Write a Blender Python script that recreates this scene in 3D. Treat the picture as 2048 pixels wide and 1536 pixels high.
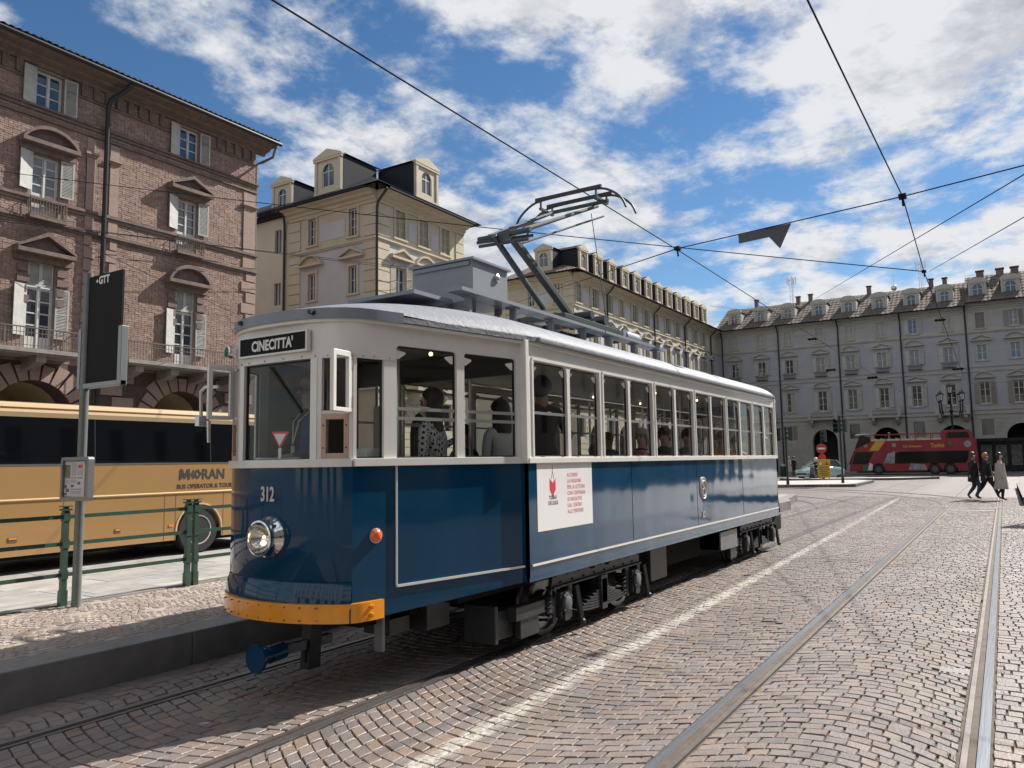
import bpy, bmesh, math, random
from math import radians, sin, cos, pi, sqrt, atan2
from mathutils import Vector, Matrix, Quaternion
random.seed(7)
for o in list(bpy.data.objects): bpy.data.objects.remove(o)
scene = bpy.context.scene
COL = scene.collection

# ------------------------------------------------------------------ camera, sky, sun, exposure
# world frame: X runs along the tram tracks away from the camera, Y to the left, Z up, metres
CAM_Z, F_PX = 1.70, 1538.3
yaw, pitch, roll = radians(32.42), radians(5.785), radians(0.9335)
_F = Vector((cos(yaw), sin(yaw), 0)); _R = Vector((sin(yaw), -cos(yaw), 0)); _U = Vector((0, 0, 1))
F2 = _F*cos(pitch) + _U*sin(pitch); U2 = _U*cos(pitch) - _F*sin(pitch)
R3 = _R*cos(roll) - U2*sin(roll); U3 = U2*cos(roll) + _R*sin(roll)
cam = bpy.data.cameras.new('camera'); camo = bpy.data.objects.new('camera', cam); COL.objects.link(camo)
camo.matrix_world = Matrix(((R3.x, U3.x, -F2.x, 0), (R3.y, U3.y, -F2.y, 0), (R3.z, U3.z, -F2.z, CAM_Z), (0, 0, 0, 1)))
cam.sensor_fit = 'HORIZONTAL'; cam.sensor_width = 36; cam.lens = F_PX/2048*36
cam.clip_start = 0.05; cam.clip_end = 3000
scene.camera = camo

SUN = Vector((1.10, -0.40, 1.0)).normalized()
world = bpy.data.worlds.new('World'); scene.world = world; world.use_nodes = True
def build_sky():
    nt = world.node_tree; N = nt.nodes; L = nt.links; N.clear()
    out = N.new('ShaderNodeOutputWorld'); bg = N.new('ShaderNodeBackground')
    sky = N.new('ShaderNodeTexSky'); sky.sky_type = 'NISHITA'; sky.sun_disc = False
    sky.sun_elevation = math.asin(SUN.z); sky.sun_rotation = atan2(SUN.x, SUN.y)
    sky.altitude = 250; sky.air_density = 1.0; sky.dust_density = 0.05; sky.ozone_density = 2.2
    def m(op, a, b=None, c=None, clamp=False):
        n = N.new('ShaderNodeMath'); n.operation = op; n.use_clamp = clamp
        for i, v in enumerate((a, b, c)):
            if v is None: continue
            if isinstance(v, (int, float)): n.inputs[i].default_value = v
            else: L.new(v, n.inputs[i])
        return n.outputs[0]
    tc = N.new('ShaderNodeTexCoord'); sep = N.new('ShaderNodeSeparateXYZ'); L.new(tc.outputs['Generated'], sep.inputs[0])
    zz = m('ADD', m('MAXIMUM', sep.outputs[2], 0.0), 0.16)
    comb = N.new('ShaderNodeCombineXYZ'); L.new(m('DIVIDE', sep.outputs[0], zz), comb.inputs[0]); L.new(m('DIVIDE', sep.outputs[1], zz), comb.inputs[1])
    def noise(scale, detail, rough, off, dist=0.0):
        mp = N.new('ShaderNodeMapping'); mp.inputs['Location'].default_value = off
        L.new(comb.outputs[0], mp.inputs[0]); n = N.new('ShaderNodeTexNoise')
        n.inputs['Scale'].default_value = scale; n.inputs['Detail'].default_value = detail; n.inputs['Roughness'].default_value = rough
        n.inputs['Distortion'].default_value = dist; L.new(mp.outputs[0], n.inputs['Vector']); return n.outputs['Fac']
    OFF = CLOUD_OFF
    big = noise(1.15, 3, 0.55, OFF, 0.3); fine = noise(2.9, 13, 0.63, (OFF[0]+3, OFF[1]-2, 1), 0.08)
    den = m('ADD', m('MULTIPLY', big, 0.60), m('MULTIPLY', fine, 0.58))
    lit = noise(2.9, 13, 0.63, (OFF[0]+3-0.11, OFF[1]-2+0.04, 1), 0.08)
    mask = N.new('ShaderNodeMapRange'); mask.interpolation_type = 'SMOOTHSTEP'
    L.new(den, mask.inputs[0]); mask.inputs[1].default_value = 0.512; mask.inputs[2].default_value = 0.620
    shade = N.new('ShaderNodeMapRange'); L.new(m('SUBTRACT', fine, lit), shade.inputs[0])
    shade.inputs[1].default_value = -0.09; shade.inputs[2].default_value = 0.09
    thick = N.new('ShaderNodeMapRange'); L.new(den, thick.inputs[0]); thick.inputs[1].default_value = 0.61; thick.inputs[2].default_value = 0.76
    bright = m('SUBTRACT', m("ADD", 0.66, m("MULTIPLY", shade.outputs[0], 0.62)), m('MULTIPLY', thick.outputs[0], 0.38), clamp=True)
    ramp = N.new('ShaderNodeMix'); ramp.data_type = 'RGBA'; L.new(bright, ramp.inputs[0])
    ramp.inputs[6].default_value = (2.7, 3.1, 3.9, 1); ramp.inputs[7].default_value = (10.4, 10.5, 10.7, 1)
    sat = N.new('ShaderNodeHueSaturation'); sat.inputs['Saturation'].default_value = 1.20; sat.inputs['Value'].default_value = 1.30
    L.new(sky.outputs[0], sat.inputs['Color'])
    mix = N.new('ShaderNodeMix'); mix.data_type = 'RGBA'
    L.new(m('MULTIPLY', mask.outputs[0], 0.96), mix.inputs[0]); L.new(sat.outputs[0], mix.inputs[6]); L.new(ramp.outputs[2], mix.inputs[7])
    L.new(mix.outputs[2], bg.inputs[0]); bg.inputs[1].default_value = 0.05
    L.new(bg.outputs[0], out.inputs[0])
CLOUD_OFF = (0.0, 0.0, 0.0)
build_sky()
sl = bpy.data.lights.new('sun', 'SUN'); sl.energy = 5.0; sl.angle = radians(0.53); sl.color = (1.0, 0.945, 0.87)
slo = bpy.data.objects.new('sun', sl); COL.objects.link(slo); slo.rotation_euler = SUN.to_track_quat('Z', 'Y').to_euler()
slo.location = (30, -20, 40)
vs = scene.view_settings; vs.view_transform = 'Standard'; vs.look = 'None'; vs.gamma = 1; vs.use_curve_mapping = False
vs.exposure = 0.68
cy=scene.cycles; cy.max_bounces=5; cy.diffuse_bounces=2; cy.glossy_bounces=2; cy.transmission_bounces=2; cy.transparent_max_bounces=12; cy.caustics_reflective=False; cy.caustics_refractive=False

# ------------------------------------------------------------------ helpers
def at(px, py, axis, val):
    """the point of the place seen at photo pixel (2048 wide) on the plane axis = val"""
    d = F2 + R3*((px-1024)/F_PX) + U3*((768-py)/F_PX); o = Vector((0, 0, CAM_Z))
    return o + d*((val-o[axis])/d[axis])
def proj(p):
    d = Vector(p) - Vector((0, 0, CAM_Z)); z = d.dot(F2)
    return (1024+F_PX*d.dot(R3)/z, 768-F_PX*d.dot(U3)/z, z)

TINY={'rivet','screw','bolt','drain_slot','hinge','corner_tab','slat','tile','spike','stud','cornice_block','lettering','rib','baluster','lever','tile_end','paper','window_print','seat_back','trim_bolt','leaf','rail_bar','louvre','muntin','hatch_gap','window_moulding','spire_outline','cap','side_louvre','door_gap'}
class MB:
    def __init__(s, M=None): s.v = []; s.f = []; s.M = M; s.cols = []; s.g = []
    def add(s, vs, fs, col=None):
        b = len(s.v); s.g.append((b, len(s.f)))
        if s.M is not None: vs = [s.M @ Vector(v) for v in vs]
        s.v.extend([tuple(v) for v in vs]); s.f.extend([tuple(b+i for i in f) for f in fs])
        if col is not None: s.cols.extend([col]*len(fs))
    def box(s, x0, y0, z0, x1, y1, z1, col=None):
        s.add([(x0,y0,z0),(x1,y0,z0),(x1,y1,z0),(x0,y1,z0),(x0,y0,z1),(x1,y0,z1),(x1,y1,z1),(x0,y1,z1)],
              [(0,3,2,1),(4,5,6,7),(0,1,5,4),(1,2,6,5),(2,3,7,6),(3,0,4,7)], col); return s
    def quad(s, a, b, c, d, col=None): s.add([a,b,c,d], [(0,1,2,3)], col); return s
    def prism(s, pts, h0, h1, axis='z', col=None):
        n = len(pts)
        def P(p, h): return (p[0],p[1],h) if axis=='z' else ((p[0],h,p[1]) if axis=='y' else (h,p[0],p[1]))
        s.add([P(p,h0) for p in pts]+[P(p,h1) for p in pts],
              [tuple(range(n-1,-1,-1)), tuple(range(n,2*n))]+[(i,(i+1)%n,n+(i+1)%n,n+i) for i in range(n)], col); return s
    def tube(s, pts, r, n=8, caps=True):
        pts = [Vector(p) for p in pts]; rs = r if isinstance(r,(list,tuple)) else [r]*len(pts)
        vs = []; fs = []; up = None
        for i, p in enumerate(pts):
            t = (pts[min(i+1,len(pts)-1)]-pts[max(i-1,0)]).normalized()
            if up is None: up = Vector((0,0,1)) if abs(t.z) < .9 else Vector((1,0,0))
            a = t.cross(up); a = a.normalized() if a.length > 1e-6 else t.orthogonal().normalized(); b = a.cross(t).normalized(); up = b
            for k in range(n):
                q = 2*pi*k/n; vs.append(p+(a*cos(q)+b*sin(q))*rs[i])
        for i in range(len(pts)-1):
            for k in range(n): fs.append((i*n+k, i*n+(k+1)%n, (i+1)*n+(k+1)%n, (i+1)*n+k))
        if caps: fs.append(tuple(range(n-1,-1,-1))); fs.append(tuple(range((len(pts)-1)*n, len(pts)*n)))
        s.add(vs, fs); return s
    def cyl(s, p0, p1, r0, r1=None, n=12): return s.tube([p0,p1],[r0, r0 if r1 is None else r1], n)
    def bar(s, p0, p1, w, h, up=(0,0,1)):
        p0=Vector(p0); p1=Vector(p1); t=(p1-p0).normalized(); up=Vector(up)
        a=t.cross(up)
        if a.length<1e-5: a=t.cross(Vector((1,0,0)))
        a.normalize(); b=a.cross(t).normalized(); a*=w/2; b*=h/2
        s.add([p0-a-b,p0+a-b,p0+a+b,p0-a+b,p1-a-b,p1+a-b,p1+a+b,p1-a+b],[(0,3,2,1),(4,5,6,7),(0,1,5,4),(1,2,6,5),(2,3,7,6),(3,0,4,7)]); return s
    def lathe(s, prof, o, ax=(0,0,1), n=20, caps=(1,1)):
        o=Vector(o); ax=Vector(ax).normalized(); a=ax.orthogonal().normalized(); b=ax.cross(a); vs=[]; fs=[]; m=len(prof)
        for (r,h) in prof:
            for k in range(n):
                q=2*pi*k/n; vs.append(o+ax*h+(a*cos(q)+b*sin(q))*max(r,1e-4))
        for i in range(m-1):
            for k in range(n): fs.append((i*n+k,i*n+(k+1)%n,(i+1)*n+(k+1)%n,(i+1)*n+k))
        if caps[0]: fs.append(tuple(range(n-1,-1,-1)))
        if caps[1]: fs.append(tuple(range((m-1)*n,m*n)))
        s.add(vs,fs); return s
    def ball(s, c, r, n=10, m=7):
        r = r if isinstance(r,(tuple,list)) else (r,r,r); vs=[]; fs=[]
        for i in range(m+1):
            t=pi*i/m
            for k in range(n): vs.append((c[0]+r[0]*sin(t)*cos(2*pi*k/n), c[1]+r[1]*sin(t)*sin(2*pi*k/n), c[2]+r[2]*cos(t)))
        for i in range(m):
            for k in range(n): fs.append((i*n+k,i*n+(k+1)%n,(i+1)*n+(k+1)%n,(i+1)*n+k))
        s.add(vs,fs); return s
    def mesh(s, name, mat=None, smooth=False, bevel=0, off=None, angle=38, clean=False):
        me = bpy.data.meshes.new(name)
        v = s.v if off is None else [(a[0]-off[0],a[1]-off[1],a[2]-off[2]) for a in s.v]
        me.from_pydata(v, [], s.f)
        if bevel or clean:
            bm = bmesh.new(); bm.from_mesh(me); bmesh.ops.remove_doubles(bm, verts=bm.verts, dist=1e-5)
            bmesh.ops.recalc_face_normals(bm, faces=bm.faces)
            if bevel:
                es=[e for e in bm.edges if len(e.link_faces)==2 and e.calc_face_angle(0)>.5]
                bmesh.ops.bevel(bm, geom=es, offset=bevel, segments=2, affect='EDGES', profile=.6, clamp_overlap=True)
            bm.to_mesh(me); bm.free()
        if s.cols and len(s.cols)==len(s.f) and not bevel:
            at_ = me.color_attributes.new('col','FLOAT_COLOR','CORNER'); buf=[]
            for p,c in zip(s.f,s.cols): buf.extend((c[0],c[1],c[2],1.0)*len(p))
            at_.data.foreach_set('color', buf)
        if mat: me.materials.append(mat)
        if smooth:
            me.polygons.foreach_set('use_smooth',[True]*len(me.polygons)); me.set_sharp_from_angle(angle=radians(angle))
        me.update(); return me
    def clusters(s):
        """groups of primitives that lie close together"""
        B=[]; k=len(s.g)
        for i,(v0,f0) in enumerate(s.g):
            v1=s.g[i+1][0] if i+1<k else len(s.v); P=s.v[v0:v1]
            B.append(([min(p[a] for p in P) for a in range(3)],[max(p[a] for p in P) for a in range(3)]))
        par=list(range(k))
        def find(i):
            while par[i]!=i: par[i]=par[par[i]]; i=par[i]
            return i
        sz=[sqrt(sum((b[1][a]-b[0][a])**2 for a in range(3))) for b in B]
        for i in range(k):
            for j in range(i+1,k):
                gap=sqrt(sum(max(0,B[i][0][a]-B[j][1][a],B[j][0][a]-B[i][1][a])**2 for a in range(3)))
                if gap<=.42*max(sz[i],sz[j])*.9: par[find(i)]=find(j)
        out={}
        for i in range(k): out.setdefault(find(i),[]).append(i)
        return list(out.values())
    def sub(s, ids):
        m=MB(); k=len(s.g)
        for i in ids:
            v0,f0=s.g[i]; v1,f1=s.g[i+1] if i+1<k else (len(s.v),len(s.f))
            m.add(s.v[v0:v1],[tuple(q-v0 for q in f) for f in s.f[f0:f1]])
        return m
    def build(s, name, mat=None, parent=None, smooth=False, bevel=0, loc=None, off=None, angle=38, clean=False):
        if len(s.g)>1 and not s.cols and len(s.g)<220:
            cl=s.clusters()
            if len(cl)>1:
                if name in TINY: o=link(name, s.mesh(name, mat, smooth, bevel, off, angle, clean), parent, loc); o['kind']='stuff'; return o
                obs=[link(name, s.sub(c).mesh(name, mat, smooth, bevel, off, angle, clean), parent, loc) for c in cl]
                if parent is None: raise ValueError('several pieces at top level: '+name)
                return obs[0]
        return link(name, s.mesh(name, mat, smooth, bevel, off, angle, clean), parent, loc)

def link(name, me, parent=None, loc=None, rotz=0, M=None):
    o = bpy.data.objects.new(name, me); COL.objects.link(o)
    if parent is not None: o.parent = parent
    if loc is not None: o.location = loc
    if rotz: o.rotation_euler = (0,0,rotz)
    if M is not None: o.matrix_local = M
    return o
def tag(o, label=None, cat=None, group=None, kind=None):
    if label: o['label']=label
    if cat: o['category']=cat
    if group: o['group']=group
    if kind: o['kind']=kind
    return o
def thing(name, label, cat, loc=(0,0,0), rotz=0, group=None):
    o = link(name, None, None, loc, rotz); o.empty_display_size=.3
    return tag(o, label, cat, group)
def struct(name, mb, mat, parent=None, **k):
    o = mb.build(name, mat, parent, **k)
    if parent is None: o['kind']='structure'
    return o
def arc(cx, cy, r, a0, a1, n): return [(cx+r*cos(radians(a0+(a1-a0)*i/n)), cy+r*sin(radians(a0+(a1-a0)*i/n))) for i in range(n+1)]
def rrect(x0,y0,x1,y1,r,n=4):
    return arc(x1-r,y0+r,r,-90,0,n)+arc(x1-r,y1-r,r,0,90,n)+arc(x0+r,y1-r,r,90,180,n)+arc(x0+r,y0+r,r,180,270,n)
def text(name, s, size, mat, parent, M, bold=0.0, extrude=0.001, align='LEFT', sx=1.0, space=1.0):
    cu = bpy.data.curves.new(name,'FONT'); cu.body=s; cu.size=size; cu.align_x=align; cu.offset=bold; cu.extrude=extrude
    cu.space_character=space; cu.resolution_u=3
    to = bpy.data.objects.new(name,cu); COL.objects.link(to)
    dg = bpy.context.evaluated_depsgraph_get(); me = bpy.data.meshes.new_from_object(to.evaluated_get(dg))
    bpy.data.objects.remove(to); bpy.data.curves.remove(cu)
    me.name=name; me.materials.clear(); me.materials.append(mat)
    return link(name, me, parent, M=M @ Matrix.Diagonal((sx,1,1,1)))
def plane_M(o, u, up=(0,0,1)):
    """frame for flat print: x along u, y up, z out of the surface"""
    u=Vector(u).normalized(); up=Vector(up).normalized(); n=u.cross(up)
    return Matrix(((u.x,up.x,n.x,o[0]),(u.y,up.y,n.y,o[1]),(u.z,up.z,n.z,o[2]),(0,0,0,1)))

# ------------------------------------------------------------------ materials
MT = {}
def mat(name, col, rough=.5, metal=0.0, var=0.0, vscale=3.0, bump=0.0, bscale=20.0, coat=0.0, spec=.5, attr=False, emit=None, dirt=0.0, stretch=None, wave=0.0, wscale=2.0, trans=0.0, coatr=.04):
    m = bpy.data.materials.new(name); m.use_nodes=True; nt=m.node_tree; N=nt.nodes; L=nt.links
    p = N['Principled BSDF']; p.inputs['Roughness'].default_value=rough; p.inputs['Metallic'].default_value=metal
    p.inputs['Specular IOR Level'].default_value=spec; p.inputs['Coat Weight'].default_value=coat; p.inputs['Coat Roughness'].default_value=coatr
    p.inputs['Base Color'].default_value=(*col,1)
    tc=N.new('ShaderNodeTexCoord'); vec=tc.outputs['Object']
    if stretch:
        mp=N.new('ShaderNodeMapping'); mp.inputs['Scale'].default_value=stretch; L.new(vec,mp.inputs[0]); vec=mp.outputs[0]
    cur=None
    if attr:
        a=N.new('ShaderNodeAttribute'); a.attribute_name='col'; cur=a.outputs['Color']
    def nz(scale, det=4, rgh=.6):
        n=N.new('ShaderNodeTexNoise'); n.inputs['Scale'].default_value=scale; n.inputs['Detail'].default_value=det; n.inputs['Roughness'].default_value=rgh
        L.new(vec,n.inputs['Vector']); return n.outputs['Fac']
    def mul(src, fac, lo, hi):
        r=N.new('ShaderNodeMapRange'); L.new(fac,r.inputs[0]); r.inputs[1].default_value=.3; r.inputs[2].default_value=.7; r.inputs[3].default_value=lo; r.inputs[4].default_value=hi
        x=N.new('ShaderNodeMix'); x.data_type='RGBA'; x.blend_type='MULTIPLY'; x.inputs[0].default_value=1
        if src is None: x.inputs[6].default_value=(*col,1)
        else: L.new(src,x.inputs[6])
        L.new(r.outputs[0],x.inputs[7]); return x.outputs[2]
    if var: cur=mul(cur, nz(vscale), 1-var, 1+var)
    if dirt: cur=mul(cur, nz(vscale*.23,6,.7), 1-dirt, 1.0)
    if cur is not None: L.new(cur,p.inputs['Base Color'])
    nrm=None
    if wave:
        b=N.new('ShaderNodeBump'); b.inputs['Strength'].default_value=wave; b.inputs['Distance'].default_value=.05
        L.new(nz(wscale,1,.4),b.inputs['Height']); nrm=b.outputs[0]
    if bump:
        b=N.new('ShaderNodeBump'); b.inputs['Strength'].default_value=bump; b.inputs['Distance'].default_value=.01
        L.new(nz(bscale,5),b.inputs['Height'])
        if nrm is not None: L.new(nrm,b.inputs['Normal'])
        nrm=b.outputs[0]
    if nrm is not None:
        L.new(nrm,p.inputs['Normal'])
        if coat and wave: L.new(nrm,p.inputs['Coat Normal'])
    if emit: m.cycles.emission_sampling='NONE'; p.inputs['Emission Color'].default_value=(*emit[0],1); p.inputs['Emission Strength'].default_value=emit[1]
    if trans: p.inputs['Transmission Weight'].default_value=trans
    MT[name]=m; return m
def glass(name, tint=(.8,.85,.86), ior=1.5, rough=.0, wave=0.0, wscale=1.0):
    m=bpy.data.materials.new(name); m.use_nodes=True; nt=m.node_tree; N=nt.nodes; L=nt.links; N.clear()
    o=N.new('ShaderNodeOutputMaterial'); t=N.new('ShaderNodeBsdfTransparent'); t.inputs[0].default_value=(*tint,1)
    g=N.new('ShaderNodeBsdfGlossy'); g.inputs['Roughness'].default_value=rough; f=N.new('ShaderNodeFresnel'); gg=N.new('ShaderNodeNewGeometry'); mr=N.new('ShaderNodeMapRange')
    mr.inputs[3].default_value=ior; mr.inputs[4].default_value=1/ior; L.new(gg.outputs['Backfacing'],mr.inputs[0]); L.new(mr.outputs[0],f.inputs[0])   # same mirror strength from either side of a thin pane
    x=N.new('ShaderNodeMixShader'); L.new(f.outputs[0],x.inputs[0]); L.new(t.outputs[0],x.inputs[1]); L.new(g.outputs[0],x.inputs[2]); L.new(x.outputs[0],o.inputs[0])
    if wave:
        n=N.new('ShaderNodeTexNoise'); n.inputs['Scale'].default_value=wscale; tc=N.new('ShaderNodeTexCoord'); L.new(tc.outputs['Object'],n.inputs['Vector'])
        b=N.new('ShaderNodeBump'); b.inputs['Strength'].default_value=wave; b.inputs['Distance'].default_value=.05; L.new(n.outputs[0],b.inputs['Height'])
        L.new(b.outputs[0],g.inputs['Normal'])
    MT[name]=m; return m
# ------------------------------------------------------------------ ground, paving, rails
PAINT = []
def stone_material(name, attr=True, procedural=False):
    m=bpy.data.materials.new(name); m.use_nodes=True; nt=m.node_tree; N=nt.nodes; L=nt.links
    p=N['Principled BSDF']; p.inputs['Specular IOR Level'].default_value=.5
    geo=N.new('ShaderNodeNewGeometry'); sep=N.new('ShaderNodeSeparateXYZ'); L.new(geo.outputs['Position'],sep.inputs[0])
    def mt(op,a,b=None,clamp=False):
        n=N.new('ShaderNodeMath'); n.operation=op; n.use_clamp=clamp
        for i,v in enumerate((a,b)):
            if v is None: continue
            if isinstance(v,(int,float)): n.inputs[i].default_value=v
            else: L.new(v,n.inputs[i])
        return n.outputs[0]
    def nz(s,d=4,r=.6):
        n=N.new('ShaderNodeTexNoise'); n.inputs['Scale'].default_value=s; n.inputs['Detail'].default_value=d; n.inputs['Roughness'].default_value=r
        L.new(geo.outputs['Position'],n.inputs['Vector']); return n.outputs['Fac']
    def mulc(src,fac,lo,hi,f0=.3,f1=.7):
        r=N.new('ShaderNodeMapRange'); L.new(fac,r.inputs[0]); r.inputs[1].default_value=f0; r.inputs[2].default_value=f1; r.inputs[3].default_value=lo; r.inputs[4].default_value=hi
        x=N.new('ShaderNodeMix'); x.data_type='RGBA'; x.blend_type='MULTIPLY'; x.inputs[0].default_value=1
        L.new(src,x.inputs[6]); L.new(r.outputs[0],x.inputs[7]); return x.outputs[2]
    bmp=N.new('ShaderNodeBump'); bmp.inputs['Distance'].default_value=.008
    if procedural:
        br=N.new('ShaderNodeTexBrick'); br.inputs['Scale'].default_value=4; br.inputs['Brick Width'].default_value=.5; br.inputs['Row Height'].default_value=.44
        br.inputs['Mortar Size'].default_value=.022; br.inputs['Color1'].default_value=(.182,.156,.142,1); br.inputs['Color2'].default_value=(.156,.135,.125,1)
        br.inputs['Mortar'].default_value=(.11,.095,.08,1); br.inputs['Bias'].default_value=0
        # rows bent into shallow arcs
        w=mt('MULTIPLY',mt('SINE',mt('MULTIPLY',sep.outputs[1],2.1)),.16)
        cb=N.new('ShaderNodeCombineXYZ'); L.new(sep.outputs[1],cb.inputs[0]); L.new(mt('ADD',sep.outputs[0],w),cb.inputs[1])
        L.new(cb.outputs[0],br.inputs['Vector']); cur=br.outputs['Color']
        L.new(mt('SUBTRACT',mt('MULTIPLY',nz(30),.6),br.outputs['Fac']),bmp.inputs['Height']); bmp.inputs['Strength'].default_value=.5
    else:
        a=N.new('ShaderNodeAttribute'); a.attribute_name='col'; cur=a.outputs['Color']
        L.new(nz(55,6),bmp.inputs['Height']); bmp.inputs['Strength'].default_value=.55
    cur=mulc(cur,nz(38,6,.7),.82,1.16); cur=mulc(cur,nz(.55,5,.65),.72,1.14); cur=mulc(cur,nz(7,3),.90,1.08)
    # worn white lane line painted over the stones
    d=mt('ABSOLUTE',mt('SUBTRACT',sep.outputs[1],mt('ADD',mt('MULTIPLY',sep.outputs[0],.0245),2.83)))
    d=mt('ADD',d,mt('MULTIPLY',mt('SUBTRACT',nz(9,5,.7),.5),.16))
    r=N.new('ShaderNodeMapRange'); L.new(d,r.inputs[0]); r.inputs[1].default_value=.045; r.inputs[2].default_value=.095; r.inputs[3].default_value=1; r.inputs[4].default_value=0
    wear=N.new('ShaderNodeMapRange'); L.new(nz(24,6,.75),wear.inputs[0]); wear.inputs[1].default_value=.38; wear.inputs[2].default_value=.60; wear.inputs[3].default_value=.10; wear.inputs[4].default_value=.88
    lim=mt('LESS_THAN',sep.outputs[0],34.0); lim2=mt('GREATER_THAN',sep.outputs[2],-.012)
    patch=N.new('ShaderNodeMapRange'); L.new(nz(1.6,4,.7),patch.inputs[0]); patch.inputs[1].default_value=.36; patch.inputs[2].default_value=.58; patch.inputs[3].default_value=.35; patch.inputs[4].default_value=1
    fac=mt('MULTIPLY',mt('MULTIPLY',mt('MULTIPLY',r.outputs[0],wear.outputs[0]),mt('MULTIPLY',lim,lim2)),patch.outputs[0])
    x=N.new('ShaderNodeMix'); x.data_type='RGBA'; L.new(fac,x.inputs[0]); L.new(cur,x.inputs[6]); x.inputs[7].default_value=(.66,.64,.57,1)
    L.new(x.outputs[2],p.inputs['Base Color'])
    rg=N.new('ShaderNodeMapRange'); L.new(nz(12,4),rg.inputs[0]); rg.inputs[3].default_value=.34; rg.inputs[4].default_value=.62; L.new(rg.outputs[0],p.inputs['Roughness'])
    L.new(bmp.outputs[0],p.inputs['Normal']); MT[name]=m; return m
stone_material('porphyry'); stone_material('far_cobble', procedural=True)
mat('joint_sand',(.145,.12,.09),.95,var=.35,vscale=9,bump=.6,bscale=60,dirt=.3)
mat('rail_steel',(.55,.55,.55),.26,.9,var=.12,vscale=6,stretch=(.2,8,1),bump=.15,bscale=12)
mat('rail_groove',(.10,.075,.055),.8,.2,var=.3,vscale=10)
mat('rail_lip',(.24,.215,.195),.42,.8,var=.2,vscale=8)
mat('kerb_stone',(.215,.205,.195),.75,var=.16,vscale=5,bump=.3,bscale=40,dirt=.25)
mat('slab_stone',(.40,.39,.36),.7,var=.18,vscale=3,bump=.3,bscale=30,dirt=.25,attr=True)
mat('cast_iron_plate',(.23,.225,.22),.5,.5,var=.2,vscale=20)
mat('sand_light',(.34,.29,.24),.95,var=.2,vscale=12,bump=.5,bscale=70)

g=MB(); g.quad((-300,-900,-.05),(1500,-900,-.05),(1500,900,-.05),(-300,900,-.05)); struct('ground',g,MT['joint_sand'])
HX0,HX1,HY0,HY1=1.0,36.0,-2.3,6.06
road=MB()
for (a,b,c,d) in ((-60,-60,HX0,60),(HX1,-60,110,60),(HX0,-60,HX1,HY0),(HX0,15.9,HX1,60),(25.0,HY1,HX1,8.7)):
    road.quad((a,b,-.004),(c,b,-.004),(c,d,-.004),(a,d,-.004))
road=struct('cobbled_road',road,MT['far_cobble'])

PORPH=[(0.224, 0.182, 0.159), (0.214, 0.175, 0.157), (0.236, 0.189, 0.164), (0.2, 0.17, 0.156), (0.221, 0.185, 0.168), (0.208, 0.18, 0.166), (0.232, 0.18, 0.152), (0.217, 0.18, 0.159), (0.191, 0.165, 0.153), (0.224, 0.173, 0.145)]
PORPH+=[(.175,.155,.146),(.245,.188,.152)]
def stone(q, zt, zb, col, ch=.005):
    """one sett from its four plan corners, chamfered top; returns verts, faces"""
    cx=sum(p[0] for p in q)/4; cy=sum(p[1] for p in q)/4
    def sh(p,k):
        d=sqrt((p[0]-cx)**2+(p[1]-cy)**2)+1e-6; return (p[0]+(cx-p[0])*k/d, p[1]+(cy-p[1])*k/d)
    tx=random.uniform(-.022,.022); ty=random.uniform(-.022,.022)
    top=[]; mid=[]; bot=[]
    for p in q:
        a=sh(p,ch*1.15); b=sh(p,ch*.15)
        top.append((a[0],a[1],zt+tx*(a[0]-cx)+ty*(a[1]-cy))); mid.append((b[0],b[1],zt-ch*1.0+tx*(b[0]-cx)+ty*(b[1]-cy))); bot.append((p[0],p[1],zb))
    v=top+mid+bot; f=[(0,1,2,3)]
    for i in range(4):
        j=(i+1)%4; f.append((i+4,j+4,j,i)); f.append((i+8,j+8,j+4,i+4))
    return v,f,col
def lane(ya,yb,x0,x1,amp,s=.108,w=.122,sign=1,cols=PORPH,jit=.008,gap=.009,zj=.0028,n_arc=1):
    out=[]; Wd=(yb-ya)/n_arc
    def h(y): return sign*amp*sin(pi*(((y-ya)%Wd if y<yb-1e-6 else Wd)/Wd))
    k=int((x0-amp)/s)-1
    while k*s < x1+amp:
        y=ya-(w/2 if k%2 else 0)-random.uniform(0,.02)
        while y<yb-.02:
            wd=w*random.uniform(.82,1.2); y0=max(y,ya); y1=min(y+wd,yb)
            if yb-y1<.04: y1=yb
            if y1-y0>.035:
                g2=gap/2; q=[]
                for (yy,kk,sx,sy) in ((y0,k,1,1),(y1,k,1,-1),(y1,k+1,-1,-1),(y0,k+1,-1,1)):
                    q.append((kk*s+h(min(max(yy,ya+1e-4),yb-1e-4))+sx*g2*random.uniform(.5,1.6)+random.uniform(-jit,jit)*.6, yy+sy*g2*random.uniform(.5,1.6)+random.uniform(-jit,jit)*.5))
                cx=sum(p[0] for p in q)/4
                if x0<cx<x1: out.append((q,random.uniform(-zj,zj),random.choice(cols)))
            y=y1 if y1>y else y+wd
        k+=1
    return out
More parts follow.
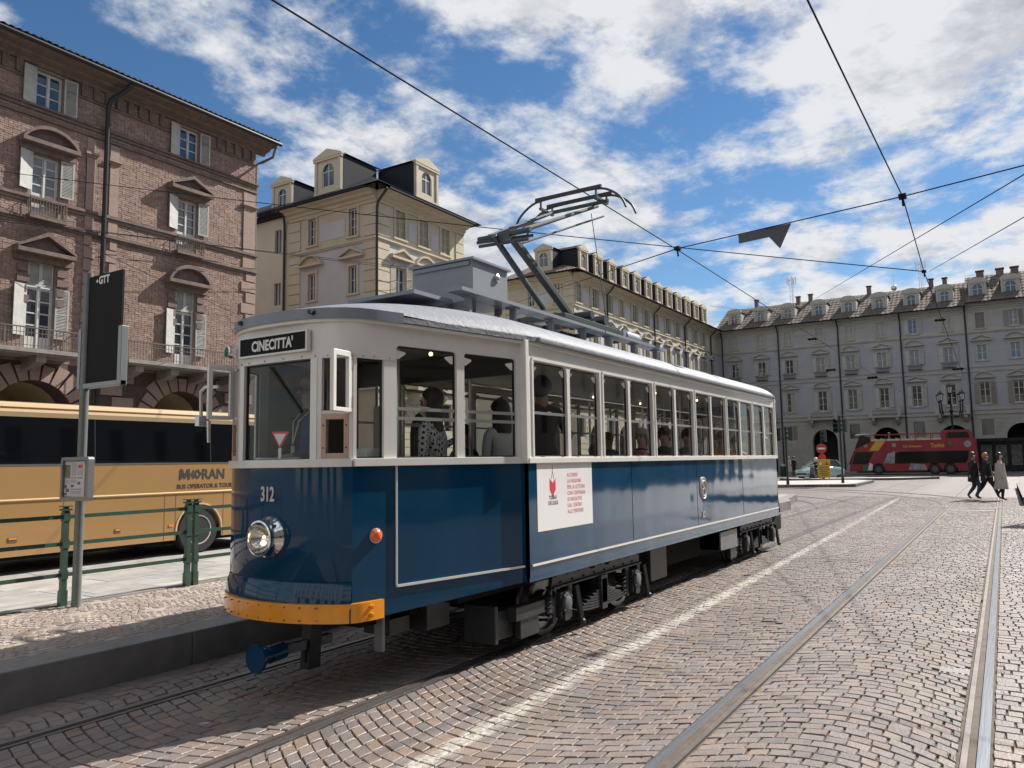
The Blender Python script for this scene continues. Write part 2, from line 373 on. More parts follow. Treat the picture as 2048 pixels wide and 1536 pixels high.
def lay(stones, parent, name, zt, zb, mt_, n_parts=300, ch=.005, stuffname=None, skip=()):
    ranked=[]
    for i,(q,dz,col) in enumerate(stones):
        cx=sum(p[0] for p in q)/4; cy=sum(p[1] for p in q)/4
        if any(a<cx<c and b<cy<d for (a,b,c,d) in skip): continue
        P=[proj((p[0],p[1],zt)) for p in q]
        if min(p[2] for p in P)<.3: area=0
        else:
            area=abs(sum(P[k][0]*P[(k+1)%4][1]-P[(k+1)%4][0]*P[k][1] for k in range(4)))/2
            mx=sum(p[0] for p in P)/4; my=sum(p[1] for p in P)/4
            if not(0<mx<2048 and 0<my<1536): area=0
        ranked.append((area,i))
    ranked.sort(reverse=True); big=set(i for a,i in ranked[:n_parts] if a>0); rest=MB()
    for a,i in ranked:
        q,dz,col=stones[i]; k=random.uniform(.90,1.10); col=tuple(c*k for c in col)
        v,f,c=stone(q,zt+dz,zb,col,ch)
        if i in big:
            mb=MB(); mb.add(v,f,col); cx=sum(p[0] for p in q)/4; cy=sum(p[1] for p in q)/4
            mb.build(name,mt_,parent,loc=(cx,cy,0),off=(cx,cy,0))
        else: rest.add(v,f,col)
    o=rest.build(stuffname or name+'_field',mt_,parent); o['kind']='stuff'; return o
PLATES=[(7.07,.345,7.27,.55),(8.74,.345,8.93,.55),(8.70,1.46,8.88,1.655),(24.4,.345,24.6,.60)]
random.seed(11)
st=[]
st+=lane(-2.3,.17,HX0,HX1,0,s=.125,w=.105)
st+=lane(.34,1.65,HX0,HX1,.30)
st+=lane(1.82,3.86,HX0,HX1,.42,sign=-1)
st+=lane(4.03,5.29,HX0,HX1,.13,sign=-1)
st+=lane(5.45,6.05,HX0,HX1,.08)
st=[t for t in st if not (abs(sum(p[0] for p in t[0])/4-8.3)<.07 and abs(sum(p[1] for p in t[0])/4-2.16)<.06)]
lay(st,road,'cobblestone',0.0,-.045,MT['porphyry'],skip=PLATES+[(27.25,.34,27.66,1.66)])
fill=MB(); fill.quad((HX0,HY0,-.015),(HX1,HY0,-.015),(HX1,HY1,-.015),(HX0,HY1,-.015)); fill.build('joint_filling',MT['joint_sand'],road)

def strip(path, o0, o1, z0, z1):
    mb=MB(); n=len(path); L=[]; 
    for i,p in enumerate(path):
        a=path[max(i-1,0)]; b=path[min(i+1,n-1)]; t=Vector((b[0]-a[0],b[1]-a[1])).normalized(); nn=Vector((-t.y,t.x))
        L.append(((p[0]+nn.x*o0,p[1]+nn.y*o0),(p[0]+nn.x*o1,p[1]+nn.y*o1)))
    vs=[]; fs=[]
    for a,b in L: vs+=[(a[0],a[1],z1),(b[0],b[1],z1),(a[0],a[1],z0),(b[0],b[1],z0)]
    for i in range(n-1):
        k=4*i; fs+=[(k,k+4,k+5,k+1),(k+2,k+6,k+4,k),(k+1,k+5,k+7,k+3)]
    mb.add(vs,fs); return mb
def rail(path, out=1, z=.002):
    """grooved rail: head on the outer side, groove and lip towards the track centre; path = inner edge of the head"""
    o=struct('rail',strip(path,0,out*.062,-.04,z+.004),MT['rail_steel'])
    strip(path,-out*.045,0,-.045,z-.014).build('groove',MT['rail_groove'],o)
    strip(path,-out*.078,-out*.045,-.04,z).build('lip',MT['rail_lip'],o)
    return o
def sp(y,x0=.5,x1=89): return [(x0,y),(8,y),(20,y),(40,y),(x1,y)]
rail(sp(1.745),1); rail(sp(.245),-1); rail(sp(5.375),1); rail(sp(3.93),-1)
def bend(x0,y,cy,R,a1,n=14):
    """left-hand curve leaving a straight track at x0; cy = lateral centre of the curve"""
    r=R-(y-cy)
    return [(x0+r*sin(a1*i/n), cy+R-r*cos(a1*i/n)) for i in range(n+1)]
for (y,out) in ((5.375,1),(3.93,-1)): rail(bend(26.0,y,4.65,12.5,1.45),out,.006)
for (y,out) in ((1.745,1),(.245,-1)): rail(bend(28.5,y,1.0,17.0,1.35),out,.009)
for i,(a,b,c,d) in enumerate(PLATES):
    mb=MB(); mb.box(a,b,-.03,c,d,-.002)
    for k in range(5):
        yy=b+(d-b)*(k+.5)/5; mb.box(a+.015,yy-.009,-.002,c-.015,yy+.009,.006)
    tag(mb.build('drain_cover',MT['cast_iron_plate']),('ribbed iron drain cover beside the right hand rail, nearest the camera','ribbed iron drain cover beside the right hand rail, second from the camera','small ribbed drain cover beside the left rail of the empty track','long ribbed drain cover across the empty track near the walkers')[i],'drain cover','drain covers set between the rails')
# long slotted plate across the track further on
mb=MB(); mb.box(27.3,.36,-.02,27.62,1.64,.003)
for k in range(24):
    yy=.4+k*.052; mb.box(27.33,yy,.003,27.59,yy+.02,.009)
tag(mb.build('drain_grating',MT['cast_iron_plate']),'wide slotted grating between the rails where the track bends','drain grating')

# ---- tram stop platform
PZ=.28; PY0,PY1=6.06,8.60; PX0,PX1=-3.0,26.6
pb=MB(); pb.prism([(PX0,PY0+.02),(PX1-.05,PY0+.02),(PX1+1.5,PY0+.45),(PX1+4.8,PY0+.85),(PX1+4.8,PY1-.05),(PX0,PY1-.05)],-.05,PZ-.006)
plat=struct('platform',pb,MT['sand_light'])
x=PX0; n=0
while x<PX1-.3:
    l=random.uniform(1.55,1.95); x1=min(x+l,PX1)
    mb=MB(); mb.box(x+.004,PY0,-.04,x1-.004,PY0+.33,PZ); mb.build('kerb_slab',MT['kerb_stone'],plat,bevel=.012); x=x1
for (a,b) in (((PX1,PY0),(PX1+1.55,PY0+.43)),((PX1+1.55,PY0+.43),(PX1+4.85,PY0+.84))):
    mb=MB(); t=Vector((b[0]-a[0],b[1]-a[1])).normalized(); nn=Vector((-t.y,t.x))*.33
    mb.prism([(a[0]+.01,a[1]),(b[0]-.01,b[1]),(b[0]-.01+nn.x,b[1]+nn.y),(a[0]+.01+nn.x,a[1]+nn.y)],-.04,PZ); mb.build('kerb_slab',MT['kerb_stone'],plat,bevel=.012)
x=PX0
while x<PX1+4.5:
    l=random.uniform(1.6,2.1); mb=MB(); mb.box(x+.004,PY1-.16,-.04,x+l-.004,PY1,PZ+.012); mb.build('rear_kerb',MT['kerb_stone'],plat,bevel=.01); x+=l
mb=MB(); mb.box(PX0,PY1+.06,-.02,PX1+4.5,PY1+.10,.012); mb.build('drain_slot',MT['rail_groove'],plat)
# peacock-tail fans of small pale setts
random.seed(5); FAN=[]; PALE=[(0.344, 0.281, 0.244), (0.31, 0.252, 0.227), (0.37, 0.302, 0.26), (0.327, 0.277, 0.252), (0.292, 0.244, 0.227), (0.361, 0.286, 0.239)]
FW=.95
def fan_lay():
    rows=5
    for j in range(-1,6):
        for i in range(int(PX0/FW)-1,int((PX1+4)/FW)+1):
            cx=(i+(.5 if j%2 else 0))*FW; cy=PY0+.36+j*FW*.5
            if cx<1.5 or cx>10.5 : continue
            for rr in range(7):
                r=.08+rr*.068; n=max(3,int(pi*r/.078))
                for k in range(n):
                    a0=pi*k/n; a1=pi*(k+1)/n
                    q=[]
                    for (rad,an) in ((r,a0),(r,a1),(r+.062,a1),(r+.062,a0)):
                        an2=an+ (.008/ max(rad,.05))*(1 if an==a0 else -1)
                        q.append((cx+rad*cos(an2)+random.uniform(-.004,.004), cy-.0+rad*sin(an2)*1.0+random.uniform(-.004,.004)))
                    mx=sum(p[0] for p in q)/4; my=sum(p[1] for p in q)/4
                    if my<PY0+.36 or my>PY1-.18: continue
                    # covered by the fan in the next row?
                    hid=False
                    for dj,ci in ((1,-.5),(1,.5)):
                        ccx=cx+ci*FW; ccy=cy-FW*.5
                        if (mx-ccx)**2+(my-ccy)**2<(.08+7*.068)**2 and my>ccy: hid=True
                    if hid: continue
                    FAN.append((q,random.uniform(-.001,.0015),random.choice(PALE)))
fan_lay()
lay(FAN,plat,'paving_sett',PZ,PZ-.03,MT['porphyry'],ch=.004,n_parts=300)
mb=MB(); mb.quad((10.5,PY0+.34,PZ-.006),(PX1,PY0+.34,PZ-.006),(PX1,PY1-.17,PZ-.006),(10.5,PY1-.17,PZ-.006)); mb.build('paving_far',MT['far_cobble'],plat)
# ---- stone slab carriageway behind the platform
random.seed(3)
mb=MB(); mb.quad((-30,PY1+.02,-.012),(110,PY1+.02,-.012),(110,15.95,-.012),(-30,15.95,-.012)); lane2=struct('slab_road',mb,MT['rail_groove'])
yy=PY1+.12
far=MB(); SL=[(.40,.385,.355),(.36,.35,.33),(.43,.41,.375),(.385,.37,.34),(.34,.335,.325)]
while yy<15.9:
    wd=random.uniform(.42,.55); x=-2+random.uniform(0,.8)
    while x<34:
        l=random.uniform(.75,1.3); k=random.uniform(.92,1.08); c=tuple(v*k for v in random.choice(SL))
        if 3<x<15.5:
            q=MB(); q.box(x+.006,yy+.006,-.05,x+l-.006,yy+wd-.006,random.uniform(-.002,.003),col=c); q.build('paving_slab',MT['slab_stone'],lane2)
        else: far.box(x+.006,yy+.006,-.05,x+l-.006,yy+wd-.006,random.uniform(-.002,.003),col=c)
        x+=l
    yy+=wd
o=far.build('paving_slab_field',MT['slab_stone'],lane2); o['kind']='stuff'
# ---- traffic islands
def island(name,pts,h,mt_top):
    b=struct(name,MB().prism(pts,-.03,h-.01),MT[mt_top]); n=len(pts)
    for i in range(n):
        a=Vector(pts[i]); c=Vector(pts[(i+1)%n]); t=(c-a); L=t.length; k=max(1,round(L/1.4)); t.normalize(); nn=Vector((-t.y,t.x))*.28
        for j in range(k):
            p=a+t*(L*j/k+.01); q=a+t*(L*(j+1)/k-.01)
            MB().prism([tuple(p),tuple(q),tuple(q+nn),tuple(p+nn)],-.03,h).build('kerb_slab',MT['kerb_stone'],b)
    return b
mat('island_paving',(.40,.38,.355),.75,var=.15,vscale=2,bump=.3,bscale=25)
island('traffic_island',[(46.8,7.1),(54.8,7.2),(56.0,8.6),(51.0,17),(44.5,17),(45.4,11)],.16,'island_paving')
island('far_island',[(58.2,13.0),(60.5,6.2),(63.0,4.0),(64.2,4.4),(62.5,9.0),(60.5,14.5)],.15,'island_paving')
island('opposite_platform',[(30.6,-.42),(30.6,-3.4),(46,-3.4),(46,-.42)],.26,'island_paving')

# tufts of grass and moss in the joints near the rails
random.seed(8); wd=MB(); mat('weed_green',(.06,.10,.025),.8,var=.3,vscale=20)
for i in range(46):
    ry=random.choice((3.82,4.06,4.1,5.2,1.6,.38,.12,1.85)); cx=random.uniform(2.6,12); cy_=ry+random.uniform(-.05,.05)
    for k in range(random.randint(5,14)):
        a=random.uniform(0,6.28); r=random.uniform(0,.035); h=random.uniform(.008,.028); x=cx+r*cos(a); y=cy_+r*sin(a); b=random.uniform(0,6.28); w=.004
        wd.add([(x-w*cos(b),y-w*sin(b),-.02),(x+w*cos(b),y+w*sin(b),-.02),(x+random.uniform(-.015,.015),y+random.uniform(-.015,.015),h)],[(0,1,2)])
o=link('weeds',wd.mesh('weeds',MT['weed_green']),road); o['kind']='stuff'
# ------------------------------------------------------------------ the tram
CY=4.71; ORG=(10.375,CY,0.0); MIR=20.75
def tram_blue():
    m=mat('tram_blue',(.0042,.048,.108),.07,wave=.16,wscale=1.25,spec=.36,stretch=(1.7,1,.7),var=.05,vscale=1.5)
    return m
tram_blue()
mat('tram_white',(.70,.69,.655),.32,coat=.4,var=.05,vscale=4,wave=.02,wscale=3)
mat('bumper_yellow',(.80,.30,.008),.3,coat=.6,var=.08,vscale=9,wave=.03,wscale=4)
mat('roof_silver',(.225,.24,.27),.6,0,spec=.22,var=.10,vscale=7,bump=1.0,bscale=22,stretch=(1,.55,1))
mat('roof_grey',(.20,.225,.27),.45,coat=.2,var=.06,vscale=5)
mat('box_grey',(.23,.255,.285),.4,coat=.2,var=.06,vscale=5)
mat('under_black',(.014,.014,.016),.85,spec=.15,var=.3,vscale=10)
mat('bogie_grey',(.032,.033,.037),.5,.3,var=.2,vscale=14,bump=.2,bscale=40)
mat('panel_grey',(.17,.175,.19),.45,.2,var=.1,vscale=8)
mat('tyre_steel',(.22,.21,.20),.4,.9,var=.2,vscale=10)
mat('chrome',(.75,.75,.74),.10,1.0,bump=.05,bscale=8)
mat('alu',(.62,.63,.64),.3,.9)
mat('black_rubber',(.012,.012,.013),.55)
mat('sign_black',(.008,.008,.009),.6,spec=.15)
mat('letter_white',(.78,.77,.73),.5)
mat('letter_grey',(.58,.57,.53),.45)
mat('poster_paper',(.80,.80,.80),.45,wave=.05,wscale=3,coat=.3)
mat('poster_red',(.72,.02,.06),.5); mat('poster_rose',(.62,.10,.11),.5); mat('ink_dark',(.06,.06,.07),.5)
mat('interior_cream',(.34,.31,.25),.6,var=.08,vscale=3); mat('interior_wood',(.16,.075,.03),.45,coat=.3,var=.25,vscale=6,stretch=(6,1,1))
mat('interior_dark',(.05,.05,.055),.6); mat('wood_pale',(.47,.33,.25),.55,var=.2,vscale=8,stretch=(1,1,.2))
mat('bulb_warm',(1,.8,.5),.3,emit=((1,.72,.35),3.0)); mat('amber',(.85,.13,.01),.12,coat=1,wave=.2,wscale=60); mat('green_lens',(.004,.13,.05),.25,spec=.3)
mat('lens_amber',(.30,.21,.12),.08,coat=1); mat('copper',(.30,.13,.07),.4,.6)
mat('panto_grey',(.06,.075,.08),.4,.35,var=.12,vscale=8); mat('panto_steel',(.15,.165,.17),.75,0,spec=.15,var=.1,vscale=8); mat('carbon',(.03,.03,.032),.5)
glass('tram_glass',(.88,.91,.91),1.40); glass('lens_glass',(.95,.93,.88),1.5)
tram=thing('tram','blue and white vintage tram with yellow bumper and raised pantograph','tram',ORG)
def TB(mb,name,m,parent=None,**k): return mb.build(name,MT[m],parent or tram,off=ORG,**k)

def segM(p0,p1):
    u=Vector((p1[0]-p0[0],p1[1]-p0[1],0)).normalized(); i=Vector((0,0,1)).cross(u)
    return Matrix(((u.x,i.x,0,p0[0]),(u.y,i.y,0,p0[1]),(0,0,1,0),(0,0,0,1))), (Vector(p1)-Vector(p0)).length
def smooth(pts,n=4):
    out=[]; P=[Vector(p) for p in pts]
    for i in range(len(P)-1):
        a=P[max(i-1,0)];b=P[i];c=P[i+1];d=P[min(i+2,len(P)-1)]
        for k in range(n):
            t=k/n; out.append(tuple(.5*((2*b)+(c-a)*t+(2*a-5*b+4*c-d)*t*t+(3*b-a-3*c+d)*t**3)))
    out.append(tuple(P[-1])); return out
_h=[(4.15,.68),(4.065,.53),(4.005,.34),(3.98,.16),(3.975,0)]
FRONT=smooth([(x,CY+w) for x,w in _h]+[(x,CY-w) for x,w in _h[-2::-1]],5)      # left to right round the nose (CCW)
def mirror_path(path): return [(MIR-x,2*CY-y) for x,y in path]
def ribbon(path,o0,o1,z0,z1,mb=None):
    mb=mb or MB(); n=len(path); vs=[]; fs=[]
    for i,p in enumerate(path):
        a=path[max(i-1,0)]; b=path[min(i+1,n-1)]; t=Vector((b[0]-a[0],b[1]-a[1])).normalized(); nn=Vector((-t.y,t.x))
        for (o,z) in ((o0,z0),(o1,z0),(o1,z1),(o0,z1)): vs.append((p[0]+nn.x*o,p[1]+nn.y*o,z))
    for i in range(n-1):
        for k in range(4): fs.append((4*i+k,4*i+(k+1)%4,4*i+4+(k+1)%4,4*i+4+k))
    fs+= [(3,2,1,0),(4*n-4,4*n-3,4*n-2,4*n-1)]
    mb.add(vs,fs); return mb
def loft(path,levels):
    """levels: (z, inward offset)"""
    mb=MB(); n=len(path); vs=[]; fs=[]
    for (z,o) in levels:
        for i,p in enumerate(path):
            a=path[max(i-1,0)]; b=path[min(i+1,n-1)]; t=Vector((b[0]-a[0],b[1]-a[1])).normalized()
            vs.append((p[0]-t.y*o,p[1]+t.x*o,z))
    for j in range(len(levels)-1):
        for i in range(n-1): fs.append((j*n+i,j*n+i+1,(j+1)*n+i+1,(j+1)*n+i))
    mb.add(vs,fs); return mb
SILL0,SILL1,HD,EV=1.685,1.745,2.62,2.80
body=None
def lower_and_frame():
    global body
    # blue lower body of the two vestibule ends and the saloon
    b=loft(FRONT,[(.57,-.035),(.66,-.035),(.78,-.022),(.845,-.004),(.852,.006),(.86,0),(1.2,0),(SILL0,0)])
    body=TB(b,'front_apron','tram_blue',smooth=True)
    TB(loft(mirror_path(FRONT),[(.57,-.035),(.66,-.035),(.78,-.022),(.845,-.004),(.86,0),(1.2,0),(SILL0,0)]),'rear_apron','tram_blue',smooth=True)
    for (p0,p1,zb) in (((4.15,CY-.68),(5.9,CY-1.07),.60),((14.85,CY-1.07),(16.6,CY-.68),.60),((16.6,CY+.68),(14.85,CY+1.07),.60),((5.9,CY+1.07),(4.15,CY+.68),.60)):
        M,L=segM(p0,p1); mb=MB(M); za,zb_=(.565,.645) if (p0[0]<5 or p0[0]>16) else (.645,.565); mb.prism([(0,za),(L,zb_),(L,SILL0),(0,SILL0)],0,.03,'y'); sp_=TB(mb,'vestibule_panel','tram_blue')
        tr=MB(M); a,b_=(.385,L-.01) if p0[0]<10 and p1[0]>p0[0] else (.03,L-.385)
        tr.box(a,-.012,.772,b_,0,.790); tr.box(a,-.012,.772,a+.012,0,SILL0); TB(tr,'trim_strip','tram_white',sp_)
    for side in (-1,1):
        p0,p1=((5.9,CY-1.11),(14.85,CY-1.11)) if side<0 else ((14.85,CY+1.11),(5.9,CY+1.11))
        M,L=segM(p0,p1); mb=MB(M); mb.box(0,0,.675,L,.03,SILL0); mb.box(0,0,.645,.02,.06,EV-.02); mb.box(L-.02,0,.645,L,.06,EV-.02)
        pn=TB(mb,'side_panel','tram_blue'); tr=MB(M); tr.box(.05,-.013,.772,L-.02,0,.790); TB(tr,'trim_strip','tram_white',pn)
        sk=MB(M); sk.box(0,-.004,.640,L,.02,.675); TB(sk,'skirt_edge','tram_blue',pn)
        co=MB(M)
        for k in range(3): co.box(2.28+k*2.2,-.0035,.80,2.292+k*2.2,0,SILL0)
        TB(co,'panel_seam','tram_blue',pn)
lower_and_frame()
def window(M,u0,u1,z0,z1,name='window',bar=None,tabs=True,y=.028):
    """sash (dark rubber + bar) with its pane"""
    mb=MB(M); r=.012
    mb.box(u0,y-.006,z0,u0+r,y+.012,z1); mb.box(u1-r,y-.006,z0,u1,y+.012,z1); mb.box(u0+r,y-.006,z0,u1-r,y+.012,z0+r); mb.box(u0+r,y-.006,z1-r,u1-r,y+.012,z1)
    w=TB(mb,name,'black_rubber')
    MBp=MB(M); MBp.quad((u0+.004,y,z0+.004),(u1-.004,y,z0+.004),(u1-.004,y,z1-.004),(u0+.004,y,z1-.004)); TB(MBp,'pane','tram_glass',w)
    if bar:
        b=MB(M)
        for zz in bar: b.box(u0+.01,y-.012,zz,u1-.01,y-.002,zz+.026)
        b.box((u0+u1)/2-.03,y-.016,bar[0]+.022,(u0+u1)/2+.03,y-.004,bar[0]+.034)
        TB(b,'sash_bar','alu',w)
    if tabs:
        t=MB(M)
        for s,uu in ((1,u0+.02),(-1,u1-.02)):
            t.prism([(uu,z1-.03),(uu+s*.085,z1-.045),(uu+s*.085,z1-.06),(uu+s*.02,z1-.10),(uu,z1-.10)],y-.004,y-.001,'y')
        TB(t,'corner_tab','letter_white',w)
    return w
def fillets(mb,u0,u1,z1,r,y0,y1):
    for s,uu in ((1,u0),(-1,u1)):
        pts=[(uu,z1),(uu+s*r,z1)]+[(uu+s*r-s*r*sin(radians(90*k/4)),z1-r+r*cos(radians(90*k/4))) for k in range(1,5)]
        mb.prism(pts,y0,y1,'y')
def saloon(side):
    p0,p1=((5.9,CY-1.11),(14.85,CY-1.11)) if side<0 else ((14.85,CY+1.11),(5.9,CY+1.11))
    M,L=segM(p0,p1); fr=MB(M); ws=[]
    for i in range(12):
        a=.125+.735*i; ws.append((a,a+.645) if i%2==0 else (a-.03,a+.61))
    if side>0: ws=[(L-b,L-a) for a,b in ws[::-1]]
    us=[0]+[v for w in ws for v in w]+[L]
    for k in range(0,len(us),2): fr.box(us[k],-.006,SILL1,us[k+1],.05,HD)
    for (a,b) in ws: fillets(fr,a,b,HD,.055,-.006,.05)
    fr.box(0,-.006,HD,L,.05,EV)
    f=TB(fr,'window_frame','tram_white')
    fl=MB(M)                                   # raised outline round each pair of windows
    for k in range(0,12,2):
        a=ws[k][0]; b=ws[k+1][1]
        fl.box(a-.03,-.016,HD+.01,b+.03,-.006,HD+.035); fl.box(a-.036,-.016,SILL1,a-.012,-.006,HD+.01); fl.box(b+.012,-.016,SILL1,b+.036,-.006,HD+.01)
    TB(fl,'window_moulding','tram_white',f)
    si=MB(M); si.box(0,-.028,SILL0,L,.05,SILL1-.012); si.box(0,-.012,SILL1-.012,L,.05,SILL1); s=TB(si,'sill','tram_white',bevel=.004)
    sl_=MB(M)
    for (a,b) in ws:
        for uu in (a+.10,b-.16): sl_.box(uu,-.0125,SILL1-.0025,uu+.07,.02,SILL1+.0015)
    TB(sl_,'drain_slot','black_rubber',s)
    for (a,b) in ws: window(M,a,b,SILL1,HD,bar=(2.135,))
saloon(-1); saloon(1)
def vestibule(p0,p1,rev,detail):
    M,L=segM(p0,p1); W=[(.03,.275,2.495),(.395,1.01,HD),(1.095,1.715,HD)]
    if rev: W=[(L-b,L-a,z) for a,b,z in W[::-1]]
    fr=MB(M); us=[0]+[v for a,b,_ in W for v in (a,b)]+[L]
    for k in range(0,len(us),2):
        nose_end=(k==0 and not rev) or (k==len(us)-2 and rev); fr.box(us[k],-.004,SILL1,us[k+1],.05,2.495 if nose_end else HD)
    for a,b,z in W:
        if z<HD: pass
        else: fillets(fr,a,b,HD,.03,-.004,.05)
    fr.box(0 if rev else .33,-.004,HD,L-.33 if rev else L,.05,EV); TB(fr,'vestibule_frame','tram_white')
    si=MB(M); si.box(0,-.03,SILL0,L,.05,SILL1); TB(si,'sill','tram_white',bevel=.004)
    for a,b,z in W: window(M,a,b,SILL1,z,bar=(2.115,2.04) if z==HD else None,tabs=z==HD)
    return M,L
VM,VL=vestibule((4.15,CY-.68),(5.9,CY-1.07),False,True)
vestibule((5.9,CY+1.07),(4.15,CY+.68),True,False); vestibule((14.85,CY-1.07),(16.6,CY-.68),True,False); vestibule((16.6,CY+.68),(14.85,CY+1.07),False,False)
pm=MB()
for X in (5.9,14.85):
    for s in (-1,1):
        pm.box(X-.03,CY+s*1.085-.045,SILL0,X+.03,CY+s*1.085+.045,EV)
TB(pm,'corner_post','tram_white',bevel=.008)
# nose: windscreen, angled corner lights, header with the destination box
def nose(front):
    def tr(p): return p if front else (MIR-p[0],2*CY-p[1])
    path=FRONT if front else mirror_path(FRONT)
    TB(ribbon(path,-.030,.05,SILL0,SILL1),'nose_sill','tram_white',smooth=True)
    C0,C1,R1,L1=tr((4.02,CY+.43)),tr((4.02,CY-.43)),tr((4.15,CY-.68)),tr((4.15,CY+.68))
    hd=MB(); 
    hp=[(4.52,.772),(4.33,.727),(4.20,.682),(4.105,.590),(4.04,.465),(4.00,.30),(3.99,0)]; HP=[tr((x,CY+w)) for x,w in hp]+[tr((x,CY-w)) for x,w in hp[-2::-1]]
    HP=smooth(HP,3)
    hdr=TB(ribbon(HP,0,.06,2.495,EV),'nose_header','tram_white',smooth=True)
    rv=MB()
    for i in range(1,len(HP)-1,2):
        rv.ball((HP[i][0]+(-.006 if front else .006)*.6,HP[i][1],2.512),.006,6,4)
    TB(rv,'rivet','roof_grey',hdr)
    M,L=segM(C0,C1); fr=MB(M); fr.box(0,-.004,SILL1,.05,.05,2.495); fr.box(L-.055,-.004,SILL1,L+.012,.05,2.495); TB(fr,'windscreen_post','tram_white')
    window(M,.05,L-.055,SILL1-.005,2.495,'windscreen',tabs=False)
    for (a,b,rt) in ((C1,R1,True),(L1,C0,False)):
        M,L=segM(a,b); fr=MB(M); x0,x1=(.012,.045) if rt else (0,.03); y0,y1=(L-.03,L) if rt else (L-.045,L-.012)
        fr.box(x0,-.004,SILL1,x1,.05,2.495); fr.box(y0,-.004,SILL1,y1,.05,2.495); fr.box(x1,0,2.075,y0,.04,2.10); TB(fr,'quarter_frame','tram_white')
        wd=MB(M); u0,u1=x1,y0; wd.box(u0,-.01,SILL1,u0+.035,.03,2.075); wd.box(u1-.035,-.01,SILL1,u1,.03,2.075); wd.box(u0+.035,-.01,SILL1,u1-.035,.03,SILL1+.04); wd.box(u0+.035,-.01,2.035,u1-.035,.03,2.075)
        w=TB(wd,'wood_sash','wood_pale',bevel=.004); g_=MB(M); g_.quad((u0+.03,.008,SILL1+.03),(u1-.03,.008,SILL1+.03),(u1-.03,.008,2.045),(u0+.03,.008,2.045)); TB(g_,'pane','tram_glass',w)
        sc=MB(M)
        for uu in (u0+.017,u1-.017):
            for zz in (SILL1+.08,1.99): sc.ball((uu,-.012,zz),.006,6,4)
        TB(sc,'screw','black_rubber',w)
    return hdr
hdr=nose(True); nose(False)
# the two opened quarter lights
for s in (-1,1):
    H=(4.135,CY+s*.665); E=(3.915,CY+s*.70)
    a,b=(H,E) if s>0 else (E,H); M,L=segM(a,b); fr=MB(M); z0,z1=2.085,2.53
    fr.box(0,-.016,z0,.034,.016,z1); fr.box(L-.034,-.016,z0,L,.016,z1); fr.box(.034,-.016,z0,L-.034,.016,z0+.03); fr.box(.034,-.016,z1-.04,L-.034,.016,z1)
    q=TB(fr,'quarter_light','tram_white',bevel=.004); g_=MB(M); g_.quad((.03,0,z0+.025),(L-.03,0,z0+.025),(L-.03,0,z1-.035),(.03,0,z1-.035)); TB(g_,'pane','tram_glass',q)
    hg=MB()
    for zz in (2.16,2.44):
        hg.cyl((H[0]+.01,H[1]+s*.012,zz-.035),(H[0]+.01,H[1]+s*.012,zz+.035),.010,n=8); hg.box(H[0]-.015,H[1]+s*.005-.006,zz-.02,H[0]+.05,H[1]+s*.005+.006,zz+.02)
    TB(hg,'hinge','chrome',q)
    if s>0:
        ar=MB(); ar.tube([(4.05,5.46,2.36),(4.03,5.60,2.365),(4.02,5.645,2.33),(4.03,5.655,2.22),(4.04,5.66,2.10)],.014,8); ar.box(3.99,5.62,2.04,4.09,5.67,2.12); ar.cyl((4.04,5.56,2.08),(4.04,5.555,1.90),.018,.012); TB(ar,'mirror_arm','alu',smooth=True)
# destination box
ds=MB(); ds.box(3.968,CY-.375,2.565,4.00,CY+.37,2.700); db=TB(ds,'destination_sign','sign_black')
rim=MB(); 
for (a,b,c,d) in ((-.39,2.550,.385,2.565),(-.39,2.700,.385,2.712),(-.39,2.565,-.375,2.700),(.37,2.565,.385,2.700)): rim.box(3.962,CY+a,b,4.0,CY+c,d)
TB(rim,'sign_rim','tram_white',db)
def TXT(name,s,size,m,pos,u,parent=None,**k):
    p=(pos[0]-ORG[0],pos[1]-ORG[1],pos[2]); return text(name,s,size,MT[m],parent or tram,plane_M(p,u),**k)
TXT('destination_lettering',"CINECITTA'",.112,'letter_white',(3.9665,CY+.235,2.595),(0,-1,0),db,bold=.0035,sx=.80)
TXT('fleet_number','312',.155,'letter_grey',(3.968,CY+.10,1.435),(0,-1,0),bold=.003,extrude=.004,sx=.66)
# bumper
bp=ribbon(smooth([(4.40,CY+.755),(4.25,CY+.735),(4.13,CY+.69),(4.03,CY+.55),(3.945,CY+.36),(3.90,CY+.16),(3.892,CY),(3.90,CY-.16),(3.945,CY-.36),(4.03,CY-.55),(4.13,CY-.69),(4.25,CY-.735),(4.40,CY-.755)],4),-.01,.03,.57,.705)
bmp=TB(bp,'bumper','bumper_yellow',smooth=True)
rv=MB()
for i in range(9):
    w=-.5+i*.125; X=3.892+.34*max(0,abs(w)-.05)**1.75
    for zz in (.592,.683): rv.cyl((X-.014,CY+w,zz),(X+.01,CY+w,zz),.0055,n=6)
TB(rv,'rivet','copper',bmp)
bt=MB()
for zz in (.612,.668): bt.cyl((4.265,CY-.79,zz),(4.275,CY-.73,zz),.013,.019,10)
TB(bt,'bolt','bumper_yellow',bmp)
